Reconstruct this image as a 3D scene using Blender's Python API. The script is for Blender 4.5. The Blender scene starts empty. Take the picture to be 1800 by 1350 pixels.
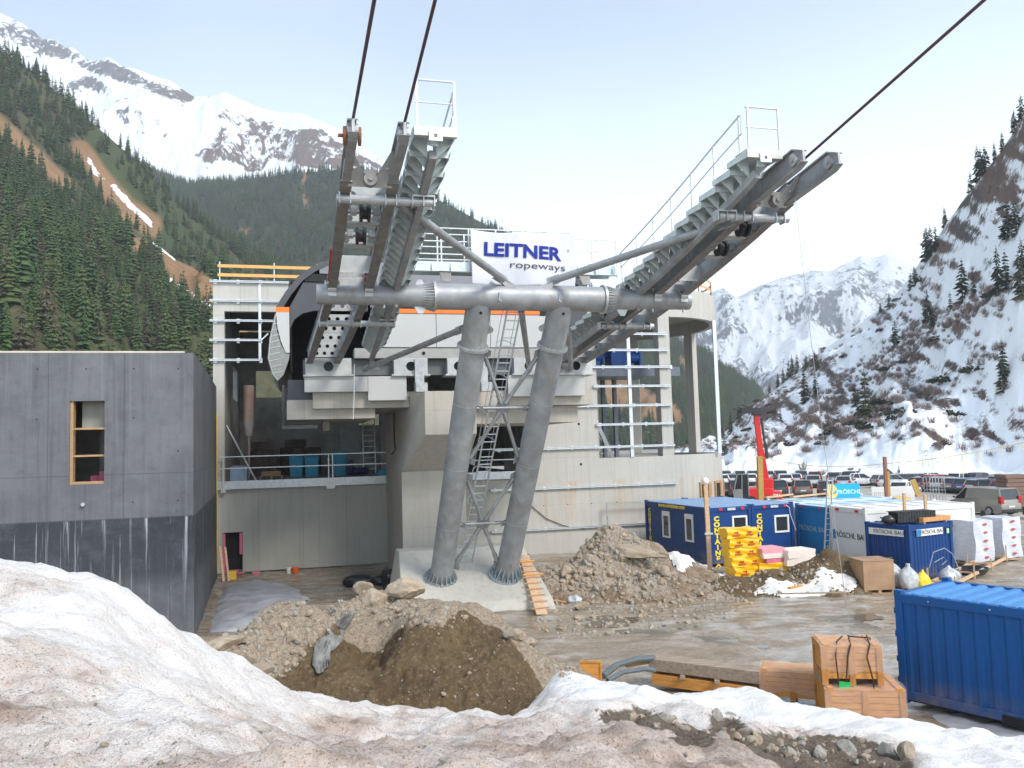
import bpy, math, random
import numpy as np
from math import radians, sin, cos, pi, sqrt, atan2
from mathutils import Vector, Matrix

S = bpy.context.scene
COL = S.collection
random.seed(7)
RNG = np.random.default_rng(7)

# ---------------------------------------------------------------- camera
FPX, PITCH, ROLL, EYE, TH = 1450.0, radians(4.2), radians(1.6), 6.0, radians(14.4)
_f = Vector((0, cos(PITCH), sin(PITCH)))
_r0 = Vector((1, 0, 0)); _u0 = Vector((0, -sin(PITCH), cos(PITCH)))
CR = _r0 * cos(ROLL) - _u0 * sin(ROLL)
CU = _r0 * sin(ROLL) + _u0 * cos(ROLL)
cd = bpy.data.cameras.new('camera'); cam = bpy.data.objects.new('camera', cd); COL.objects.link(cam)
cd.sensor_width = 36; cd.lens = FPX / 1800 * 36; cd.clip_start = 0.1; cd.clip_end = 20000
m = Matrix((( CR.x, CU.x, -_f.x, 0), (CR.y, CU.y, -_f.y, 0), (CR.z, CU.z, -_f.z, EYE), (0, 0, 0, 1)))
cam.matrix_world = m
S.camera = cam

# ---------------------------------------------------------------- sky, sun, exposure
SUN_EL, SUN_AZ = radians(42), radians(138)     # azimuth clockwise from +Y: sun stands behind the camera, to the right
sun_dir = Vector((sin(SUN_AZ) * cos(SUN_EL), cos(SUN_AZ) * cos(SUN_EL), sin(SUN_EL)))
w = bpy.data.worlds.new('World'); S.world = w; w.use_nodes = True
nt = w.node_tree; nt.nodes.clear()
N = nt.nodes.new; L = nt.links.new
out = N('ShaderNodeOutputWorld'); bg = N('ShaderNodeBackground'); sky = N('ShaderNodeTexSky')
sky.sky_type = 'NISHITA'; sky.sun_disc = False; sky.sun_elevation = SUN_EL; sky.sun_rotation = SUN_AZ
sky.altitude = 1700; sky.air_density = 1.0; sky.dust_density = 0.8; sky.ozone_density = 2.0
# thin white cloud veil: dense low over the valley, thinning to pale blue high up
tc = N('ShaderNodeTexCoord'); sep = N('ShaderNodeSeparateXYZ'); L(tc.outputs['Generated'], sep.inputs[0])
mr = N('ShaderNodeMapRange'); mr.inputs[1].default_value = 0.16; mr.inputs[2].default_value = 0.50
mr.inputs[3].default_value = 1.0; mr.inputs[4].default_value = 0.22; mr.interpolation_type = 'SMOOTHSTEP'
L(sep.outputs['Z'], mr.inputs[0])
cn = N('ShaderNodeTexNoise'); cn.inputs['Scale'].default_value = 2.2; cn.inputs['Detail'].default_value = 5
L(tc.outputs['Generated'], cn.inputs['Vector'])
ma = N('ShaderNodeMath'); ma.operation = 'MULTIPLY_ADD'; ma.inputs[1].default_value = 0.25; ma.use_clamp = True
sb = N('ShaderNodeMath'); sb.operation = 'SUBTRACT'; sb.inputs[1].default_value = 0.125
L(cn.outputs[0], ma.inputs[0]); L(mr.outputs[0], sb.inputs[0]); L(sb.outputs[0], ma.inputs[2])
mx = N('ShaderNodeMix'); mx.data_type = 'RGBA'
L(ma.outputs[0], mx.inputs['Factor']); L(sky.outputs[0], mx.inputs['A']); mx.inputs['B'].default_value = (8.5, 9.7, 10.2, 1)
L(mx.outputs['Result'], bg.inputs[0]); bg.inputs[1].default_value = 0.097
L(bg.outputs[0], out.inputs[0])
sl = bpy.data.lights.new('sun', 'SUN'); sl.energy = 1.5; sl.angle = radians(18); sl.color = (1.0, 0.945, 0.87)
so = bpy.data.objects.new('sun', sl); COL.objects.link(so)
so.rotation_euler = (-sun_dir).to_track_quat('-Z', 'Y').to_euler()
S.view_settings.view_transform = 'Standard'; S.view_settings.look = 'None'; S.view_settings.gamma = 1
S.view_settings.exposure = 1.28
S.render.engine = 'CYCLES'
try:
    S.cycles.use_denoising = True; S.cycles.max_bounces = 6; S.cycles.transparent_max_bounces = 8
    S.cycles.volume_bounces = 0
except Exception: pass

# ---------------------------------------------------------------- geometry helpers
def ray(px, py):
    return _f + CR * ((px - 900) / FPX) - CU * ((py - 675) / FPX)
def at(px, py, D):            # world point seen at photo pixel (px,py) at world depth Y = D
    d = ray(px, py); t = D / d.y
    return Vector((d.x * t, D, EYE + d.z * t))
def gz(px, py, z=0.0):        # world point on height z
    d = ray(px, py); t = (z - EYE) / d.z
    return Vector((d.x * t, d.y * t, z))
def toB(p): return Vector((p.x * cos(TH) + p.y * sin(TH), -p.x * sin(TH) + p.y * cos(TH), p.z))
def toW(p): return Vector((p[0] * cos(TH) - p[1] * sin(TH), p[0] * sin(TH) + p[1] * cos(TH), p[2]))
def atB(px, py, b):           # building-frame point on plane b
    d = toB(ray(px, py)); t = b / d.y
    return Vector((d.x * t, b, EYE + d.z * t))
def proj(P):                  # numpy (n,3) -> photo pixels
    P = np.asarray(P, float) - np.array([0, 0, EYE])
    d = P @ np.array(_f); d = np.where(np.abs(d) < 1e-6, 1e-6, d)
    return 900 + FPX * (P @ np.array(CR)) / d, 675 - FPX * (P @ np.array(CU)) / d, d

def tag(o, label=None, cat=None, group=None, kind=None):
    if label: o['label'] = label
    if cat: o['category'] = cat
    if group: o['group'] = group
    if kind: o['kind'] = kind
    return o
BASE = {}
def thing(name, label, cat, base=(0, 0, 0), fr='B', rz=0.0, group=None):
    """Empty at a thing's base. fr 'B': building axes, 'W': world axes, 'L': local axes at base turned by rz."""
    o = bpy.data.objects.new(name, None); COL.objects.link(o); o.empty_display_size = 0.3
    base = Vector(base)
    if fr == 'B': o.location = toW(base); o.rotation_euler = (0, 0, TH); BASE[o.name] = base
    elif fr == 'W': o.location = base; BASE[o.name] = base
    else: o.location = base; o.rotation_euler = (0, 0, rz); BASE[o.name] = Vector((0, 0, 0))
    return tag(o, label, cat, group)

class MB:
    def __init__(s): s.v = []; s.f = []; s.mi = []; s.m = 0
    def add(s, vs, fs):
        n = len(s.v); s.v += [tuple(p) for p in vs]
        for f in fs: s.f.append(tuple(i + n for i in f)); s.mi.append(s.m)
    def bx(s, x0, x1, y0, y1, z0, z1):
        s.add([(x0,y0,z0),(x1,y0,z0),(x1,y1,z0),(x0,y1,z0),(x0,y0,z1),(x1,y0,z1),(x1,y1,z1),(x0,y1,z1)],
              [(0,3,2,1),(4,5,6,7),(0,1,5,4),(1,2,6,5),(2,3,7,6),(3,0,4,7)]); return s
    def beam(s, p, q, w, h, up=(0, 0, 1)):
        p = Vector(p); q = Vector(q); d = (q - p).normalized(); up = Vector(up)
        x = d.cross(up)
        if x.length < 1e-4: x = d.cross(Vector((1, 0, 0)))
        x.normalize(); z = x.cross(d).normalized(); x *= w / 2; z *= h / 2
        s.add([p-x-z, p+x-z, p+x+z, p-x+z, q-x-z, q+x-z, q+x+z, q-x+z],
              [(0,1,2,3),(4,7,6,5),(0,4,5,1),(1,5,6,2),(2,6,7,3),(3,7,4,0)]); return s
    def tube(s, p, q, r, r2=None, n=12, caps=True):
        return s.pipe([p, q], [r, r if r2 is None else r2], n, caps)
    def pipe(s, pts, r, n=8, caps=True):
        pts = [Vector(p) for p in pts]; k = len(pts)
        rs = r if isinstance(r, (list, tuple)) else [r] * k
        vs = []; ref = None
        for i, p in enumerate(pts):
            d = (pts[min(i+1, k-1)] - pts[max(i-1, 0)]).normalized()
            if ref is None:
                ref = Vector((0, 0, 1)) if abs(d.z) < .9 else Vector((1, 0, 0))
            x = (ref - d * ref.dot(d)).normalized(); ref = x; y = d.cross(x)
            for j in range(n):
                a = 2 * pi * j / n; vs.append(p + (x * cos(a) + y * sin(a)) * rs[i])
        fs = [(i*n+j, i*n+(j+1) % n, (i+1)*n+(j+1) % n, (i+1)*n+j) for i in range(k-1) for j in range(n)]
        if caps: fs += [tuple(range(n))[::-1], tuple((k-1)*n + j for j in range(n))]
        s.add(vs, fs); return s
    def prism(s, poly, lo, hi, fn):
        """polygon (u,v) extruded from w=lo to hi; fn(u,v,w)->xyz"""
        n = len(poly); vs = [fn(u, v, lo) for u, v in poly] + [fn(u, v, hi) for u, v in poly]
        fs = [tuple(range(n))[::-1], tuple(range(n, 2*n))] + [(i, (i+1) % n, n+(i+1) % n, n+i) for i in range(n)]
        s.add(vs, fs); return s
    def holed(s, u0, u1, v0, v1, holes, lo, hi, fn, n=16):
        """plate [u0,u1]x[v0,v1] with a row of round through holes [(uc,vc,r)] ordered along u"""
        es = [u0] + [(holes[i][0] + holes[i+1][0]) / 2 for i in range(len(holes)-1)] + [u1]
        for k, (uc, vc, r) in enumerate(holes):
            a0, a1 = es[k], es[k+1]
            sq = []; ci = []
            for j in range(n):
                t = 2 * pi * (j + .5) / n; c, q = cos(t), sin(t)
                ku = (a1 - uc if c > 0 else uc - a0) / abs(c) if abs(c) > 1e-6 else 1e9
                kv = (v1 - vc if q > 0 else vc - v0) / abs(q) if abs(q) > 1e-6 else 1e9
                kk = min(ku, kv); sq.append((uc + c*kk, vc + q*kk)); ci.append((uc + c*r, vc + q*r))
            vs = [fn(u, v, lo) for u, v in sq] + [fn(u, v, lo) for u, v in ci] + [fn(u, v, hi) for u, v in sq] + [fn(u, v, hi) for u, v in ci]
            fs = []
            for j in range(n):
                j2 = (j+1) % n
                fs += [(j, j2, n+j2, n+j), (2*n+j, 3*n+j, 3*n+j2, 2*n+j2), (n+j, n+j2, 3*n+j2, 3*n+j), (j, 2*n+j, 2*n+j2, j2)]
            # corner fill
            corners = [(a1, v1), (a0, v1), (a0, v0), (a1, v0)]
            s.add(vs, fs)
            for q, (cu, cv) in enumerate(corners):
                def side(p):
                    return abs(p[0]-a1) < 1e-6 and 'R' or abs(p[0]-a0) < 1e-6 and 'L' or 'V'
                for j in range(n):
                    A = sq[j]; B = sq[(j+1) % n]
                    if side(A) != side(B) and abs((A[0]+B[0])/2-cu) < (a1-a0)/2 and abs((A[1]+B[1])/2-cv) < (v1-v0)/2:
                        s.add([fn(*A, lo), fn(*B, lo), fn(cu, cv, lo), fn(*A, hi), fn(*B, hi), fn(cu, cv, hi)], [(0,1,2),(3,5,4)])
        return s
    def ball(s, c, rx, ry=None, rz=None, n=10, k=7):
        ry = ry or rx; rz = rz or rx; c = Vector(c)
        vs = [c + Vector((0, 0, rz))]
        for i in range(1, k):
            t = pi * i / k
            for j in range(n):
                a = 2*pi*j/n; vs.append(c + Vector((rx*sin(t)*cos(a), ry*sin(t)*sin(a), rz*cos(t))))
        vs.append(c - Vector((0, 0, rz))); e = len(vs) - 1
        fs = [(0, 1+j, 1+(j+1) % n) for j in range(n)]
        for i in range(k-2):
            o = 1 + i*n; fs += [(o+j, o+n+j, o+n+(j+1) % n, o+(j+1) % n) for j in range(n)]
        o = 1 + (k-2)*n; fs += [(o+j, e, o+(j+1) % n) for j in range(n)]
        s.add(vs, fs); return s
    def build(s, name, mat, parent=None, smooth=False, bev=0, label=None, cat=None, group=None, base=None, fr='B', rz=0.0, kind=None):
        if parent is None:
            base = Vector(base if base is not None else (0, 0, 0))
            off = base if fr != 'L' else Vector((0, 0, 0))
        else: off = BASE.get(parent.name, Vector((0, 0, 0)))
        me = bpy.data.meshes.new(name)
        me.from_pydata([(p[0]-off.x, p[1]-off.y, p[2]-off.z) for p in s.v], [], s.f)
        for q in (mat if isinstance(mat, (list, tuple)) else [mat]): me.materials.append(q)
        me.polygons.foreach_set('material_index', s.mi)
        if smooth:
            me.polygons.foreach_set('use_smooth', [True] * len(me.polygons))
        me.update()
        o = bpy.data.objects.new(name, me); COL.objects.link(o)
        if smooth:
            try: me.set_sharp_from_angle(angle=radians(40))
            except Exception: pass
        if parent is None:
            if fr == 'B': o.location = toW(base); o.rotation_euler = (0, 0, TH)
            else: o.location = base; o.rotation_euler = (0, 0, rz)
        else: o.parent = parent
        BASE[o.name] = off
        if bev:
            b = o.modifiers.new('bevel', 'BEVEL'); b.width = bev; b.segments = 2; b.limit_method = 'ANGLE'
        return tag(o, label, cat, group, kind)
def copy_tree(o, parent=None):
    c = o.copy(); COL.objects.link(c)
    if parent is not None: c.parent = parent
    for ch in o.children: copy_tree(ch, c)
    return c

def text_mesh(txt, size, extrude=.004, bold=0.0, spacing=1.0, shear=0.0):
    cu = bpy.data.curves.new('txt', 'FONT'); cu.body = txt; cu.size = size; cu.extrude = extrude; cu.offset = bold
    cu.space_character = spacing; cu.align_x = 'CENTER'; cu.align_y = 'CENTER'; cu.shear = shear; cu.resolution_u = 3
    o = bpy.data.objects.new('txt', cu); COL.objects.link(o)
    dg = bpy.context.evaluated_depsgraph_get(); me = bpy.data.meshes.new_from_object(o.evaluated_get(dg))
    bpy.data.objects.remove(o); return me
def text(txt, size, mat, parent, org, ux, uz, name='lettering', bold=0.0, sx=1.0, spacing=1.0, stack=False, extrude=.004, shear=0.0, warp=None):
    """lettering centred at org (in the parent's coordinates), reading along ux, upright along uz"""
    ux = Vector(ux).normalized(); uz = Vector(uz).normalized(); off = BASE[parent.name]
    vs = []; fs = []
    items = [(txt, 0)] if not stack else [(c, -i * size * stack) for i, c in enumerate(txt)]
    for tx, dz in items:
        me = text_mesh(tx, size, extrude, bold, spacing, shear)
        n = len(vs); nrm = ux.cross(uz)
        for v in me.vertices:
            p = Vector(org) + ux * v.co.x * sx + uz * (v.co.y + dz) + nrm * v.co.z
            if warp: p = Vector(warp(p))
            vs.append(p - off)
        fs += [tuple(i + n for i in p.vertices) for p in me.polygons]
        bpy.data.meshes.remove(me)
    me = bpy.data.meshes.new(name); me.from_pydata(vs, [], fs); me.materials.append(mat)
    o = bpy.data.objects.new(name, me); COL.objects.link(o); o.parent = parent; BASE[o.name] = off
    return o

# numpy value noise / fbm
def _h(ix, iy, seed):
    n = (ix * 374761393 + iy * 668265263 + seed * 974711) & 0x7fffffff
    n = ((n ^ (n >> 13)) * 1274126177) & 0x7fffffff
    return ((n ^ (n >> 16)) & 0xffff) / 65535.0
def vnoise(x, y, seed=0):
    ix = np.floor(x).astype(np.int64); iy = np.floor(y).astype(np.int64); fx = x - ix; fy = y - iy
    fx = fx*fx*fx*(fx*(fx*6-15)+10); fy = fy*fy*fy*(fy*(fy*6-15)+10)
    a = _h(ix, iy, seed); b = _h(ix+1, iy, seed); c = _h(ix, iy+1, seed); d = _h(ix+1, iy+1, seed)
    return (a*(1-fx)+b*fx)*(1-fy) + (c*(1-fx)+d*fx)*fy - .5
def fbm(x, y, seed=0, oct=5, gain=.5, lac=2.03):
    s = 0; a = 1.0
    for i in range(oct):
        s = s + a * vnoise(x, y, seed + i*17); x = x*lac + 13.7; y = y*lac + 7.3; a *= gain
    return s
def ridged(x, y, seed=0, oct=5):
    s = 0; a = 1.0
    for i in range(oct):
        s = s + a * (0.5 - np.abs(vnoise(x, y, seed + i*17)) * 2); x = x*2.03 + 13.7; y = y*2.03 + 7.3; a *= .5
    return s

def grid_mesh(name, P, mat, smooth=True, attrs=None, mask=None, close=False, thick=0):
    """P (ny,nx,3) grid of points -> mesh object, optional per-vertex float attributes and face mask"""
    ny, nx = P.shape[:2]
    idx = np.arange(ny*nx).reshape(ny, nx)
    q = np.stack([idx[:-1, :-1], idx[:-1, 1:], idx[1:, 1:], idx[1:, :-1]], -1).reshape(-1, 4)
    if mask is not None: q = q[mask[:-1, :-1].ravel() & mask[1:, 1:].ravel() & mask[:-1, 1:].ravel() & mask[1:, :-1].ravel()]
    me = bpy.data.meshes.new(name)
    me.vertices.add(ny*nx); me.vertices.foreach_set('co', P.reshape(-1).astype(np.float32))
    me.loops.add(q.size); me.loops.foreach_set('vertex_index', q.ravel().astype(np.int32))
    me.polygons.add(len(q)); me.polygons.foreach_set('loop_start', (np.arange(len(q))*4).astype(np.int32))
    me.polygons.foreach_set('use_smooth', np.full(len(q), smooth))
    me.update(calc_edges=True); me.validate()
    for k, a in (attrs or {}).items():
        at_ = me.attributes.new(k, 'FLOAT', 'POINT'); at_.data.foreach_set('value', a.ravel().astype(np.float32))
    me.materials.append(mat)
    o = bpy.data.objects.new(name, me); COL.objects.link(o); BASE[o.name] = Vector((0, 0, 0))
    return o

# ---------------------------------------------------------------- materials
MATS = {}
class NT:
    def __init__(s, name):
        s.mat = bpy.data.materials.new(name); s.mat.use_nodes = True; s.nt = s.mat.node_tree
        s.b = s.nt.nodes['Principled BSDF']; s.tc = s.nt.nodes.new('ShaderNodeTexCoord')
    def n(s, t, **k):
        q = s.nt.nodes.new(t)
        for a, v in k.items(): setattr(q, a, v)
        return q
    def l(s, a, b): s.nt.links.new(a, b)
    def co(s, scale=(1, 1, 1), loc=(0, 0, 0), src='Object'):
        mp = s.n('ShaderNodeMapping'); mp.inputs['Scale'].default_value = scale; mp.inputs['Location'].default_value = loc
        s.l(s.tc.outputs[src], mp.inputs[0]); return mp.outputs[0]
    def noise(s, vec, scale=5, detail=4, rough=.55, dist=0.0):
        q = s.n('ShaderNodeTexNoise'); q.inputs['Scale'].default_value = scale; q.inputs['Detail'].default_value = detail
        q.inputs['Roughness'].default_value = rough; q.inputs['Distortion'].default_value = dist
        s.l(vec, q.inputs['Vector']); return q.outputs[0]
    def ramp(s, fac, stops, interp='LINEAR'):
        q = s.n('ShaderNodeValToRGB'); e = q.color_ramp.elements; q.color_ramp.interpolation = interp
        while len(e) < len(stops): e.new(.5)
        for i, (p, c) in enumerate(stops):
            e[i].position = p; e[i].color = (c, c, c, 1) if isinstance(c, (int, float)) else (*c, 1)
        s.l(fac, q.inputs[0]); return q.outputs[0]
    def mix(s, fac, a, b, mode='MIX'):
        q = s.n('ShaderNodeMix', data_type='RGBA', blend_type=mode)
        for i, v in ((q.inputs['Factor'], fac), (q.inputs['A'], a), (q.inputs['B'], b)):
            if isinstance(v, (int, float)): i.default_value = v
            elif isinstance(v, tuple): i.default_value = (*v, 1)
            else: s.l(v, i)
        return q.outputs['Result']
    def math(s, op, a, b=0.5, c=None, clamp=False):
        q = s.n('ShaderNodeMath', operation=op); q.use_clamp = clamp
        for i, v in enumerate((a, b, c)):
            if v is None: continue
            if isinstance(v, (int, float)): q.inputs[i].default_value = v
            else: s.l(v, q.inputs[i])
        return q.outputs[0]
    def attr(s, name):
        q = s.n('ShaderNodeAttribute', attribute_name=name); return q.outputs['Fac']
    def col(s, c):
        if isinstance(c, tuple): s.b.inputs['Base Color'].default_value = (*c, 1)
        else: s.l(c, s.b.inputs['Base Color'])
    def rough(s, v):
        if isinstance(v, (int, float)): s.b.inputs['Roughness'].default_value = v
        else: s.l(v, s.b.inputs['Roughness'])
    def bump(s, h, strength=.3, dist=.02):
        q = s.n('ShaderNodeBump'); q.inputs['Strength'].default_value = strength; q.inputs['Distance'].default_value = dist
        s.l(h, q.inputs['Height']); s.l(q.outputs[0], s.b.inputs['Normal'])
def mat(name, c, rough=.6, metal=0.0, var=.18, scale=2.5, bump=.0, bscale=25, c2=None, stretch=(1, 1, 1), spec=None, alpha=None, trans=None, stain=None):
    if name in MATS: return MATS[name]
    t = NT(name)
    v = t.co(stretch)
    f = t.ramp(t.noise(v, scale, 6, .6), [(.3, 0.0), (.7, 1.0)])
    c2 = c2 or tuple(x * (1 - var) for x in c)
    k = t.mix(f, tuple(min(1, x * (1 + var * .5)) for x in c), c2)
    if stain:
        k = t.mix(t.ramp(t.noise(t.co((1.3, 1.3, .5)), 1.7, 7, .65), [(.52, 0.0), (.68, 1.0)]), k, stain)
    t.col(k); t.rough(t.ramp(t.noise(v, scale * 2.3, 3), [(.2, max(.02, rough - .1)), (.8, min(1, rough + .1))]))
    t.b.inputs['Metallic'].default_value = metal
    if spec is not None: t.b.inputs['Specular IOR Level'].default_value = spec
    if alpha is not None: t.b.inputs['Alpha'].default_value = alpha
    if trans is not None: t.b.inputs['Transmission Weight'].default_value = trans
    if bump: t.bump(t.noise(t.co(), bscale, 5), bump, .02)
    MATS[name] = t.mat; return t.mat
# ================================================================ terrain
def smooth_interp(pts, n):
    pts = np.array(pts, float); d = np.r_[0, np.cumsum(np.hypot(*(np.diff(pts[:, :2], axis=0).T)))]; d /= d[-1]
    u = np.linspace(0, 1, n); return np.stack([np.interp(u, d, pts[:, k]) for k in range(pts.shape[1])], 1)
def world_line(pts, n):
    P = np.array([at(*p) for p in pts]); px = np.array([p[0] for p in pts], float)
    u = np.linspace(px[0], px[-1], n)
    return np.stack([np.interp(u, px, P[:, k]) for k in range(3)], 1)
def hill_grid(ridge, foot, nu, nv, sag=0.0, amp=0.0, fx=.02, seed=1, keep=.25, back=.12, gamma=1.0, rd=0.0):
    R = world_line(ridge, nu); F = world_line(foot, nu)
    v = np.linspace(0, 1 + back, nv); V = v[:, None, None]
    Vc = np.minimum(V, 1.0)
    P = F[None] * (1 - Vc) + R[None] * Vc
    H = (R[:, 2] - F[:, 2])[None, :]
    t = np.minimum(v, 1)[:, None]
    P[:, :, 2] += -sag * H * 4 * t * (1 - t) * .5
    ex = np.maximum(v - 1, 0)[:, None]              # the far side falls away behind the crest
    P[:, :, 1] += ex * H * 1.2; P[:, :, 2] -= ex * H * 1.6
    env = np.clip(t / .12, 0, 1) * (keep + (1 - keep) * np.clip((1 - t) / .25, 0, 1))
    # noise in along-slope coordinates
    ln = np.r_[0, np.cumsum(np.linalg.norm(np.diff((R+F)/2, axis=0), axis=1))][None, :]
    up = v[:, None] * np.linalg.norm(R - F, axis=1)[None, :]
    nz = fbm(ln * fx + 0 * up, up * fx * .55, seed, 6)
    if rd: nz = nz * (1 - rd) + rd * ridged(ln * fx, up * fx * .5, seed + 5, 6)
    P[:, :, 2] += nz * amp * env
    P[:, :, 1] -= nz * amp * env * .6
    return P, np.broadcast_to(ln, nz.shape), up, v
def band(px, py, line, w0, w1=None):
    """1 inside a ribbon along a pixel polyline"""
    w1 = w1 or w0; m = np.zeros(px.shape); n = len(line) - 1
    for i in range(n):
        (ax, ay), (bx, by) = line[i], line[i+1]
        dx, dy = bx-ax, by-ay; t = np.clip(((px-ax)*dx + (py-ay)*dy) / (dx*dx+dy*dy), 0, 1)
        d = np.hypot(px-ax-t*dx, py-ay-t*dy); wd = w0 + (w1-w0) * (i + t) / n
        m = np.maximum(m, np.clip(1.5 - d / wd, 0, 1))
    return np.clip(m * 1.2, 0, 1)
def inpoly(px, py, poly):
    c = np.zeros(px.shape, bool); n = len(poly)
    for i in range(n):
        (x1, y1), (x2, y2) = poly[i], poly[(i+1) % n]
        k = ((y1 > py) != (y2 > py)) & (px < (x2-x1) * (py-y1) / (y2-y1+1e-9) + x1); c ^= k
    return c.astype(float)

# ---- site ground: mud, puddles, car park
def ground_material():
    t = NT('wet_mud'); v = t.co()
    big = t.noise(v, .16, 6, .6); mid = t.noise(v, .9, 6, .65); fine = t.noise(v, 9, 5, .7)
    c = t.mix(t.ramp(mid, [(.35, 0.0), (.65, 1.0)]), (.22, .165, .11), (.37, .30, .225))
    c = t.mix(t.ramp(fine, [(.42, 0.0), (.66, .8)]), c, (.15, .12, .085))
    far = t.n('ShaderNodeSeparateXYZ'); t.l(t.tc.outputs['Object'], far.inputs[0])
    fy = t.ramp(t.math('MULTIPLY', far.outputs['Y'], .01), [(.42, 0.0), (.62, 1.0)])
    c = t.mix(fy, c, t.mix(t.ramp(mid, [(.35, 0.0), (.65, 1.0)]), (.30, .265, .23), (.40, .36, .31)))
    ice = t.math('MULTIPLY', t.ramp(t.noise(t.co((.75, 1.1, 1)), .9, 8, .75), [(.48, 0.0), (.60, 1.0)]), t.ramp(big, [(.38, 0.0), (.52, 1.0)]))
    c = t.mix(t.math('MULTIPLY', ice, .55), c, (.52, .50, .48))
    wv = t.n('ShaderNodeTexWave'); wv.bands_direction = 'Y'; wv.inputs['Scale'].default_value = .55; wv.inputs['Distortion'].default_value = 9; wv.inputs['Detail'].default_value = 6; wv.inputs['Detail Scale'].default_value = .35
    t.l(t.co((.55, 1, 1)), wv.inputs['Vector']); rut = t.math('MULTIPLY', t.ramp(wv.outputs[0], [(.55, 0.0), (.85, 1.0)]), t.ramp(t.noise(t.co((1, 1, 1), (40, 9, 0)), .12, 3), [(.45, 0.0), (.55, 1.0)]))
    c = t.mix(t.math('MULTIPLY', rut, t.ramp(fine, [(.35, .1), (.6, .55)])), c, (.15, .11, .07))
    t.col(c)
    wet = t.ramp(t.noise(t.co((.6, 1.4, 1)), .45, 5, .55), [(.42, .8), (.54, .16)])
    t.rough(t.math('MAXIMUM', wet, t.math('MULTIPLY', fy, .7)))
    h = t.math('ADD', t.math('MULTIPLY', mid, .5), t.math('SUBTRACT', t.math('MULTIPLY', fine, .35), t.math('MULTIPLY', rut, .5)))
    t.bump(h, .3, .06)
    return t.mat
MUD = ground_material()
gx = np.sort(np.r_[np.linspace(-1850, -90, 16), np.linspace(-60, 60, 361), np.linspace(90, 1850, 16)])
gy = np.r_[np.linspace(-60, 8, 12), np.linspace(10, 70, 301), np.linspace(76, 140, 40), np.linspace(170, 2900, 16)]
X, Y = np.meshgrid(gx, gy)
near = np.clip((75 - Y) / 15, 0, 1) * np.clip((45 - np.abs(X)) / 10, 0, 1) * np.clip((Y + 5) / 10, 0, 1)
Zg = near * (fbm(X * .25, Y * .25, 3, 5) * .16 + ridged(X * .7 + Y*.15, Y * .9, 9, 4) * .045 + fbm(X * 1.3, Y * 2.2, 19, 3) * .03) - .04
Zg -= .9 * np.clip((9 - Y) / 4, 0, 1) * near * 0
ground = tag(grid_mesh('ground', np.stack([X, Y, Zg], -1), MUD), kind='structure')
def ground_z(x, y):
    return float((fbm(np.array([x * .25]), np.array([y * .25]), 3, 5) * .16)[0]) - .04

# ---- near left hillside
def hill_material(name, base, base2, screec=(.33, .19, .095), meadow=(.055, .075, .026), snowc=(.82, .83, .85), sc=.05):
    t = NT(name); v = t.co()
    n = t.noise(v, sc, 7, .65); n2 = t.noise(v, sc * 8, 6, .7)
    c = t.mix(t.ramp(n2, [(.35, 0.0), (.65, 1.0)]), base, base2)
    c = t.mix(t.math('MULTIPLY', t.attr('meadow'), t.ramp(n2, [(.3, .5), (.6, 1.0)])), c, meadow)
    sc_ = t.mix(t.ramp(n2, [(.3, 0.0), (.7, 1.0)]), screec, tuple(x * .62 for x in screec))
    c = t.mix(t.math('MULTIPLY_ADD', n2, .5, t.math('SUBTRACT', t.math('MULTIPLY', t.attr('scree'), 1.5), .5), clamp=True), c, sc_)
    sn = t.math('GREATER_THAN', t.math('ADD', t.attr('snow'), t.math('MULTIPLY', t.math('SUBTRACT', n2, .5), .9)), .55)
    c = t.mix(sn, c, snowc)
    t.col(c); t.rough(.9); t.b.inputs['Specular IOR Level'].default_value = .15
    t.bump(n2, .5, 1.0); return t.mat
M_L1 = hill_material('forest_floor', (.045, .058, .022), (.10, .085, .045), sc=.02)
P1, ln1, up1, v1 = hill_grid([(-700, -330, 380), (-300, -120, 400), (0, 88, 420), (75, 138, 432), (150, 205, 450), (230, 275, 462), (300, 345, 480), (400, 425, 520), (480, 470, 560), (560, 520, 600), (700, 610, 680), (900, 735, 800)],
                        [(-700, 860, 95), (-300, 850, 100), (0, 845, 108), (200, 840, 118), (400, 836, 140), (560, 832, 170), (700, 828, 230), (900, 822, 330)], 260, 150, sag=.12, amp=26, fx=.012, seed=4, keep=.15)
px, py, _ = proj(P1.reshape(-1, 3)); px = px.reshape(P1.shape[:2]); py = py.reshape(P1.shape[:2])
wob = fbm(px * .02, py * .02, 31, 4) * 14
px_, py_ = px + wob, py + wob * .6
scree = np.maximum.reduce([band(px_, py_, [(-200, 60), (0, 222), (60, 272), (118, 322)], 18, 10),
    band(px_, py_, [(135, 255), (165, 292), (195, 332), (225, 368), (268, 398)], 12, 20),
    inpoly(px_, py_, [(194, 395), (227, 408), (264, 428), (302, 453), (335, 468), (378, 494), (420, 540), (440, 600), (385, 575), (363, 560), (352, 536), (310, 511), (300, 491), (280, 468), (269, 448), (239, 446), (217, 420), (199, 408)])])
snow1 = np.maximum.reduce([.62 * band(px_, py_, [(148, 275), (168, 304), (190, 318)], 5), .66 * band(px_, py_, [(205, 330), (232, 362), (266, 396)], 6),
    .9 * band(px, py, [(300, 492), (340, 520), (378, 545)], 2.5), .9 * band(px, py, [(270, 428), (310, 458)], 2),
    .35 * np.clip((py - 520) / 60, 0, 1) * np.clip((140 - px) / 90, 0, 1)])
meadow = np.clip(inpoly(px_, py_, [(150, 210), (230, 280), (320, 370), (400, 440), (440, 480), (440, 520), (380, 492), (300, 440), (255, 400), (200, 330), (140, 250)]), 0, 1)
hl1 = tag(grid_mesh('left_hillside', P1, M_L1, attrs=dict(scree=scree, snow=snow1, meadow=meadow)), kind='structure')

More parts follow.
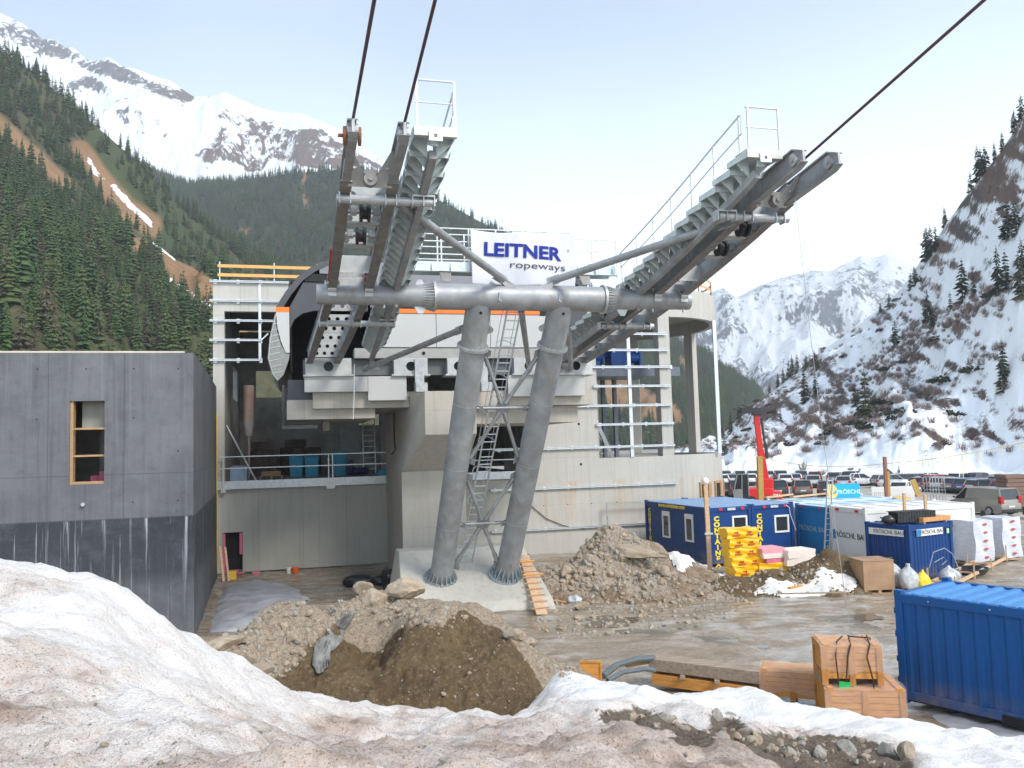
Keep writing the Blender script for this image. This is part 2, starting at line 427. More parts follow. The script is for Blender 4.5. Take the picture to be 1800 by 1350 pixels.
# ---- middle forested mountain
M_L2 = hill_material('far_forest_floor', (.03, .042, .022), (.06, .06, .035), sc=.012)
P2, ln2, up2, v2 = hill_grid([(150, 250, 1150), (330, 332, 1050), (420, 325, 1000), (520, 302, 960), (620, 292, 930), (700, 312, 900), (780, 350, 880), (880, 404, 900), (1000, 478, 960), (1100, 545, 1020), (1200, 604, 1080), (1260, 648, 1120), (1330, 705, 1200), (1420, 770, 1300)],
                        [(150, 800, 520), (420, 798, 520), (700, 796, 500), (880, 794, 480), (1000, 792, 520), (1200, 786, 600), (1330, 782, 800), (1420, 780, 1200)], 260, 120, sag=.05, amp=55, fx=.006, seed=12, keep=.1)
px, py, _ = proj(P2.reshape(-1, 3)); px = px.reshape(P2.shape[:2]); py = py.reshape(P2.shape[:2])
wob = fbm(px * .03, py * .03, 8, 4) * 18
scree2 = np.maximum.reduce([inpoly(px+wob, py+wob, [(1060, 660), (1120, 675), (1180, 700), (1200, 740), (1130, 745), (1060, 720)]), inpoly(px+wob, py+wob, [(1195, 625), (1228, 655), (1235, 690), (1205, 690)]),
    band(px+wob, py, [(533, 300), (536, 340), (545, 365)], 4), inpoly(px, py, [(422, 401), (440, 402), (440, 415), (425, 416)])])
snow2 = np.maximum.reduce([.55 * np.clip((380 - py) / 80, 0, 1) * np.clip((420 - px) / 60, 0, 1), .45 * np.clip((py - 690) / 60, 0, 1), .8*band(px, py, [(728, 350), (760, 358)], 4)])
hl2 = tag(grid_mesh('forest_mountain', P2, M_L2, attrs=dict(scree=scree2, snow=snow2, meadow=scree2 * 0)), kind='structure')

# ---- snow mountains
def snow_material(name, rockc, rockc2, sc, bump=2.0, stretch=(1, 1, .45), snowc=(.84, .86, .89), gain=1.0, edge=(.45, .53)):
    t = NT(name); n = t.noise(t.co(stretch), sc, 6, .6); n2 = t.noise(t.co(stretch), sc * 4.3, 8, .72, .4); n3 = t.noise(t.co(stretch, (31, 17, 5)), sc * 16, 6, .7)
    k = t.math('ADD', t.math('MULTIPLY', t.math('SUBTRACT', n, .5), 1.2*gain), t.math('ADD', t.math('MULTIPLY', t.math('SUBTRACT', n2, .5), 1.5*gain), t.math('MULTIPLY', t.math('SUBTRACT', n3, .5), 1.0*gain)))
    k = t.math('ADD', t.attr('rock'), k)
    m_ = t.ramp(k, [(edge[0], 0.0), (edge[1], 1.0)])
    rc = t.mix(t.ramp(n3, [(.35, 0.0), (.65, 1.0)]), rockc, rockc2)
    rc = t.mix(t.math('MULTIPLY', t.attr('brown'), t.ramp(n2, [(.35, .3), (.6, 1.0)])), rc, (.165, .105, .08))
    t.col(t.mix(m_, snowc, rc)); t.rough(.85); t.b.inputs['Specular IOR Level'].default_value = .1
    t.bump(t.math('ADD', n, n2), .6, bump); return t.mat
M_S3 = snow_material('alpine_snow_rock', (.17, .16, .16), (.09, .085, .09), .009, 8, gain=1.25)
P3, ln3, up3, v3 = hill_grid([(-500, -330, 1900), (-250, -130, 1850), (-80, -10, 1800), (0, 25, 1800), (30, 40, 1800), (60, 57, 1790), (75, 72, 1790), (98, 68, 1785), (112, 78, 1780), (130, 80, 1780), (150, 98, 1775), (165, 104, 1770), (190, 98, 1770), (215, 117, 1765), (240, 124, 1760), (270, 138, 1760), (300, 148, 1755), (340, 174, 1750),
    (370, 176, 1740), (395, 170, 1730), (430, 178, 1720), (470, 192, 1700), (520, 200, 1680), (560, 212, 1660), (600, 230, 1640), (650, 262, 1620), (690, 292, 1600), (760, 350, 1580), (900, 440, 1560)],
    [(-500, 780, 1000), (0, 700, 1100), (300, 640, 1150), (600, 600, 1200), (900, 640, 1250)], 420, 190, sag=.1, amp=120, fx=.0042, seed=23, keep=.16, rd=.6)
px, py, _ = proj(P3.reshape(-1, 3)); px = px.reshape(P3.shape[:2]); py = py.reshape(P3.shape[:2])
wob = fbm(px * .02, py * .02, 40, 5) * 30
rock3 = np.maximum.reduce([.52 * band(px+wob*.3, py+wob*.3, [(-100, 0), (60, 75), (130, 102), (190, 122), (260, 150), (335, 172)], 18, 8),
    .5 * inpoly(px+wob, py+wob, [(330, 265), (400, 215), (430, 195), (455, 205), (590, 240), (620, 265), (560, 295), (480, 285), (420, 290), (370, 290)]),
    .45 * inpoly(px+wob, py+wob, [(110, 140), (200, 150), (195, 165), (130, 165)]), .4 * inpoly(px+wob, py+wob, [(210, 200), (300, 205), (290, 240), (230, 235)]),
    .52 * inpoly(px+wob, py+wob, [(560, 225), (680, 300), (620, 300)]), np.full(px.shape, .06)]) + .10 - .16 * inpoly(px, py, [(180, 180), (330, 190), (340, 300), (500, 300), (480, 345), (300, 330), (210, 240)])
brown3 = np.clip((px - 200) / 150, 0, 1)
hs3 = tag(grid_mesh('snow_mountain', P3, M_S3, attrs=dict(rock=rock3, brown=brown3)), kind='structure')
M_S4 = snow_material('far_snow_rock', (.16, .16, .18), (.10, .10, .12), .0085, 8)
P4, ln4, up4, v4 = hill_grid([(1120, 560, 2500), (1250, 522, 2600), (1272, 514, 2600), (1295, 528, 2600), (1340, 505, 2600), (1400, 482, 2600), (1460, 478, 2600), (1500, 460, 2600), (1512, 453, 2600), (1530, 458, 2600), (1560, 452, 2600), (1600, 470, 2600), (1700, 500, 2600), (1900, 560, 2600)],
    [(1120, 770, 1700), (1300, 768, 1700), (1500, 768, 1700), (1900, 765, 1700)], 260, 180, sag=.1, amp=150, fx=.004, seed=57, keep=.2, rd=.6)
px, py, _ = proj(P4.reshape(-1, 3)); px = px.reshape(P4.shape[:2]); py = py.reshape(P4.shape[:2])
rock4 = .36 + .16 * np.clip((py - 600) / 80, 0, 1) - .12 * np.clip(1 - np.hypot((px-1400)/90, (py-590)/45), 0, 1) + .25 * fbm(px*.012, py*.02, 93, 3)
hs4 = tag(grid_mesh('distant_snow_mountain', P4, M_S4, attrs=dict(rock=rock4, brown=rock4 * 0)), kind='structure')

# ---- right hillside: snow with brush and outcrops
M_R1 = snow_material('hillside_snow', (.11, .085, .075), (.055, .045, .04), .09, .5, (1, 1, 1), gain=.9, edge=(.36, .62))
RIDGE_R = [(1180, 800, 520), (1260, 768, 430), (1330, 712, 380), (1380, 672, 350), (1430, 628, 330), (1500, 580, 290), (1560, 532, 265), (1590, 500, 245), (1620, 455, 230), (1660, 400, 213), (1700, 345, 200), (1760, 268, 182), (1800, 205, 172), (1900, 80, 160), (2150, -220, 150)]
FOOT_R = [(1180, 842, 150), (1300, 842, 132), (1500, 841, 122), (1700, 842, 108), (1800, 842, 101), (2150, 850, 84)]
PR, lnR, upR, vR = hill_grid(RIDGE_R, FOOT_R, 320, 220, sag=.16, amp=11, fx=.03, seed=77, keep=.12, rd=.3)
px, py, _ = proj(PR.reshape(-1, 3)); px = px.reshape(PR.shape[:2]); py = py.reshape(PR.shape[:2])
wob = fbm(px * .03, py * .03, 41, 5) * 26
st = fbm((px + py * .9) * .02, (py - px * .6) * .05, 66, 2)      # drifts and bare strips that run down the slope
rockR = .30 + .9 * np.clip(st - .02, -.3, .5) + .30 * inpoly(px+wob, py+wob, [(1600, 470), (1690, 345), (1800, 190), (1850, 200), (1850, 260), (1800, 330), (1740, 370), (1690, 430), (1620, 500)]) \
    - .35 * np.clip((py - 775 + wob*.4) / 25, 0, 1) - .1 * np.clip((px - 1500) / 300, 0, 1) * np.clip((py - 420) / 80, 0, 1)
brownR = np.clip(.5 + fbm(px * .02, py * .02, 90, 4) * 1.6, 0, 1)
hr1 = tag(grid_mesh('right_hillside', PR, M_R1, attrs=dict(rock=rockR, brown=brownR)), kind='structure')

# ---- thin-plate helper for hand-set ground heights
def tps(ctrl, X, Y, lam=1e-3):
    C = np.array(ctrl, float); n = len(C)
    def U(r2): return r2 * np.log(r2 + 1e-9)
    r2 = (C[:, None, 0]-C[None, :, 0])**2 + (C[:, None, 1]-C[None, :, 1])**2
    A = np.zeros((n+3, n+3)); A[:n, :n] = U(r2) + lam*np.eye(n); A[:n, n] = 1; A[:n, n+1:] = C[:, :2]; A[n, :n] = 1; A[n+1:, :n] = C[:, :2].T
    wv = np.linalg.solve(A, np.r_[C[:, 2], 0, 0, 0])
    Z = wv[n] + wv[n+1]*X + wv[n+2]*Y
    for i in range(n): Z = Z + wv[i] * U((X-C[i, 0])**2 + (Y-C[i, 1])**2)
    return Z

# ---- foreground snow bank on the embankment the camera stands on
def snowbank_material():
    t = NT('dirty_snow'); v = t.co()
    n = t.noise(v, .8, 7, .65); n2 = t.noise(v, 6, 7, .7); n3 = t.noise(v, 42, 4, .75); n4 = t.noise(t.co((1, 1, 1), (5, 2, 0)), 2.2, 6, .7)
    d = t.math('ADD', t.attr('dirt'), t.math('ADD', t.math('MULTIPLY', t.math('SUBTRACT', n, .5), .8), t.math('MULTIPLY', t.math('SUBTRACT', n2, .5), .75)))
    c = t.mix(t.ramp(d, [(.10, 0.0), (.40, .35), (.62, .8), (.9, 1.0)]), (.89, .865, .835), (.58, .44, .35))
    c = t.mix(t.math('MULTIPLY', t.ramp(d, [(.42, 0.0), (.85, 1.0)]), t.ramp(n4, [(.44, 0.0), (.60, .9)])), c, (.20, .135, .10))
    gr = t.noise(v, 90, 2, .6)
    spk = t.math('MULTIPLY', t.ramp(n3, [(.56, 0.0), (.66, 1.0)]), t.ramp(d, [(.12, .0), (.35, .55), (.7, .95)]))
    c = t.mix(spk, c, (.19, .125, .085))
    c = t.mix(t.math('MULTIPLY', t.ramp(gr, [(.60, 0.0), (.70, .8)]), t.ramp(d, [(.05, .1), (.5, 1.0)])), c, (.13, .09, .065))
    soil = t.mix(t.ramp(n2, [(.3, 0.0), (.7, 1.0)]), (.10, .072, .048), (.19, .145, .105))
    soil = t.mix(t.ramp(n3, [(.5, 0.0), (.7, 1.0)]), soil, (.27, .23, .19))
    s_ = t.ramp(t.math('ADD', t.attr('soil'), t.math('MULTIPLY', t.math('SUBTRACT', n2, .5), .5)), [(.45, 0.0), (.55, 1.0)])
    t.col(t.mix(s_, c, soil)); t.rough(.75)
    t.b.inputs['Specular IOR Level'].default_value = .3
    t.bump(t.math('ADD', t.math('MULTIPLY', n2, .8), t.math('ADD', t.math('MULTIPLY', n4, .8), t.math('MULTIPLY', n3, .4))), .9, .09)
    return t.mat
SNOWM = snowbank_material()
cp = [(0,1350,4.5),(300,1350,4.6),(600,1350,4.7),(900,1350,4.9),(1100,1350,5.3),(1380,1350,6.3),(1600,1350,8.2),(1800,1350,9.0),(2000,1350,9.2),(2000,1500,6),(1500,1500,5),
      (-300,1350,4.2),(-300,930,8.5),(0,982,9),(80,1002,9.2),(150,1022,9.5),(230,1066,9.8),(300,1097,10.2),(350,1122,10.5),(420,1187,11),(480,1207,11.2),(560,1217,11.5),(610,1247,12),(700,1267,12.3),(800,1272,12.3),(900,1253,12),(950,1243,11.7),
      (100,1110,6.9),(0,1070,7.0),(160,1062,7.6),(240,1065,8.2),(330,1180,7.6),(500,1275,8.4),(700,1312,8.7),(850,1305,8.5),(200,1250,5.4),(500,1330,5.8),
      (960,1290,7.4),(1030,1268,7.6),(1100,1272,7.6),(1200,1290,7.4),(1300,1312,7.1),(1375,1335,6.8),
      (1050,1246,10.2),(1150,1250,10.4),(1280,1268,10.2),(1400,1290,9.8),(1550,1322,9.2),(1000,1225,11.8),(1100,1232,11.8),(1250,1245,11.6),(1400,1265,11.2),(1620,1300,10.4),(1720,1330,9.8),
      (960,1197,13.8),(1100,1207,14),(1250,1215,14),(1400,1237,13.5),(1600,1267,12.5),(1700,1292,12),(1800,1314,11.5),(2000,1350,11)]
SNOWN = lambda X, Y: fbm(X * .9, Y * .9, 5, 3) * .16 + ridged(X * .9 + .4*Y, Y * 1.3, 45, 5) * .085 + fbm(X * 1.9, Y * 1.9, 47, 3) * .10
CREST = ((-300,930),(0,982),(80,1002),(150,1022),(230,1066),(300,1097),(350,1122),(420,1187),(480,1207),(560,1217),(610,1247),(700,1267),(800,1272),(900,1253),(960,1197),(1100,1207),(1250,1215),(1400,1237),(1600,1267),(1700,1292),(1800,1314),(2000,1350))
def fit_tps(cp, crest, extra, X, Y, lam, noise, its=5, drop=2.2):
    """solve the height sheet, then nudge the crest points until its skyline passes through them"""
    off = {c: 0.0 for c in crest}
    for it in range(its):
        P = []
        for p in cp:
            q = at(*p); P.append((q.x, q.y, q.z + off.get((p[0], p[1]), 0)))
            if drop and (p[0], p[1]) in off: P.append((q.x*(p[2]+drop)/p[2], p[2]+drop, max(-.5, q.z - drop)))
        Z = tps(P + extra, X, Y, lam) + noise(X, Y)
        if it == its-1: break
        px, py, d = proj(np.stack([X, Y, Z], -1).reshape(-1, 3)); px = px.ravel(); py = py.ravel()
        for p in cp:
            k = (p[0], p[1])
            if k not in off: continue
            m_ = (np.abs(px - p[0]) < 9) & (np.abs(Y.ravel() - p[2]) < 2.6)
            if m_.any(): off[k] += .7 * (py[m_].min() - p[1]) * p[2] / FPX
    return Z
extra = [(x, 17.5, -.6) for x in (-9, -5, -1, 3, 7, 11, 15)] + [(x, -3, 4.6) for x in (-8, 0, 8)] + [(x, 1.5, 4.55) for x in (-6, -2, 2)] + [(12, 2, 4.0), (12, 6, 2.6)]
gx = np.linspace(-9.5, 13, 430); gy = np.r_[np.linspace(-2, 3, 30), np.linspace(3.05, 17.5, 390)]
X, Y = np.meshgrid(gx, gy)
Zs = fit_tps(cp, CREST, extra, X, Y, 2e-3, SNOWN)
px, py, dd = proj(np.stack([X, Y, Zs], -1).reshape(-1, 3)); px = px.reshape(X.shape); py = py.reshape(X.shape)
soilm = np.maximum.reduce([inpoly(px, py, [(1040, 1250), (1110, 1238), (1160, 1250), (1230, 1272), (1290, 1280), (1400, 1285), (1500, 1290), (1560, 1300), (1600, 1320), (1610, 1370), (1400, 1370), (1340, 1325), (1270, 1300), (1180, 1290), (1060, 1262)]),
    inpoly(px, py, [(1245, 1252), (1280, 1246), (1310, 1262), (1300, 1285), (1250, 1280)])])
soilm *= (Y < 11.5)
def blur(a, n):
    for _ in range(n):
        q = np.pad(a, 1, mode='edge'); a = (q[:-2, 1:-1] + q[2:, 1:-1] + q[1:-1, :-2] + q[1:-1, 2:] + a) / 5
    return a
soilm = blur(soilm, 14)
dirty = np.clip(.25 + .34 * np.clip((py - 1200) / 120, 0, 1) + .10 * inpoly(px, py, [(840, 1290), (960, 1255), (1060, 1262), (1260, 1300), (1400, 1345), (1400, 1400), (820, 1400)])
    + .3 * inpoly(px, py, [(-100, 1120), (60, 1130), (180, 1170), (210, 1210), (120, 1260), (-100, 1300)]) + .25 * inpoly(px, py, [(520, 1260), (620, 1258), (680, 1290), (560, 1300)]) + .22 * inpoly(px, py, [(-50, 985), (130, 1030), (160, 1060), (60, 1060), (-50, 1080)])
    - .6 * inpoly(px, py, [(930, 1170), (1300, 1200), (1830, 1300), (1830, 1420), (1640, 1360), (1600, 1300), (1350, 1265), (1180, 1235), (930, 1225)]), 0, 1)
dirty = blur(dirty, 10)
rough = .5 + dirty
Zs += fbm(X * 2.4, Y * 2.4, 15, 5) * .10 * rough + ridged(X * 3.2, Y * 4.0, 25, 5) * .034 * rough + fbm(X * 13, Y * 13, 35, 3) * .035 * (dirty + soilm + .3)
Zs -= .13 * soilm
snow_bank = tag(grid_mesh('snow_bank', np.stack([X, Y, Zs], -1), SNOWM, attrs=dict(dirt=dirty, soil=soilm)), kind='structure')
def bank_z(x, y):
    i = np.clip(np.searchsorted(gx, x), 1, len(gx)-1); j = np.clip(np.searchsorted(gy, y), 1, len(gy)-1); return Zs[j, i]

# ---- dug-out soil mound
def soil_material(name, a, b, stone, topc, wet=.85):
    t = NT(name); v = t.co(); n2 = t.noise(v, 2.2, 7, .68); n3 = t.noise(v, 13, 6, .72); n4 = t.noise(v, 38, 3, .6)
    c = t.mix(t.ramp(n2, [(.33, 0.0), (.66, 1.0)]), a, b)
    c = t.mix(t.math('MULTIPLY', t.ramp(n3, [(.54, 0.0), (.64, 1.0)]), .7), c, stone)
    c = t.mix(t.ramp(n3, [(.33, .75), (.43, 0.0)]), c, tuple(x*.42 for x in a))
    tp = t.mix(t.ramp(n3, [(.38, 0.0), (.58, 1.0)]), tuple(x*.55 for x in topc), topc)
    tp = t.mix(t.ramp(n4, [(.52, 0.0), (.66, .8)]), tp, (.44, .38, .31))
    c = t.mix(t.ramp(t.math('ADD', t.attr('gravel'), t.math('ADD', t.math('MULTIPLY', t.math('SUBTRACT', n2, .5), 1.1), t.math('MULTIPLY', t.math('SUBTRACT', n3, .5), .7))), [(.30, 0.0), (.70, 1.0)]), c, tp)
    t.col(c); t.rough(wet); t.b.inputs['Specular IOR Level'].default_value = .25
    t.bump(t.math('ADD', t.math('MULTIPLY', n2, .4), t.math('ADD', t.math('MULTIPLY', n3, .5), t.math('MULTIPLY', n4, .2))), .8, .10); return t.mat
SOIL = soil_material('brown_soil', (.085, .056, .029), (.135, .092, .046), (.22, .17, .11), (.32, .25, .175))
mp = [(440,1215,12.9),(520,1240,13.1),(620,1260,13.2),(750,1278,13.2),(860,1265,13.2),(950,1250,13.4),
      (590,1098,14.7),(640,1082,15.0),(720,1090,15.1),(790,1085,15.1),(830,1070,15.1),(872,1085,15),(900,1125,14.7),(935,1180,14.4),(965,1235,14.2),
      (560,1150,14.0),(480,1190,13.5),(720,1180,14.1),(850,1170,14.2),
      (350,1125,13.6),(400,1160,13.2),(430,1100,15.0),(500,1075,16.5),(560,1055,17.6),(620,1042,18.2),(680,1035,18.6),(740,1050,18.4),(800,1075,17.4),(880,1090,17),(940,1125,17),(1000,1165,17.2),(1030,1190,16.5)]
MCREST = ((830,1070),(872,1085),(640,1082),(350,1125),(430,1100),(500,1075),(560,1055),(620,1042),(680,1035),(740,1050),(940,1125),(1000,1165))
mextra = [(x, 22.0, -.5) for x in (-9, -6, -3, 0, 3)] + [(-3.5, 19.5, 1.1), (-6.5, 17, .6), (-8, 14, .4), (-5.5, 15.0, 1.2), (3.5, 19, -.5), (4.5, 16, -.5), (3.6, 14, -.2), (2.2, 12.5, .2), (-1, 12, .9), (-3, 12, 1.2), (-6, 12, 1.2)]
gxm = np.linspace(-8.5, 4.5, 420); gym = np.linspace(11.8, 22, 360)
X, Y = np.meshgrid(gxm, gym)
Zm = fit_tps(mp, MCREST, mextra, X, Y, 1e-3, lambda X, Y: fbm(X * 1.1, Y * 1.1, 6, 4) * .16 + fbm(X * 5, Y * 5, 16, 5) * .10, 4, 0)
px, py, _ = proj(np.stack([X, Y, Zm], -1).reshape(-1, 3)); px = px.reshape(X.shape); py = py.reshape(X.shape)
face = inpoly(px, py, [(430, 1230), (520, 1165), (560, 1120), (600, 1085), (660, 1098), (780, 1100), (815, 1068), (850, 1068), (880, 1090), (905, 1130), (975, 1240), (960, 1300), (400, 1300)]) * (Y < 15.6)
face = blur(face, 6)
face = np.clip(face + fbm(X * 3, Y * 3, 61, 4) * .5 * (face > .02) * (face < .98), 0, 1)
Zm += ridged(X * 9, Y * 9, 26, 3) * .03 + fbm(X * 14, Y * 14, 36, 3) * .05 * face
soil_mound = tag(grid_mesh('soil_mound', np.stack([X, Y, Zm], -1), SOIL, attrs=dict(gravel=1 - face)), kind='structure')
def mound_z(x, y):
    i = np.clip(np.searchsorted(gxm, x), 1, len(gxm)-1); j = np.clip(np.searchsorted(gym, y), 1, len(gym)-1); return Zm[j, i]

# ---- gravel and soil heaps beside the blue office containers
GRAV = soil_material('heap_gravel', (.16, .11, .065), (.25, .18, .115), (.34, .28, .22), (.36, .29, .225))
HEAPS = []
def heap(name, parts, mt, x0, x1, y0, y1, seed, grav, amp=.16):
    X, Y = np.meshgrid(np.linspace(x0, x1, 220), np.linspace(y0, y1, 160)); Z = np.full(X.shape, -.4)
    for (cx, cy, h, rx, ry) in parts:
        r = np.sqrt(((X-cx)/rx)**2 + ((Y-cy)/ry)**2) + fbm(X*.5, Y*.5, seed+9, 3) * .25
        Z = np.maximum(Z, h * (1.08 - r) - .1 * np.exp(-r*3) * h)
    Z += (fbm(X * 1.6, Y * 1.6, seed, 5) * 1.6 + ridged(X * 5, Y * 5, seed+3, 4) * .25) * amp
    px, py, _ = proj(np.stack([X, Y, Z], -1).reshape(-1, 3))
    g = np.clip(grav + fbm(X * .8, Y * .8, seed+5, 3) * .9, 0, 1)
    o = tag(grid_mesh(name, np.stack([X, Y, Z], -1), mt, attrs=dict(gravel=g)), kind='structure')
    HEAPS.append((np.linspace(x0, x1, 220), np.linspace(y0, y1, 160), Z)); return o
heap('gravel_heap', [(4.3, 36.2, 2.35, 3.4, 2.6), (3.0, 34.6, 1.3, 3.0, 2.2), (6.1, 35.0, 1.2, 3.2, 2.0), (5.2, 33.8, .8, 4.2, 2.2)], GRAV, -1.5, 10, 30.5, 39, 201, .7)
heap('soil_heap', [(12.4, 33.4, 1.45, 2.4, 1.75), (10.2, 33.2, .75, 2.6, 1.4), (8.6, 33.0, .55, 2.6, 1.2)], SOIL, 5.5, 15.5, 29.5, 36, 211, .15, .13)
MX, MY = np.arange(-14, 24, .07), np.arange(-1.9, 46, .07)
_MX, _MY = np.meshgrid(MX, MY)
MZ = fbm(_MX * .25, _MY * .25, 3, 5) * .16 - .04
for hx, hy, hz_ in HEAPS + [(gxm, gym, Zm), (gx, gy, Zs)]:
    i = np.clip(np.searchsorted(hx, MX), 0, len(hx)-1); j = np.clip(np.searchsorted(hy, MY), 0, len(hy)-1); V = hz_[j][:, i]
    ins = ((MX > hx[0]) & (MX < hx[-1]))[None, :] & ((MY > hy[0]) & (MY < hy[-1]))[:, None]; MZ = np.where(ins, np.maximum(MZ, V), MZ)
def surf_zv(x, y):
    return MZ[np.clip(((y - MY[0]) / .07 + .5).astype(int), 0, len(MY)-1), np.clip(((x - MX[0]) / .07 + .5).astype(int), 0, len(MX)-1)]
def surf_z(x, y): return float(surf_zv(np.array([x]), np.array([y]))[0])

# ---- snow and ice left on the site
M_SNOW = mat('old_snow', (.72, .69, .66), .8, var=.3, scale=1.2, bump=.5, bscale=9)
M_ICE = mat('grey_ice', (.42, .42, .44), .45, var=.3, scale=1.5, bump=.5, bscale=12, c2=(.27, .26, .26))
def patch(name, poly, mt, th=.12, seed=0, n=46):
    """thin irregular sheet lying on the ground, outline given in ground points"""
    pts = np.array([(p.x, p.y) for p in poly]); x0, y0 = pts.min(0) - .3; x1, y1 = pts.max(0) + .3
    X, Y = np.meshgrid(np.linspace(x0, x1, n), np.linspace(y0, y1, n))
    wx = X + fbm(X*1.6, Y*1.6, seed, 4) * .4; wy = Y + fbm(X*1.6+9, Y*1.6, seed+2, 4) * .4
    ins = inpoly(wx, wy, [tuple(p) for p in pts])
    k = ins.copy()
    for _ in range(3):
        q = np.pad(k, 1, mode='edge'); k = (q[:-2, 1:-1] + q[2:, 1:-1] + q[1:-1, :-2] + q[1:-1, 2:] + k) / 5
    G = surf_zv(X, Y)
    Z = G - .05 + np.clip(k, 0, 1) * th + fbm(X*3, Y*3, seed+4, 3) * .06 * k
    return tag(grid_mesh(name, np.stack([X, Y, Z], -1), mt, mask=k > .12), kind='structure')
patch('snow_patch', [gz(1175, 1030), gz(1190, 1003), gz(1235, 995), gz(1260, 1000), gz(1230, 1012), gz(1205, 1035)], M_SNOW, .28, 300)
patch('snow_patch', [gz(1150, 990), gz(1160, 983), gz(1240, 988), gz(1235, 996)], M_SNOW, .15, 310)
patch('snow_patch', [gz(1250, 1024), gz(1278, 998), gz(1330, 990), gz(1348, 996), gz(1300, 1006), gz(1266, 1026)], M_SNOW, .10, 320)
patch('snow_patch', [gz(1330, 1047), gz(1345, 1041), gz(1420, 1042), gz(1490, 1038), gz(1510, 1044), gz(1440, 1049)], M_SNOW, .10, 330)
patch('ice_patch', [gz(368, 1112), gz(385, 1060), gz(400, 1030), gz(450, 1018), gz(505, 1030), gz(540, 1050), gz(470, 1085), gz(420, 1112)], M_ICE, .2, 340)
patch('ice_patch', [gz(1590, 1235), gz(1640, 1225), gz(1760, 1255), gz(1860, 1275), gz(1860, 1330), gz(1700, 1290)], M_ICE, .08, 350)

# ---- standing melt water in the hollows of the yard
t = NT('muddy_water'); t.col(t.mix(t.noise(t.co(), .6, 4), (.10, .08, .055), (.16, .13, .095))); t.rough(t.ramp(t.noise(t.co((.5, 1.5, 1)), 1.2, 4), [(.4, .06), (.6, .35)])); t.b.inputs['Specular IOR Level'].default_value = .5; t.bump(t.noise(t.co((.6, 1.6, 1)), 5, 4), .12, .02)
def puddle(poly, z, seed):
    pts = np.array([(p.x, p.y) for p in poly]); x0, y0 = pts.min(0); x1, y1 = pts.max(0); X, Y = np.meshgrid(np.linspace(x0-.4, x1+.4, 70), np.linspace(y0-.4, y1+.4, 70))
    m_ = inpoly(X + fbm(X*.9, Y*.9, seed, 4)*1.6, Y + fbm(X*.9+7, Y*.9, seed+3, 4)*1.6, [tuple(p) for p in pts]) > 0
    return tag(grid_mesh('puddle', np.stack([X, Y, np.full(X.shape, z)], -1), t.mat, mask=m_), kind='structure')
puddle([gz(1190, 1085), gz(1350, 1072), gz(1540, 1075), gz(1560, 1120), gz(1420, 1165), gz(1240, 1150)], -.035, 400)
puddle([gz(1080, 1105), gz(1180, 1095), gz(1200, 1135), gz(1090, 1150)], -.03, 410)
puddle([gz(1600, 1020), gz(1800, 1012), gz(1830, 1040), gz(1640, 1035)], -.03, 420)
puddle([gz(1020, 1085), gz(1100, 1070), gz(1140, 1080), gz(1060, 1100)], -.035, 430)
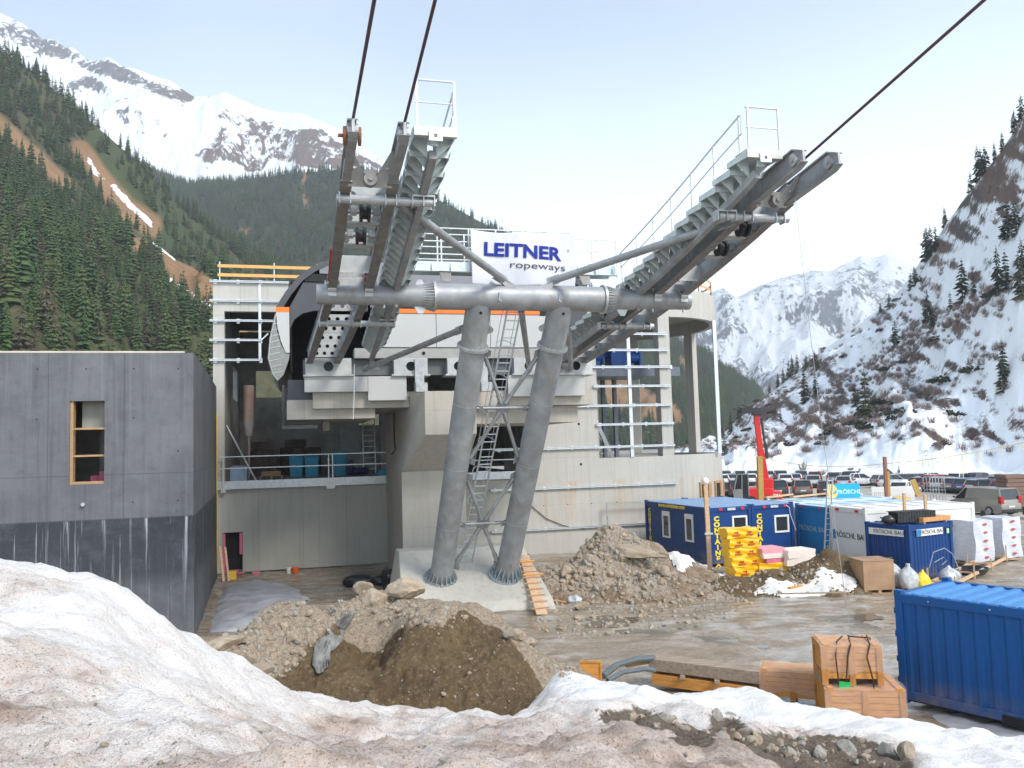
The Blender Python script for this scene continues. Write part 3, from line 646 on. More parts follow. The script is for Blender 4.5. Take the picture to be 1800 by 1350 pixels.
# ================================================================ concrete buildings (building axes: x along the facade, y into it)
def concrete(name, a, b, dark, panel=None, rust=0, streak=0, rough=.8, seam=(0.5, 0.5)):
    t = NT(name); v = t.co()
    n = t.noise(v, .5, 6, .6); n2 = t.noise(v, 3.5, 7, .65); vs = t.noise(t.co((2.2, 2.2, .12)), 2.0, 5, .6)
    c = t.mix(t.ramp(n, [(.3, 0.0), (.7, 1.0)]), a, b)
    c = t.mix(t.math('MULTIPLY', t.ramp(vs, [(.5, 0.0), (.72, 1.0)]), .45), c, dark)
    c = t.mix(t.math('MULTIPLY', t.ramp(n2, [(.55, 0.0), (.7, 1.0)]), .3), c, dark)
    sp = t.n('ShaderNodeSeparateXYZ'); t.l(v, sp.inputs[0])
    if rust:
        zz = t.math('MULTIPLY', sp.outputs['Z'], .1)
        bandz = t.math('MULTIPLY', t.ramp(zz, [(.10, 0.0), (.20, .6), (.38, 1.0), (.395, 0.0)]), rust)
        rs = t.ramp(t.noise(t.co((2.6, 2.6, .10), (3, 1, 0)), 1.6, 5, .6), [(.46, 0.0), (.66, 1.0)])
        c = t.mix(t.math('MULTIPLY', bandz, rs), c, (.46, .27, .12))
    if streak:
        zz = t.math('MULTIPLY', sp.outputs['Z'], .1)
        st = t.ramp(t.noise(t.co((4.5, 4.5, .10)), 1.6, 6, .7), [(.56, 0.0), (.66, 1.0)])
        low = t.ramp(zz, [(.0, .25), (.2, .6), (.395, 1.0), (.402, .1)])
        lowd = t.ramp(zz, [(.05, .15), (.17, .30), (.23, .9), (.398, 1.0), (.402, 0.0)])
        c = t.mix(t.math('MULTIPLY', lowd, .9), c, (.030, .034, .043))
        c = t.mix(t.math('MULTIPLY', t.math('MULTIPLY', st, low), streak), c, (.42, .45, .48))
        ef = t.math('MULTIPLY', t.ramp(t.noise(t.co((1, 1, 1.6), (2, 0, 5)), 1.1, 9, .75), [(.50, 0.0), (.74, 1.0)]), .35)
        c = t.mix(ef, c, (.19, .20, .22))
    if panel:
        br = t.n('ShaderNodeTexBrick'); cb = t.n('ShaderNodeCombineXYZ')
        ax = t.math('ADD', sp.outputs['X'], sp.outputs['Y'])
        t.l(ax, cb.inputs[0]); t.l(sp.outputs['Z'], cb.inputs[1]); t.l(cb.outputs[0], br.inputs['Vector'])
        br.offset = 0; br.inputs['Scale'].default_value = 1; br.inputs['Brick Width'].default_value = panel[0]; br.inputs['Row Height'].default_value = panel[1]
        br.inputs['Mortar Size'].default_value = .018; br.inputs['Mortar Smooth'].default_value = .2
        br.inputs['Color1'].default_value = (0, 0, 0, 1); br.inputs['Color2'].default_value = (.25, .25, .25, 1); br.inputs['Mortar'].default_value = (1, 1, 1, 1)
        bs = t.n('ShaderNodeSeparateColor'); t.l(br.outputs['Color'], bs.inputs[0])
        c = t.mix(t.math('MULTIPLY', bs.outputs[0], seam[0]), c, dark)
    t.col(c); t.rough(rough); t.b.inputs['Specular IOR Level'].default_value = .2
    t.bump(t.math('ADD', t.math('MULTIPLY', n2, .5), t.noise(v, 30, 3)), .22, .02); return t.mat
M_CONC = concrete('pale_concrete', (.49, .472, .432), (.42, .405, .37), (.34, .32, .288), (1.33, 2.6), rust=.55)
M_CONC2 = concrete('grey_concrete', (.33, .32, .285), (.27, .26, .235), (.19, .185, .165), None)
M_PIER = concrete('pier_concrete', (.48, .445, .39), (.41, .38, .33), (.32, .285, .24), (1.25, 2.5), seam=(.35, .3))
M_FOUND = concrete('foundation_concrete', (.55, .515, .445), (.46, .43, .37), (.33, .295, .245), None)
M_DARK = concrete('dark_tinted_concrete', (.165, .166, .175), (.10, .102, .11), (.05, .052, .06), (2.2, 5.4), streak=.9, seam=(.45, .4), rough=.62)
M_GALV = mat('galvanised_steel', (.46, .47, .475), .42, .55, var=.25, scale=5, bump=.05)
M_RAIL = mat('galvanised_rail', (.60, .62, .64), .4, .45, var=.15, scale=8)
M_WOODF = mat('formwork_timber', (.42, .25, .12), .75, var=.35, scale=4, stretch=(1, 1, 6))
M_PINK = mat('pink_insulation_foam', (.66, .17, .26), .8, var=.15)
M_BLACK = mat('black_parts_and_dark_openings', (.012, .012, .014), .8)  # black for cables and trim, also for shade painted into openings and holes
M_DKINT = mat('dark_interior_plaster', (.36, .345, .32), .85, var=.4, scale=1.2)
M_PANEL = concrete('grey_facade_panel', (.47, .46, .41), (.42, .41, .365), (.32, .31, .275), (2.18, 9.0), seam=(.9, .5))
M_ORGP = mat('orange_safety_plank', (.72, .36, .11), .6, var=.2, scale=4)
M_GLASS = mat('dark_window_glass', (.03, .035, .04), .08, var=.1, spec=.6)
FZ = 4.5; BB = 44.0
sb_ = thing('station_building', 'large unfinished pale concrete station building with open upper floor behind the steel cable car tower', 'building', (-4.3, BB, 0))
# lower wall with grey panels and a doorway
mb = MB(); mb.bx(-2.9, 12.0, BB, BB+.4, 0.02, 4.15); mb.bx(-3.85, -2.9, BB, BB+.4, 2.0, 4.15); mb.bx(-4.3, -3.85, BB, BB+.4, 0, 4.15)
mb.build('panel_wall', M_PANEL, sb_)
mb = MB(); mb.bx(-3.85, -3.72, BB-.04, BB+.1, 0, 1.95); mb.bx(-3.05, -2.92, BB-.04, BB+.1, .9, 1.95); mb.bx(-3.7, -3.1, BB-.06, BB+.3, .02, .12); mb.build('door_insulation', M_PINK, sb_)
mb = MB(); mb.bx(-3.85, -2.9, BB+.25, BB+.3, 0.12, 2.0); mb.build('door_opening', M_BLACK, sb_)  # black sheet paints the shade inside the doorway
# floor slab with steel edge
mb = MB(); mb.bx(-4.3, 12.0, BB-.15, 57.5, 4.16, FZ); mb.build('floor_slab', mat('slab_concrete', (.24, .25, .25), .7, var=.3), sb_)
mb = MB(); mb.bx(-4.2, 12.0, BB-.19, BB-.152, 4.2, 4.56); mb.beam((-4.2, BB-.21, 4.18), (12, BB-.21, 4.18), .06, .05); mb.build('slab_edge', M_RAIL, sb_)
# solid wall right of the opening, upper window opening, corner column
mb = MB(); mb.bx(12.0, 16.25, BB, BB+.45, -.2, 13.2); mb.bx(16.25, 20.7, BB, BB+.45, -.2, 5.1)
mb.build('front_wall', M_CONC, sb_)
mb = MB(); mb.bx(20.15, 20.85, BB, BB+.7, 5.1, 13.2); mb.build('corner_column', M_CONC, sb_)
mb = MB(); mb.bx(-4.3, -3.75, BB, BB+.6, FZ, 13.2); mb.build('corner_column', M_CONC, sb_)
mb = MB(); mb.bx(-4.3, -.6, BB, BB+.45, 13.2, 14.72); mb.build('top_beam', M_CONC, sb_); mb = MB(); mb.bx(13.6, 20.7, BB, BB+.45, 13.2, 14.8); mb.build('top_beam', M_CONC, sb_)
# curved end: parapet wall, ring beam, ceiling, columns
RS_ = .92
def ringpts(R, n, a0=-90, a1=90): return [(20.7 + RS_*R*cos(radians(a0 + (a1-a0)*i/n)), 50 + R*sin(radians(a0 + (a1-a0)*i/n))) for i in range(n+1)]
def ring(mb, R0, R1, z0, z1, n=28, a0=-90, a1=90):
    o = ringpts(R1, n, a0, a1); i_ = ringpts(R0, n, a0, a1)[::-1]
    p = o + i_; k = len(p); vs = [(x, y, z0) for x, y in p] + [(x, y, z1) for x, y in p]
    fs = [(j, (j+1) % k, k+(j+1) % k, k+j) for j in range(k)]
    for j in range(n):
        q = k-1-j; fs += [(j, q, q-1, j+1), (k+j, k+j+1, k+q-1, k+q)]
    mb.add(vs, fs)
mb = MB(); ring(mb, 5.65, 6.0, -.2, 5.14)
parapet = mb.build('curved_wall', M_CONC, sb_)
mb = MB(); ring(mb, 5.6, 6.0, 13.2, 14.85); mb.build('curved_beam', M_CONC, sb_)
mb = MB(); p = ringpts(5.6, 24) ; mb.prism(p, 14.0, 14.3, lambda u, v, w_: (u, v, w_)); mb.build('ceiling', M_CONC2, sb_)
for ang in (14, 62):
    mb = MB(); ca, sa = cos(radians(ang)), sin(radians(ang)); c = Vector((20.7+RS_*5.8*ca, 50+5.8*sa, 0)); d = Vector((-sa, ca, 0)) * .45
    mb.beam(c + Vector((0, 0, 5.14)), c + Vector((0, 0, 13.2)), .38, .8, up=(-sa, ca, 0)); mb.build('curved_column', M_CONC, sb_)
mb = MB()
for dx in (0, .16): mb.beam((24.35+dx, 45.2+dx, 5.14), (24.35+dx, 45.2+dx, 13.2), .12, .16, up=(1, 0, 0))
mb.build('steel_post', M_RAIL, sb_)
# small timber-lined windows low in the curved wall
for ang in (-66, -50, -26):
    ca, sa = cos(radians(ang)), sin(radians(ang)); c = Vector((20.7+RS_*6.0*ca, 50+6.0*sa, 2.75)); tn = Vector((-sa, ca, 0)); nr = Vector((ca, sa, 0))
    mb = MB(); mb.beam(c - tn*.42 + nr*.02 - Vector((0, 0, .65)), c - tn*.42 + nr*.02 + Vector((0, 0, .65)), .12, .14, up=nr)
    mb.beam(c + tn*.42 + nr*.02 - Vector((0, 0, .65)), c + tn*.42 + nr*.02 + Vector((0, 0, .65)), .30, .14, up=nr); mb.beam(c - tn*.5 + nr*.02 + Vector((0, 0, .68)), c + tn*.5 + nr*.02 + Vector((0, 0, .68)), .14, .1, up=nr)
    wn = mb.build('window', M_WOODF, sb_)
    mb = MB(); mb.beam(c - tn*.36 + nr*.015, c + tn*.28 + nr*.015, .05, 1.3, up=(0, 0, 1)); mb.build('pane', M_BLACK, wn)
# roof, side and back walls
mb = MB(); mb.bx(-4.3, -.6, BB+.45, 57.5, 14.1, 14.5); mb.bx(-.6, 13.6, 50, 57.5, 14.0, 14.4); mb.bx(13.6, 20.7, BB+.45, 56, 14.1, 14.5); mb.build('roof', M_CONC2, sb_)
mb = MB(); mb.bx(-4.3, -3.95, BB+.6, 52, FZ, 14.1); mb.bx(-4.3, -3.95, 52, 57.5, FZ, 9.2); mb.bx(-4.3, -3.95, 52, 57.5, 11.2, 14.1); mb.bx(-4.3, -3.95, 55.5, 57.5, 9.2, 11.2)
mb.build('side_wall', M_DKINT, sb_)
mb = MB(); mb.bx(-4.3, 1.0, 57.5, 57.8, FZ, 9.6); mb.bx(-4.3, -2.9, 57.5, 57.8, 9.6, 11.4); mb.bx(-1.2, 4.6, 57.5, 57.8, 9.6, 14.0); mb.bx(-4.3, -1.2, 57.5, 57.8, 11.4, 14.0)
mb.bx(1.0, 3.6, 57.5, 57.8, FZ, 9.6); mb.bx(3.6, 6.2, 57.5, 57.8, FZ, 7.6); mb.bx(6.2, 14.0, 57.5, 57.8, FZ, 14.0); mb.bx(3.6, 6.2, 57.5, 57.8, 9.2, 14.0)
mb.build('back_wall', M_DKINT, sb_)
mb = MB(); mb.bx(14.0, 14.3, 46, 57.5, 0, 14.0); mb.build('inner_wall', M_DKINT, sb_)
mb = MB(); mb.bx(14.3, 20.7, 46, 56, 4.7, 5.0); p = ringpts(5.6, 24); mb.prism(p, 4.7, 5.0, lambda u, v, w_: (u, v, w_)); mb.build('upper_floor', M_CONC2, sb_)
for z0, z1 in ((13.2, 14.1), (4.9, 5.5)): mb = MB(); mb.bx(14.3, 20.9, 55.7, 56, z0, z1); mb.build('rear_beam', M_CONC2, sb_)
for x in (2.2, 4.55):
    mb = MB(); mb.bx(x, x+1.1, 49.5, 50.3, FZ, 9.1); mb.build('inner_column', mat('inner_column_concrete', (.25, .25, .245), .8, var=.2), sb_)
for x, y, q in ((15.6, 52, .28), (18.6, 54, .32), (20.3, 55.6, .3)):
    mb = MB(); mb.tube((x, y, 5.0), (x, y, 14.0), q, n=14); mb.build('round_column', M_PIER, sb_)
# mezzanine deck with blue drive machinery seen through the grid
mb = MB(); mb.bx(15.0, 21.4, 46.2, 50.5, 10.02, 10.4); mb.bx(15.0, 22.4, 46.0, 46.2, 9.9, 10.45); mb.build('steel_mezzanine', mat('dark_painted_steel', (.13, .15, .18), .5, .3), sb_)
M_BLUE = mat('blue_machine_paint', (.015, .10, .38), .4, var=.2)
mc = thing('drive_machinery', 'blue drive motor and gearbox on the steel mezzanine behind the open window grid', 'machinery', (18, 47.5, 10.4))
mb = MB(); mb.tube((16.7, 47.6, 11.3), (17.9, 47.6, 11.3), .55, n=16); mb.bx(16.9, 17.7, 47.2, 48, 10.4, 11); mb.tube((16.5, 47.6, 11.3), (16.7, 47.6, 11.3), .3, n=12); mb.build('motor', M_BLUE, mc, bev=.03)
mb = MB(); mb.bx(18.4, 19.4, 47.1, 48.2, 10.4, 11.7); mb.tube((19.4, 47.6, 11.2), (20.3, 47.6, 11.2), .38, n=14); mb.tube((17.9, 47.6, 11.3), (18.4, 47.6, 11.3), .12); mb.bx(20.3, 20.45, 47.2, 48.1, 10.5, 11.7); mb.build('gearbox', M_BLUE, mc, bev=.03)
for q in (18.2, 19.2, 20.0):
    mb = MB(); mb.bx(q, q+.22, 51, 51.3, 5, 13.9); mb.build('steel_column', mat('dark_painted_steel', (.13, .15, .18), .5, .3), sb_)
# stair inside
mb = MB()
for sx in (16.0, 16.9): mb.beam((sx, 48, 8.9), (sx + 1.7, 48, 5.05), .05, .24)
for k in range(13): u = k / 13; mb.bx(16.1 + 1.7*u, 16.32+1.7*u, 47.6, 48.6, 8.8-3.8*u, 8.84-3.8*u)
mb.beam((16, 47.5, 9.9), (17.7, 47.5, 6.1), .04, .04); mb.bx(15.0, 16.4, 47, 48.8, 8.85, 8.95); mb.build('inner_stair', M_GALV, sb_)
# facade rails (galvanised battens held off the concrete)
for (x0, x1, z) in ((16.05, 20.6, 12.16), (15.7, 20.7, 11.22), (13.6, 20.75, 10.25), (16.0, 20.7, 9.15), (11.2, 20.75, 8.05), (16.1, 20.85, 6.98), (10.2, 20.85, 5.72), (9.9, 20.9, 3.55), (9.9, 20.9, 1.33)):
    mb = MB(); mb.bx(x0, x1, BB-.16, BB-.06, z-.06, z+.06); mb.bx(x0, x1, BB-.2, BB-.162, z+.03, z+.06)
    for k in range(int((x1-x0)/1.4)+1): mb.bx(x0+.2+k*1.4, x0+.32+k*1.4, BB-.058, BB-.002, z-.12, z+.1)
    mb.build('facade_rail', M_RAIL, sb_)
mb = MB(); mb.bx(18.15, 18.35, BB-.05, BB+.1, 5.1, 13.2); mb.build('window_post', M_RAIL, sb_)
for (x1, z) in ((-.55, 14.72), (-1.0, 13.72), (-1.35, 12.7), (-2.0, 11.7), (-2.0, 10.68)):
    mb = MB(); mb.bx(-4.45, x1, BB-.16, BB-.06, z-.05, z+.05); mb.bx(-4.45, x1, BB-.2, BB-.162, z+.02, z+.05)
    for k in range(3): mb.bx(-4.25+k*1.1, -4.1+k*1.1, BB-.058, BB-.002, z-.14, z+.1)
    mb.build('facade_rail', M_RAIL, sb_)
mb = MB(); mb.bx(-2.08, -1.95, BB-.058, BB-.005, 10.63, 14.6); mb.beam((-2.0, BB-.1, 11.65), (-1.6, BB-.1, 12.05), .06, .06); mb.build('facade_post', M_RAIL, sb_)
# deck handrail
mb = MB()
for z in (5.78, 5.2): mb.beam((-4.0, BB-.28, z), (12.0, BB-.28, z), .045, .05)
for x in (-3.8, 1.35, 1.55, 6.6, 6.8, 11.6): mb.beam((x, BB-.28, 4.0), (x, BB-.28, 5.8), .05, .05, up=(1, 0, 0)); mb.bx(x-.12, x+.12, BB-.26, BB-.19, 4.0, 4.3)
mb.build('deck_handrail', M_RAIL, sb_)
mb = MB(); mb.pipe([(11.6, BB-.05, 3.3), (12.2, BB-.06, 2.6), (13.0, BB-.06, 1.9), (14.0, BB-.06, 1.45), (15.2, BB-.07, 1.2)], .022, n=6); mb.build('slack_cable', M_BLACK, sb_)
mb = MB(); mb.bx(16.4, 16.46, BB-.5, BB-.45, 0, 2.6); mb.bx(16.4, 20.2, BB-.5, BB-.45, 2.55, 2.6); mb.build('temporary_rail', M_GALV, sb_)
# form-tie holes
for x, z in ((15.1, 7.05), (15.15, 4.8), (12.8, 6.2), (13.4, 8.9), (14.7, 8.4), (12.9, 2.6), (14.3, 2.6), (17.2, 2.6), (15.7, 2.6)):
    mb = MB(); mb.tube((x, BB-.012, z), (x, BB+.05, z), .07 if x > 15 and z > 4 else .03, n=10); mb.build('form_tie_hole', M_BLACK, sb_)
# orange safety rails on the roof edges (loose scaffolding boards)
rl = thing('roof_guard_rail', 'orange board guard rail on the flat roof left of the dark station hood', 'guard rail', (-4.2, BB+.3, 14.72))
mb = MB()
for z in (15.15, 15.62): mb.beam((-4.1, BB+.35, z), (1.2, BB+.35, z-.02), .04, .16)
mb.build('board', M_ORGP, rl)
for x in (-4.0, -1.3, .9):
    mb = MB(); mb.beam((x, BB+.42, 14.5), (x, BB+.42, 15.85), .05, .05, up=(1, 0, 0)); mb.build('post', M_RAIL, rl)
rl = thing('roof_guard_rail', 'orange guard rail curving along the rim of the round concrete end', 'guard rail', (20.7, 50, 14.85))
mb = MB()
for z in (15.3, 15.8):
    p = ringpts(5.8, 14, -60, 40)
    for i in range(len(p)-1): mb.beam((*p[i], z), (*p[i+1], z), .04, .13)
p = ringpts(5.8, 14, -60, 40)
mb.beam((*p[6], 14.95), (*p[9], 15.6), .04, .12); mb.build('board', M_ORGP, rl)
for i in (0, 4, 8, 11, 14):
    mb = MB(); mb.beam((*p[i], 14.85), (*p[i], 15.95), .06, .06, up=(1, 0, 0)); mb.build('post', mat('red_oxide_steel', (.35, .09, .05), .6), rl)
# things stored on the open floor
def B_single(name, label, cat, mb, m_, base, bev=0, group=None, smooth=False):
    return mb.build(name, m_, None, smooth, bev, label, cat, group, base, 'B')
M_CYAN = mat('turquoise_plastic', (.01, .30, .48), .45, var=.15)
def tub(x, y, s, h, label):
    mb = MB(); mb.add([(x-s, y-s, FZ), (x+s, y-s, FZ), (x+s, y+s, FZ), (x-s, y+s, FZ), (x-s*1.15, y-s*1.15, FZ+h), (x+s*1.15, y-s*1.15, FZ+h), (x+s*1.15, y+s*1.15, FZ+h), (x-s*1.15, y+s*1.15, FZ+h)],
        [(0,3,2,1), (0,1,5,4), (1,2,6,5), (2,3,7,6), (3,0,4,7), (4,5,6,7)])
    mb.bx(x-s*1.2, x+s*1.2, y-s*1.2, y+s*1.2, FZ+h, FZ+h+.08); B_single('storage_bin', label, 'bin', mb, M_CYAN, (x, y, FZ), .02, 'turquoise bins on the open floor')
tub(-.3, 48.5, .33, 1.2, 'turquoise plastic bin on the open floor beside the wooden pallet')
tub(.55, 48.0, .33, 1.1, 'turquoise plastic bin on the open floor, middle one of the three')
tub(2.1, 48.3, .33, 1.3, 'tall turquoise plastic bin on the open floor nearest the wide inner column')
mb = MB(); mb.bx(4.0, 5.4, 45.6, 46.2, FZ, FZ+.32); B_single('storage_crate', 'flat turquoise crate on the floor edge before the inner columns', 'crate', mb, M_CYAN, (4.7, 46, FZ), .02)
pal = thing('wooden_pallet', 'small wooden pallet load on the open floor behind the deck handrail', 'pallet', (-1.6, 47.2, FZ))
mb = MB()
for k in range(5): mb.bx(-2.2+k*.26, -2.0+k*.26, 46.8, 47.6, FZ+.14, FZ+.17)
for k in range(3): mb.bx(-2.2+k*.55, -2.08+k*.55, 46.8, 47.6, FZ, FZ+.138)
mb.build('pallet_deck', M_WOODF, pal)
mb = MB(); mb.bx(-2.1, -1.1, 46.9, 47.5, FZ+.172, FZ+.42); mb.build('boards', M_WOODF, pal)
mb = MB(); mb.bx(-3.6, -2.75, 45.3, 46.2, FZ, FZ+.75); mb.bx(-3.5, -2.85, 45.4, 46.1, FZ+.75, FZ+.8); B_single('site_cabinet', 'pale blue metal cabinet on the deck corner beside the left column', 'cabinet', mb, mat('pale_blue_metal', (.30, .40, .52), .5), (-3.2, 45.7, FZ), .02)
mb = MB(); mb.tube((-3.75, 45, 7.4), (-2.3, 44.9, FZ+.02), .06, n=8); B_single('leaning_prop', 'long grey pole leaning against the left column of the open floor', 'pole', mb, M_GALV, (-2.3, 44.9, FZ))
ld = thing('inner_ladder', 'aluminium ladder standing between the two inner columns', 'ladder', (3.9, 50, FZ))
for x in (3.55, 4.25):
    mb = MB(); mb.beam((x, 49.6, FZ), (x, 50.2, 9.0), .06, .04, up=(0, 1, 0)); mb.build('rail', M_RAIL, ld)
mb = MB()
for k in range(13): mb.tube((3.55, 49.65+k*.045, FZ+.3+k*.33), (4.25, 49.65+k*.045, FZ+.3+k*.33), .02, n=6)
mb.build('rungs', M_RAIL, ld)
mb = MB(); mb.bx(-3.0, -1.4, 52, 52.6, FZ, FZ+1.6); mb.bx(-2.9, -2.0, 51.9, 52.5, FZ+1.6, FZ+2.1); mb.bx(-1.3, 1.2, 53.5, 54.3, FZ, FZ+1.7); mb.bx(-1.0, .3, 53.4, 54.1, FZ+1.7, FZ+2.2)
B_single('stacked_materials', 'dark pile of stacked building materials deep inside the open floor', 'materials', mb, mat('dark_mixed_goods', (.14, .10, .08), .8, var=.6, scale=3), (-1, 53, FZ), .03)
mb = MB(); mb.tube((-2.9, 49.5, 7.6), (-2.9, 49.5, 9.8), .3, n=14); mb.tube((-2.9, 49.5, 6.9), (-2.9, 49.5, 7.6), .18, .3, n=14); mb.tube((-2.9, 49.5, FZ), (-2.9, 49.5, 6.9), .06); B_single('mortar_silo', 'narrow pale silo with an orange foot inside the open floor by the left column', 'silo', mb, mat('silo_paint', (.55, .58, .62), .5, c2=(.60, .24, .08), scale=.5), (-2.9, 49.5, FZ), smooth=True)
mb = MB()
for k in range(3): mb.ball((2.9+k*.28, 47.6, FZ+.25), .25, .3, .22)
mb.tube((2.7, 47.8, FZ), (2.7, 47.8, FZ+.9), .14); B_single('rubbish_sacks', 'dark blue sacks heaped by the wide inner column', 'sacks', mb, mat('dark_blue_sack', (.02, .03, .12), .5), (3, 47.6, FZ), smooth=True)

# ---------------------------------------------------------------- pier and platform that carry the lift station
pr = thing('concrete_pier', 'massive concrete pier with a flared head under the lift station', 'pier', (5.6, 38, 0))
mb = MB(); mb.bx(4.2, 7.0, 36.0, 42.7, -.2, 4.95); mb.build('shaft', M_PIER, pr)
mb = MB(); prof = [(36.0, 4.952), (42.7, 4.952), (42.7, 8.3), (33.8, 8.3), (33.8, 6.5)]
mb.prism(prof, 4.198, 7.002, lambda u, v, w_: (w_, u, v))
mb.v = [(x + (.75 if y < 34 and x < 5 else (.0 if x < 5 else .1 * (y < 34))), y, z) for x, y, z in mb.v]
mb.build('flared_head', M_PIER, pr)
mb = MB(); mb.pipe([(4.19, 38.5, 7.6), (4.17, 38.45, 6.6), (4.19, 38.3, 5.9), (4.0, 38.2, 5.7)], .03, n=6); mb.build('hanging_cable', M_BLACK, pr)
mb = MB(); mb.bx(.5, 13.4, 36.9, 44, 7.8, 8.5); mb.bx(-.6, 3.2, 37.2, 44, 7.35, 8.2); mb.build('platform_slab', M_PIER, pr)
mb = MB(); mb.bx(1.0, 1.3, 40, 44, 6.9, 7.34); mb.build('platform_beam', M_PIER, pr); mb = MB(); mb.bx(7.1, 12.8, 37.4, 44, 7.0, 7.79); mb.build('platform_beam', M_PIER, pr)

# ---------------------------------------------------------------- tower foundation
fd = thing('tower_foundation', 'sloping concrete foundation block under the tower legs', 'foundation', (6.3, 31.5, 0))
mb = MB()
sec = [(34.6, -.3), (34.6, 1.85), (33.5, 1.85), (30.0, .30), (29.75, .02), (29.6, -.5)]
mb.prism(sec, 3.4, 9.1, lambda u, v, w_: (w_ + (.55 if w_ < 5 else -.35) * (v - .9) * .35 + (-.15 if w_ > 5 else .15), u, v))
mb.build('block', M_FOUND, fd, bev=.04)
# pallet-wood ladder on its right flank is a thing of its own
# ---------------------------------------------------------------- dark tinted building on the left
db = thing('dark_concrete_building', 'dark stained flat-roofed concrete building with one timber-framed opening on the left', 'building', (-8, 29, 0))
ZT = 9.3
w0, w1, h0, h1 = -7.08, -6.07, 5.13, 7.76
mb = MB(); f0, f1 = 28.7, 29.05
mb.bx(-17, w0, f0, f1, 4.0, ZT); mb.bx(w1, -3.41, f0, f1, 4.0, ZT); mb.bx(w0, w1, f0, f1, 4.0, h0); mb.bx(w0, w1, f0, f1, h1, ZT)
mb.bx(-17, -3.39, f0-.025, f1, -.3, 3.997)
mb.build('front_wall', M_DARK, db)
mb = MB()
poly = [(-3.408, 29.052), (-4.10, 43.6), (-4.45, 43.6), (-3.76, 29.052)]
mb.prism(poly, 4.0, ZT, lambda u, v, w_: (u, v, w_)); mb.prism([(u+.022, v) for u, v in poly], -.3, 3.997, lambda u, v, w_: (u, v, w_)); mb.build('side_wall', M_DARK, db)
mb = MB(); mb.prism([(-17, 29.053), (-3.77, 29.053), (-4.46, 43.5), (-17, 43.5)], ZT-.45, ZT-.15, lambda u, v, w_: (u, v, w_)); mb.build('roof', M_CONC2, db)
mb = MB(); mb.bx(-17, -3.70, f0+.03, f0+.26, ZT+.002, ZT+.06); mb.prism([(-3.49, 29.3), (-4.14, 43.4), (-4.3, 43.4), (-3.65, 29.3)], ZT+.002, ZT+.05, lambda u, v, w_: (u, v, w_)); mb.build('parapet_board', mat('pale_formwork_board', (.55, .50, .40), .7, var=.2), db)
mb = MB(); mb.bx(w0, w0+.09, f0+.06, f1, h0, h1); mb.bx(w0+.09, w1, f0+.06, f0+.2, h0, h0+.08)
wf = mb.build('window_frame', M_WOODF, db)
mb = MB(); mb.bx(w0+.22, w1-.003, f1+.25, f1+.29, 6.92, h1+.3); mb.build('inner_board', M_CONC2, db)
for z in (6.02, 6.88):
    mb = MB(); mb.bx(w0+.09, w1, f0+.1, f0+.16, z-.03, z+.03); mb.build('timber_bar', M_WOODF, wf)
mb = MB(); mb.bx(-9, -5.4, 33.2, 33.4, 4, ZT-.46); mb.bx(-9, -5.4, 29.06, 33.2, 4.0, 4.3); mb.bx(-6.7, -6.5, 31, 31.1, 4.3, 8.8); mb.bx(-9.0, -8.8, 29.06, 33.2, 4.3, 8.8); mb.bx(-5.6, -5.4, 29.06, 33.2, 4.3, 8.8); mb.build('inner_room', M_DKINT, db)
mb = MB(); mb.holed(0, 1, 0, 1, [(.5, .5, .12)], 0, .1, lambda u, v, w_: (0, 0, 0)) if False else None
for x, z in ((-8.02, 8.78), (-6.62, 8.78), (-5.22, 8.78), (-3.88, 8.78), (-8.02, 7.2), (-5.22, 7.2), (-3.88, 6.1), (-5.22, 4.5), (-3.88, 4.5)): mb = MB(); mb.tube((x, f0-.008, z), (x, f0+.05, z), .025, n=8); mb.build('form_tie_hole', M_BLACK, db)
mb = MB(); mb.tube((-6.66, f0-.1, 4.5), (-6.66, f0, 4.5), .06, n=10); mb.build('pipe_stub', M_GALV, db)
mb = MB(); mb.beam((-4.05, 43.3, .3), (-4.06, 43.35, 7.9), .04, .04, up=(1, 0, 0)); mb.build('yellow_cable', mat('yellow_plastic', (.75, .50, .02), .5), db)
mb = MB(); mb.bx(-6.85, -6.15, 30.4, 30.9, 4.3, 5.35); mb.bx(-6.5, -6.1, 30.0, 30.3, 4.3, 5.5); B_single('foam_block', 'pink insulation foam block seen through the timber-framed opening', 'foam block', mb, M_PINK, (-6.5, 30.6, 4.3), .02)
# pieces behind its roof
M_WHITEP = mat('white_machine_paint', (.72, .72, .70), .45, var=.12)
ex = thing('excavator', 'white excavator arm showing above the dark building roof at the left edge', 'excavator', (-13.2, 46, 0))
mb = MB()
arm = [(-15.2, 9.1), (-12.9, 11.15), (-12.55, 11.2), (-12.2, 10.6), (-11.9, 9.5), (-12.3, 9.4), (-12.9, 10.3), (-14.6, 8.7)]
mb.prism(arm, 46, 46.5, lambda u, v, w_: (u, w_, v)); mb.build('boom', M_WHITEP, ex, bev=.04)
mb = MB(); mb.beam((-12.1, 46.25, 10.6), (-11.4, 46.25, 9.3), .3, .35); mb.bx(-12.2, -8.6, 45.6, 47, 9.0, 9.5); mb.ball((-10.2, 46, 9.6), .45, .5, .45); mb.bx(-15.4, -8.4, 45, 47.5, .6, 9.0); mb.build('body', M_WHITEP, ex, bev=.05)
for y in (44.7, 47.3):
    mb = MB(); mb.bx(-15.5, -8.3, y, y+.5, 0, .6); mb.build('crawler_track', M_BLACK, ex, bev=.2)
text('on', .7, mat('dark_lettering', (.06, .06, .07), .5), ex, (-13.9, 45.985, 9.95), (.75, 0, .66), (-.66, 0, .75), bold=.01)
mb = MB(); mb.beam((-9.55, 46.2, 9.0), (-9.55, 46.2, 10.9), .2, .2, up=(1, 0, 0)); mb.build('warning_post', mat('yellow_plastic', (.75, .50, .02), .5), ex)
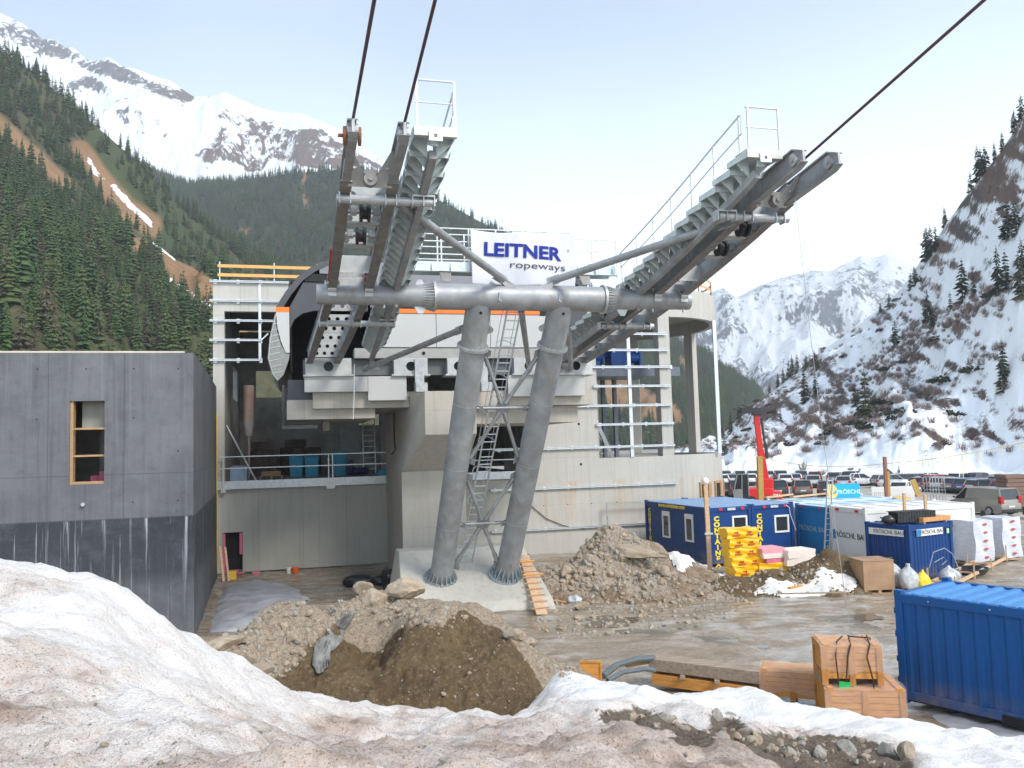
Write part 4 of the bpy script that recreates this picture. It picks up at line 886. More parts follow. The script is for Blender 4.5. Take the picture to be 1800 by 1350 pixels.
# ================================================================ lift station head and steel support tower
M_STW = mat('white_painted_panel', (.45, .445, .43), .35, var=.05, scale=.6)
M_STD = mat('charcoal_hood', (.055, .055, .062), .45, var=.15, scale=.7)
M_STO = mat('orange_stripe', (.90, .17, .01), .35, var=.04)
M_STU = mat('perforated_grey', (.25, .25, .235), .5, .3, var=.3, scale=9)
M_LGRY = mat('light_grey_girder', (.46, .47, .46), .45, .25, var=.18, scale=3)
st = thing('lift_station', 'rounded charcoal cable car station hood with orange stripe and white panels on the concrete pier', 'lift station', (6, 37, 8.5))
half = [(-1.02, 12.28), (-.62, 12.95), (-.1, 13.62), (.45, 14.05), (1.0, 14.32), (2.6, 14.55), (6.5, 14.62)]
FW = 37.02
right = [(11.6, 14.5), (12.6, 14.2), (13.2, 13.6), (13.4, 12.28)]
top = half + right
inner = [(a + (.22 if a < 6 else -.22), z - .16) for a, z in top]
mb = MB()
n = len(top); vs = []
for b in (FW, 50.0): vs += [(a, b, z) for a, z in top] + [(a, b, z) for a, z in inner]
fs = []
for i in range(n-1):
    fs += [(i, i+1, 2*n+i+1, 2*n+i), (n+i, 3*n+i, 3*n+i+1, n+i+1), (i, n+i, n+i+1, i+1), (2*n+i, 2*n+i+1, 3*n+i+1, 3*n+i)]
fs += [(0, 2*n, 3*n, n), (n-1, 2*n-1, 4*n-1, 3*n-1)]
mb.add(vs, fs); mb.build('hood', M_STD, st)
# front face of the hood, with the arched lane entrance on the left
mb = MB()
arch = [(-.44, 10.4), (-.44, 11.3), (-.25, 11.75), (.1, 12.02), (.6, 12.15), (2.9, 12.15)]
outl = [(-.44, 12.26), (-.44, 12.9), (.15, 13.55), (.9, 13.6), (2.9, 13.6)]
mb.prism([(-.44, 10.4)] + [(-.44, 12.3), (.15, 13.42), (2.95, 13.42), (2.95, 12.15)] + arch[::-1][1:-1], FW+.12, FW+.3, lambda u, v, w_: (u, w_, v))
mb.build('entrance_surround', M_STD, st)
mb = MB(); mb.bx(.2, 2.95, FW+.05, FW+.3, 13.44, 13.78); mb.build('dark_slot', M_BLACK, st)
mb = MB(); mb.bx(.85, 3.05, FW+.02, FW+.3, 13.8, 14.3); mb.build('top_fascia', mat('lilac_grey_hood', (.20, .195, .215), .4, var=.1), st)
mb = MB(); mb.bx(3.05, 11.4, FW-.1, FW+.3, 12.3, 14.35); mb.build('upper_fascia', mat('lilac_grey_hood', (.20, .195, .215), .4, var=.1), st)
mb = MB(); mb.bx(-.4, 3.4, 41.5, 41.6, 8.6, 13.7); mb.bx(-.42, -.38, FW+.32, 41.5, 9.5, 12.2); mb.bx(3.3, 3.4, FW+.32, 41.5, 8.6, 13.4); mb.bx(-.4, 3.4, FW+.4, 41.5, 13.45, 13.55); mb.build('lane_shade_box', M_BLACK, st)  # black box stands in for the shade deep in the lane entrance
# orange stripe + white front panels
mb = MB(); mb.bx(3.38, 10.9, FW-.16, FW-.102, 12.05, 12.24); mb.build('orange_stripe', M_STO, st)
mb = MB(); mb.bx(3.1, 11.3, FW-.14, FW-.05, 12.245, 12.34); mb.bx(10.905, 11.3, FW-.14, FW-.05, 12.0, 12.24); mb.build('black_trim', M_BLACK, st)
for x0, x1 in ((3.2, 5.98), (6.0, 8.5), (8.52, 11.3)):
    mb = MB(); mb.bx(x0, x1, FW-.12, FW+.1, 10.5, 12.04); mb.build('white_panel', M_STW, st, bev=.015)
mb = MB(); mb.bx(11.32, 13.3, FW-.05, FW+.2, 10.4, 13.4); mb.build('right_fascia', M_STD, st)
# left lip
mb = MB(); mb.bx(-1.04, -.46, FW-.06, FW+1.2, 12.04, 12.26); mb.build('orange_lamp', M_STO, st)
mb = MB(); mb.prism([(-1.02, 12.035), (-.46, 12.035), (-.46, 10.25), (-.62, 10.25), (-.82, 10.75), (-.97, 11.4)], FW-.06, FW+1.0, lambda u, v, w_: (u, w_, v)); mb.build('white_lip', M_STW, st, bev=.01)
mb = MB(); mb.prism([(-1.06, 12.0), (-1.0, 11.3), (-.85, 10.7), (-.63, 10.24), (-.46, 10.2), (-.5, 9.95), (-.72, 9.3), (-.98, 9.02), (-1.2, 9.3), (-1.38, 10.0), (-1.3, 10.9)], FW-.02, 44, lambda u, v, w_: (u, w_, v)); mb.build('louvred_skirt', M_STU, st, smooth=False)
mb = MB()
for k in range(9):
    z = 9.35 + k*.27; a0 = np.interp(z, [9.0, 9.3, 10, 10.9, 12], [-.98, -1.2, -1.38, -1.3, -1.06]); mb.beam((a0+.04, FW-.035, z), (min(-.72, a0+.5), FW-.035, z+.12), .012, .03)
mb.pipe([(-1.0, FW-.04, 12.0), (-1.25, FW-.04, 10.9), (-1.33, FW-.04, 10.0), (-1.16, FW-.04, 9.35), (-.98, FW-.04, 9.08)], .02, n=6); mb.build('skirt_slats', M_LGRY, st)
# girder with round holes, covers under it
for x0, x1 in ((.2, 2.15), (4.0, 5.5), (6.4, 7.4), (9.5, 10.9), (11.7, 13.3)):
    mb = MB(); c = (x0+x1)/2; fn = lambda u, v, w_: (u, w_, v)
    mb.holed(x0, x1, 9.25, 9.93, [(c, 9.6, .21)], 36.5, 36.54, fn, 20)
    mb.bx(x0, x1, 36.541, 37.6, 9.93, 9.97); mb.bx(x0-.1, x1+.1, 36.4, 37.6, 9.17, 9.245); mb.bx(x0, x0+.04, 36.545, 37.5, 9.25, 9.925); mb.bx(x1-.04, x1, 36.545, 37.5, 9.25, 9.925)
    mb.build('girder', M_LGRY, st)
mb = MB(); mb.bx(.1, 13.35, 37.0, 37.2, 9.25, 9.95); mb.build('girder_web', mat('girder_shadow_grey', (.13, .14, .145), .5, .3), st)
mb = MB(); mb.bx(2.3, 13.4, 36.62, 37.9, 9.98, 10.42); mb.build('sill_beam', mat('sill_grey', (.33, .325, .30), .5, var=.15), st)
mb = MB(); mb.tube((5.35, 36.6, 10.2), (5.35, 36.66, 10.2), .08, n=12); mb.build('sill_hole', M_BLACK, st)
for x0, x1, z0 in ((.15, 2.85, 8.5), (2.86, 4.55, 8.1), (9.2, 12.9, 8.2)):
    mb = MB(); mb.bx(x0, x1, 36.55, 36.85, z0, 9.165); mb.build('cover_panel', M_STW, st, bev=.01)
for x in (5.1, 8.0):
    mb = MB(); mb.bx(x-.2, x+.2, 36.25, 36.49, 8.75, 9.9); mb.build('bearing_post', M_GALV, st)
    mb = MB(); mb.bx(x-.5, x+.55, 33.82, 36.2, 8.31, 8.75) if False else mb.bx(x-.25, x+.25, 35.6, 36.24, 8.4, 8.8); mb.build('bearing_shoe', M_GALV, st)
mb = MB(); mb.bx(-.55, 1.0, 37.4, 38.6, 7.3, 9.1); mb.beam((-.75, 37.6, 8.9), (-.75, 37.7, 7.0), .1, .1); mb.bx(-.8, .7, 37.3, 37.5, 6.95, 7.1); mb.build('lane_guide_bracket', M_STD, st)

# ---------------------------------------------------------------- support tower
M_TOW = mat('weathered_galvanised_steel', (.33, .34, .35), .5, .3, var=.28, scale=1.6, bump=.06, stain=(.25, .24, .225))
M_TOWD = mat('dull_steel_flange', (.235, .225, .215), .55, .35, var=.3, scale=2.5)
M_STEP = mat('pale_green_galvanised_tray', (.58, .64, .635), .45, .2, var=.18, scale=2.5)
M_RUB = mat('black_rubber', (.015, .015, .016), .55)
M_ROPE = mat('greased_steel_rope', (.10, .045, .055), .5, .3, var=.3, scale=30)
tw = thing('cable_car_tower', 'steel cable car support tower with two inclined tubular legs and two rising rope saddles', 'tower', (6.4, 31.5, .9))
zcb = 10.87; CB = 26.3
Lb = [Vector((5.1, 31.6, .93)), Vector((7.63, 31.5, .97))]; Lt = [Vector((5.74, CB, zcb)), Vector((8.58, CB, zcb))]
ldir = (Lt[0] - Lb[0]).normalized()
for i in (0, 1):
    d = (Lt[i] - Lb[i]); P = lambda t: Lb[i] + d * t
    mb = MB(); mb.tube(P(0.0), P(.985), .43, n=36)
    leg = mb.build('leg', M_TOW, tw, smooth=True)
    un = d.normalized(); x = Vector((1, 0, 0)); x = (x - un * x.dot(un)).normalized(); y = un.cross(x)
    mb = MB(); mb.tube(P(0) - un*.02, P(0) + un*.06, .70, n=36)
    for k in range(18):
        a = 2*pi*k/18; r = x*cos(a)+y*sin(a); mb.beam(P(0)+un*.06+r*.44, P(0)+un*.06+r*.66, .02, .01, up=un)
        mb.add([P(0)+un*.061+r*.42+y*0, P(0)+un*.061+r*.66, P(0)+un*.5+r*.42, P(0)+un*.061+r*.42+un.cross(r)*.02, P(0)+un*.061+r*.66+un.cross(r)*.02, P(0)+un*.5+r*.42+un.cross(r)*.02], [(0,1,2), (3,5,4), (0,3,4,1), (1,4,5,2), (2,5,3,0)])
        r2 = x*cos(a+.17)+y*sin(a+.17); mb.tube(P(0)+un*.06+r2*.59, P(0)+un*.2+r2*.59, .028, n=6)
    mb.build('base_flange', mat('bright_base_flange', (.38, .43, .45), .4, .5), leg)
    mb = MB()
    for t in (.22, .44, .66): mb.tube(P(t)-un*.012, P(t)+un*.012, .437, n=36)
    mb.build('weld_seam', M_GALV, leg)
    t_f = .845; mb = MB(); mb.tube(P(t_f)-un*.05, P(t_f)+un*.05, .54, n=36)
    for k in range(24):
        a = 2*pi*k/24; r = x*cos(a)+y*sin(a); mb.tube(P(t_f)-un*.09+r*.49, P(t_f)+un*.09+r*.49, .022, n=6)
    mb.build('collar_flange', M_GALV, leg)
    mb = MB()
    for t in (.06, .40): mb.tube(P(t)-y*.45+x*.08*0, P(t)-y*.45+un*.12, .015, n=6); mb.tube(P(t)-y*.42, P(t)-y*.46, .012, n=6)
    for t, sx in ((.9, 1 if i == 0 else -1),):
        mb.prism([(0, -.14), (.18, -.06), (.2, .06), (.1, .14), (0, .2)], -.02, .02, lambda u, v, w_: P(t) + x*sx*(.42+u) + un*v + y*w_)
    mb.build('lifting_lug', M_GALV, leg)
    mb = MB(); mb.tube(P(.965)-y*.40, P(.965)-y*.445, .05, n=12); mb.build('leg_hole', M_BLACK, leg)
# cross beam
mb = MB(); mb.tube((4.25, CB, zcb), (10.0, CB, zcb), .43, n=40)
cb = mb.build('cross_beam', M_TOW, tw, smooth=True)
for s, xf, x1, x2 in ((-1, 4.25, 3.0, .5), (1, 10.0, 11.45, 13.25)):
    mb = MB(); xs = xf + s*.08
    mb.pipe([(xs, CB, zcb), (x1, CB, zcb), (x2, CB, zcb)], [.42, .32, .31], n=36); arm = mb.build('end_arm', M_TOW, tw, smooth=True)
    mb = MB(); mb.tube((xf, CB, zcb), (xf+s*.08, CB, zcb), .50, n=36)
    for k in range(30):
        a = 2*pi*k/30; r = Vector((0, cos(a), sin(a))); c0 = Vector((xs, CB, zcb)); q = Vector((0, -sin(a), cos(a)))*.012
        mb.add([c0+r*.40-q, c0+r*.49-q, c0+r*.40+Vector((s*.34, 0, 0))-q, c0+r*.40+q, c0+r*.49+q, c0+r*.40+Vector((s*.34, 0, 0))+q], [(0,2,1), (3,4,5), (0,1,4,3), (1,2,5,4), (2,0,3,5)])
    mb.build('bolted_flange', M_GALV, arm)
    mb = MB()
    for xx in (x1+s*.4, x1+s*1.55):
        mb.tube((xx, CB-.05, zcb-.30), (xx, CB-.05, zcb-.42), .035, n=8)
    mb.prism([(-.2, 0), (.2, 0), (.08, .22), (-.08, .22)], -.02, .02, lambda u, v, w_: (x1 - s*.75 + u, CB-.1+w_, zcb-.36-v)); mb.prism([(-.15, 0), (.15, 0), (.06, .16), (-.06, .16)], -.02, .02, lambda u, v, w_: (x1 - s*.75 + u, CB-.1+w_, zcb+.36+v))
    mb.build('lug', M_GALV, arm)
mb = MB()
for xx in (6.3, 8.35): mb.beam((xx, CB-.42, zcb-.13), (xx, CB-.46, zcb+.1), .03, .06); mb.beam((xx-.03, CB-.45, zcb-.12), (xx+.06, CB-.5, zcb-.2), .03, .05)
mb.build('cable_hook', M_GALV, cb)
# gusset wings on top of the cross beam
for s, cx in ((-1, 6.85), (1, 7.85)):
    mb = MB()
    mb.prism([(s*-.15, .25), (s*.15, .40), (s*.0, .46), (s*-.3, .62), (s*-.62, .86), (s*-.80, .84), (s*-.62, .60)] if False else [(-s*.25, .30), (-s*.0, .42), (s*.32, .80), (s*.62, .98), (s*.66, .86), (s*.40, .56), (s*.22, .30)], -.3, -.26, lambda u, v, w_: (cx+u*1.0, CB+w_, zcb+v*.75))
    mb.prism([(-s*.1, .36), (s*.62, .92), (s*.58, 1.0), (-s*.14, .44)], -.3, .25, lambda u, v, w_: (cx+u, CB+w_, zcb+v*.75)); mb.build('gusset', M_TOW, cb)

# rope saddles (two curved I-beams each)
ZB = np.array([[15, 13.5], [16.7, 13.05], [17.9, 12.75], [19.2, 12.36], [20.7, 11.99], [22.4, 11.65], [24.2, 11.33], [27.8, 10.73], [31, 10.33], [34, 9.98], [36.8, 9.72]])
cf = np.polyfit(ZB[:, 0], ZB[:, 1], 3)
def zc(b): return float(np.polyval(cf, b))
def la(b, k):   # left beams flare outwards towards the station
    return np.interp(b, [16.8, 26.3, 36.7], [(1.13, 2.22), (.97, 2.11), (.35, 1.52)][0:3] and [[1.13, .97, .35], [2.22, 2.11, 1.52]][k])
def ra(b, k): return [11.93, 12.92][k]
BS = [36.7, 34.5, 32.2, 30, 27.8, 25.6, 23.4, 21.4, 19.6]
def saddle(side, af, sgn):
    sd = MB()
    for k in (0, 1):
        bs = BS[:-1] + [19.4]
        for i in range(len(bs)-1):
            p = Vector((af(bs[i], k), bs[i], zc(bs[i]))); q = Vector((af(bs[i+1], k), bs[i+1], zc(bs[i+1])))
            sd.beam(p, q, .27, .035); sd.beam(p+Vector((0, 0, .585)), q+Vector((0, 0, .585)), .18, .03); sd.beam(p+Vector((0, 0, .29)), q+Vector((0, 0, .29)), .09, .555)
    par = sd.build('saddle_beam', M_TOW, tw)
    fl = MB()
    for k in (0, 1):
        bs = BS[:-1] + [19.4]
        for i in range(len(bs)-1):
            p = Vector((af(bs[i], k), bs[i], zc(bs[i])-.022)); q = Vector((af(bs[i+1], k), bs[i+1], zc(bs[i+1])-.022)); fl.beam(p, q, .28, .008)
    fl.build('bottom_flange', M_TOWD, par)
    # tapering horns at the rope end
    for k in (0, 1):
        b0, b1 = 19.4, 17.25; z0 = zc(b0); z1 = zc(b1) - .26; up = .55
        mb = MB(); c0 = af(b0, k); c1 = af(b1, k)
        pf = [(b0, z0), (b0, z0+up), (b0-.5, z0+up+.06), (b1+.35, z1+.50), (b1, z1+.36), (b1-.03, z1+.06), (b1+.25, z1-.05)]
        mb.prism(pf, -.03, .03, lambda u, v, w_: (c0 + (c1-c0)*(b0-u)/(b0-b1) + w_, u, v))
        for w0_, w1_ in ((-.1, -.031), (.031, .1)):
            mb.prism([(b0, z0), (b0, z0+.03), (b1+.25, z1-.02), (b1, z1+.09), (b1-.03, z1+.06), (b1+.25, z1-.05)], w0_, w1_, lambda u, v, w_: (c0 + (c1-c0)*(b0-u)/(b0-b1) + w_, u, v))
            mb.prism([(b0, z0+up-.03), (b0, z0+up), (b0-.5, z0+up+.06), (b1+.35, z1+.50), (b1, z1+.36), (b1+.02, z1+.33), (b1+.35, z1+.46), (b0-.5, z0+up+.02)], w0_, w1_, lambda u, v, w_: (c0 + (c1-c0)*(b0-u)/(b0-b1) + w_, u, v))
        hr = mb.build('horn', M_TOW, par)
        mb = MB(); mb.tube((c1-.12, b1+.3, z1+.2), (c1+.12, b1+.3, z1+.2), .16, n=18); mb.tube((c1-.15, b1+.3, z1+.2), (c1+.15, b1+.3, z1+.2), .05, n=10); mb.build('tip_roller', M_GALV, par)
    # V plates with holes between the horns and the centre sheave
    cx = (af(19.5, 0) + af(19.5, 1)) / 2; zv = zc(19.6)
    for k, s in ((0, 1), (1, -1)):
        ax = af(19, k); mb = MB(); wd = cx - ax
        fn = lambda u, v, w_: (ax + wd*u, 19.45 - .75*v + w_, zv + .05 + .72*v)
        mb.prism([(.06, -.12), (1.0, -.12), (1.0, .12), (.75, .15), (.25, .72), (.06, .9)], 0, .03, fn); mb.tube(fn(.3, .38, -.006), fn(.3, .38, .036), .055, n=12)
        mb.build('v_plate', M_LGRY, par)
    mb = MB(); mb.tube((cx, 19.2, zv+.06), (cx, 19.42, zv+.06), .16, n=20); mb.tube((cx, 19.15, zv+.06), (cx, 19.46, zv+.06), .06, n=12); mb.bx(cx-.15, cx+.15, 19.28, 19.4, zv+.2, zv+.3); mb.build('centre_pivot', M_TOWD, par)
    # tie tubes below the beams
    cwx = CWX[side]
    for b, ext in ((20.0, .02), (29.3, .06)):
        z = zc(b) - .12; xs = sorted([af(b, 0), af(b, 1), cwx]); mb = MB(); mb.tube((xs[0]-.2, b, z), (xs[-1]+.3, b, z), .11, n=14)
        for xx in (af(b, 0), af(b, 1)):
            for dx in (-.13, .13): mb.bx(xx+dx-.015, xx+dx+.015, b-.14, b+.14, z-.14, z+.16)
        mb.bx(cwx-.28, cwx+.28, b-.16, b+.16, z+.1, z+.15)
        for dx in (-.27, 0, .27): mb.bx(cwx+dx-.015, cwx+dx+.015, b-.15, b+.15, z-.13, z+.12)
        mb.build('tie_tube', M_GALV, par)
    # cross plates with round holes (lower part) and sheaves (upper part)
    for b in (25.3, 27.3, 28.6, 30.2, 31.5, 32.9, 34.4, 35.8):
        x0, x1 = af(b, 0)+.03, af(b, 1)-.03; z = zc(b); c = (x0+x1)/2; mb = MB()
        mb.holed(x0, x1, z+.12, z+.46, [(c-.32, z+.29, .075), (c, z+.29, .075), (c+.32, z+.29, .075)], b, b+.03, lambda u, v, w_: (u, w_, v)); mb.bx(x0, x1, b+.032, b+.35, z+.44, z+.46); mb.build('cross_plate', M_LGRY, par)
    for b in (20.5, 21.7, 23.0):
        x0, x1 = af(b, 0)+.03, af(b, 1)-.03; z = zc(b); c = (x0+x1)/2; mb = MB()
        mb.holed(x0, x1, z+.05, z+.48, [(c-.33, z+.26, .09), (c+.33, z+.26, .09)], b, b+.03, lambda u, v, w_: (u, w_, v)); mb.bx(x0, x1, b-.3, b-.004, z+.06, z+.1); mb.build('cross_plate', M_LGRY, par)
    mb = MB(); b = 24.6; x0, x1 = af(b, 0)+.03, af(b, 1)-.03; mb.bx(x0, x1, b, b+.04, zc(b)-.02, zc(b)+.5); mb.build('cross_plate', M_LGRY, par); mb = MB(); mb.bx(x0, x1, CB-.02, CB+.02, zc(CB)+.05, zc(CB)+.5); mb.build('cross_plate', M_LGRY, par)
    for b in (21.1, 22.4):
        z = zc(b) + .12; c = (af(b, 0)+af(b, 1))/2 + .02; mb = MB()
        for dx in (-.13, .07): mb.tube((c+dx, b, z), (c+dx+.07, b, z), .24, n=22)
        mb.tube((c-.08, b, z), (c+.1, b, z), .17, n=16); sh = mb.build('sheave', M_RUB, par)
        mb = MB(); mb.tube((c-.45, b, z), (c+.45, b, z), .045, n=10)
        for dx in (-.36, .22): mb.bx(c+dx, c+dx+.16, b-.16, b+.16, z-.05, z+.13)
        mb.build('axle', M_GALV, sh)
    # bearing saddles on the cross beam
    for k in (0, 1):
        mb = MB(); xx = af(CB, k); mb.bx(xx-.13, xx+.13, CB-.36, CB+.3, zcb-.1, zc(CB)-.03) if zc(CB)-.03 > zcb-.1 else None
        mb.tube((xx-.13, CB-.28, zcb+.12), (xx+.13, CB-.28, zcb+.12), .14, n=14); mb.bx(xx-.16, xx+.16, CB-.42, CB-.1, zcb+.26, zcb+.34)
        for dx in (-.2, .2): mb.tube((xx+dx, CB-.42, zcb+.22), (xx+dx, CB-.42, zcb+.36), .03, n=6)
        mb.build('bearing', M_GALV, par)
    # bolt rows on the outer web
    mb = MB(); xx = af(23.6, 0) - .05 if side == 'L' else af(23.6, 0) - .05
    for j in range(7):
        for q in (0, .14): mb.tube((xx-.02, 23.2+q*2+.02*j, zc(23.2)+.05+.075*j), (xx+.01, 23.2+q*2+.02*j, zc(23.2)+.05+.075*j), .022, n=6)
    for j in range(24): b = 28 + j*.36; mb.tube((af(b, 0)-.06, b, zc(b)+.06), (af(b, 0)-.02, b, zc(b)+.06), .02, n=5)
    mb.build('web_bolts', M_RAIL, par)
    return par
CWX = {'L': 2.98, 'R': 11.28}
sadL = saddle('L', la, 1); sadR = saddle('R', ra, -1)
if True:
    mb = MB()
    for s in (-.16, .16): mb.tube((la(17.6, 0)+s-.03, 17.6, zc(17.6)-.06), (la(17.6, 0)+s+.03, 17.6, zc(17.6)-.06), .2, n=20)
    mb.tube((la(17.6, 0)-.3, 17.6, zc(17.6)-.06), (la(17.6, 0)+.2, 17.6, zc(17.6)-.06), .04); mb.build('rusty_washer', mat('rusty_steel', (.28, .11, .06), .7, .2, var=.3), sadL)
mb = MB(); mb.beam((la(25.6, 0)-.12, 25.6, zc(25.6)+.1), (la(24.2, 0)-.12, 24.2, zc(24.2)+.5), .06, .05); mb.beam((la(25.6, 1)-.16, 25.6, zc(25.6)+.1), (la(24.8, 1)-.16, 24.8, zc(24.8)+.4), .06, .05); mb.build('red_strap', mat('red_strap', (.50, .05, .04), .6), sadL)

# stepped catwalks
def catwalk(side):
    cx = CWX[side]
    mb = MB(); bs = [36.2, 33, 30, 27.5, 25, 22.5, 20.2, 18.3]
    for i in range(len(bs)-1): mb.beam((cx, bs[i], zc(bs[i])+.08), (cx, bs[i+1], zc(bs[i+1])+.08), .17, .22)
    cw = mb.build('catwalk_beam', M_TOW, tw)
    # trays
    n_up = 11; b0 = 27.0; db = (b0 - 18.15) / n_up
    bl = [(b0 - i*db, db) for i in range(n_up)] + [(27.0 + (j+1)*.9, .9) for j in range(9)]
    mb = MB(); gs = MB()
    for (b, d_) in bl:
        ba = b; bb = b - d_ - .1; zt = zc(bb + .1) + .52
        mb.bx(cx-.46, cx+.46, bb, ba, zt-.02, zt)
        for s in (-1, 1): mb.bx(cx+s*.46-.012, cx+s*.46+.012, bb, ba, zt-.16, zt-.022)
        mb.bx(cx-.448, cx+.448, bb, bb+.02, zt-.14, zt-.022)
        for s in (-1, 1):        # triangular brackets from the beam out to the tray edge
            for e in (ba-.06, (ba+bb)/2):
                zb = zc(e) + .1
                gs.add([(cx+s*.45, e, zt-.025), (cx+s*.47, e, zt-.15), (cx+s*.10, e, min(zb, zt-.2)), (cx+s*.10, e, zt-.025), (cx+s*.45, e+.012, zt-.025), (cx+s*.47, e+.012, zt-.15), (cx+s*.10, e+.012, min(zb, zt-.2)), (cx+s*.10, e+.012, zt-.025)], [(0,1,2,3), (4,7,6,5), (0,4,5,1), (1,5,6,2), (2,6,7,3), (3,7,4,0)])
            gs.add([(cx+s*.462, bb-.02, zt-.18), (cx+s*.50, bb-.10, zt-.02), (cx+s*.462, ba-.1, zt-.02), (cx+s*.462, ba-.1, zt-.15), (cx+s*.474, bb-.02, zt-.18), (cx+s*.512, bb-.10, zt-.02), (cx+s*.474, ba-.1, zt-.02), (cx+s*.474, ba-.1, zt-.15)], [(0,1,2,3), (4,7,6,5), (0,4,5,1), (1,5,6,2), (2,6,7,3), (3,7,4,0)])
        gs.bx(cx-.09, cx+.09, bb+.05, bb+.1, zc(bb)+.15, zt-.025)
    mb.build('step_tray', M_STEP, cw); gs.build('step_bracket', M_STEP, cw)
    # head platform with its drilled end plate
    zt = zc(18.2) + .52; mb = MB(); mb.bx(cx-.48, cx+.5, 17.9, 18.02, zt-.18, zt+.04); mb.bx(cx-.48, cx+.5, 18.03, 18.5, zt+.01, zt+.04); mb.build('head_platform', mat('cream_galvanised', (.50, .50, .46), .45, .3), cw)
    mb = MB(); mb.holed(cx-.15, cx+.16, zt-.3, zt-.06, [(cx, zt-.18, .045)], 17.86, 17.89, lambda u, v, w_: (u, w_, v)); mb.build('end_plate', M_RAIL, cw)
    mb = MB()                        # railings
    xs = cx - .42 if side == 'R' else cx + .50
    x0, x1 = cx-.40, cx+.46
    for xx in (x0, x1): mb.beam((xx, 17.95, zt), (xx, 17.95, zt+1.12), .05, .05, up=(1, 0, 0))
    for h in (1.12, .6): mb.tube((x0-.06, 17.95, zt+h), (x1+.04, 17.95, zt+h), .025 if h > 1 else .018, n=8)
    mb.build('end_railing', M_RAIL, cw)
    mb = MB(); bl2 = [18.25] + [18.25 + k*1.35 for k in range(1, 7)] + [26.6]
    def zr(b): return zc(b) + .56
    hi = [(xs, b, zr(b)+1.08 if b > 18.9 else zr(18.9)+1.18) for b in bl2]; mb.pipe(hi, .024, n=8); mb.pipe([(p[0], p[1], p[2]-.5) for p in hi], .018, n=8)
    for b in bl2[:-1]: mb.beam((xs, b+.1, zr(b+.1)-.1), (xs, b+.1, zr(b+.1)+1.06), .045, .045, up=(1, 0, 0))
    mb.tube(hi[-1], (hi[-1][0], hi[-1][1], hi[-1][2]-.5), .024, n=8); mb.tube(hi[0], (hi[0][0], hi[0][1], hi[0][2]-.5), .024, n=8); mb.build('side_railing', M_RAIL, cw)
    for b in (CB-.05,):
        mb = MB(); z = zc(b)
        mb.bx(cx-.3, cx+.3, b-.12, b+.12, z-.08, z-.035)
        for s in (-1, 1): mb.add([(cx+s*.28, b-.02, z-.08), (cx+s*.05, b-.02, z-.5), (cx+s*.05, b+.02, z-.5), (cx+s*.28, b+.02, z-.08), (cx+s*.05, b-.02, z-.08), (cx+s*.05, b+.02, z-.08)], [(0,1,4), (3,5,2), (0,3,2,1), (0,4,5,3), (4,1,2,5)])
        mb.bx(cx-.05, cx+.05, b-.1, b+.1, z-.5, z-.08); mb.build('catwalk_support', M_TOWD, cw)
    for b in (29.3, 35.6):
        mb = MB(); z = zc(b); mb.prism([(-.3, 0), (.3, 0), (.1, .25), (.08, .6), (-.08, .6), (-.1, .25)], -.05, .05, lambda u, v, w_: (cx+u, b+w_, z+.02+v)) if b < 30 else mb.prism([(-.3, 0), (.3, 0), (.06, .35), (-.06, .35)], -.05, .05, lambda u, v, w_: (cx+u, b+w_, z-.45+v)); mb.build('catwalk_support', M_TOWD, cw)
    return cw
cwL = catwalk('L'); cwR = catwalk('R')
# transverse walkway with railing
mb = MB(); x0, x1 = 3.45, 10.85; zf = 11.98
mb.bx(x0, x1, 26.9, 27.65, zf-.03, zf)
mb.bx(x0, x1, 26.86, 26.89, zf-.12, zf+.18); mb.bx(x0, x1, 26.80, 27.0, zf-.155, zf-.122); mb.bx(x0, x1, 27.66, 27.69, zf-.12, zf+.1)
for k in range(12): xx = x0+.15+k*.64; mb.add([(xx, 26.855, zf+.16), (xx, 26.855, zf-.12), (xx, 26.7, zf-.12), (xx+.015, 26.855, zf+.16), (xx+.015, 26.855, zf-.12), (xx+.015, 26.7, zf-.12)], [(0,1,2), (3,5,4), (0,3,4,1), (1,4,5,2), (2,5,3,0)])
ww = mb.build('transverse_walkway', M_STEP, tw)
mb = MB()
for xx in (4.7, 9.6): mb.add([(xx-.2, 26.85, zf-.16), (xx+.2, 26.85, zf-.16), (xx+.15, 26.6, zf-.55), (xx-.15, 26.6, zf-.55), (xx-.2, 26.9, zf-.16), (xx+.2, 26.9, zf-.16), (xx+.15, 26.66, zf-.55), (xx-.15, 26.66, zf-.55)], [(0,1,2,3), (4,7,6,5), (0,4,5,1), (1,5,6,2), (2,6,7,3), (3,7,4,0)])
mb.build('walkway_bracket', M_TOWD, ww)
mb = MB()
for yy, z1 in ((27.68, 1.32), (26.88, 1.32)):
    for h in (z1, z1*.66, z1*.33): mb.tube((x0 if h > 1 else x0+.2, yy, zf+h), (x1+.35 if yy > 27 else 9.35, yy, zf+h), .022, n=8)
    for k in range(9 if yy > 27 else 7): xx = x0+.2+k*.94; mb.beam((xx, yy, zf-.1), (xx, yy, zf+z1), .045, .045, up=(1, 0, 0))
mb.tube((11.2, 27.68, zf+1.32), (11.2, 27.68, zf+.44), .022); mb.beam((10.0, 27.2, zf), (10.9, 27.2, zf+.9), .05, .05)
mb.build('walkway_railing', M_RAIL, ww)
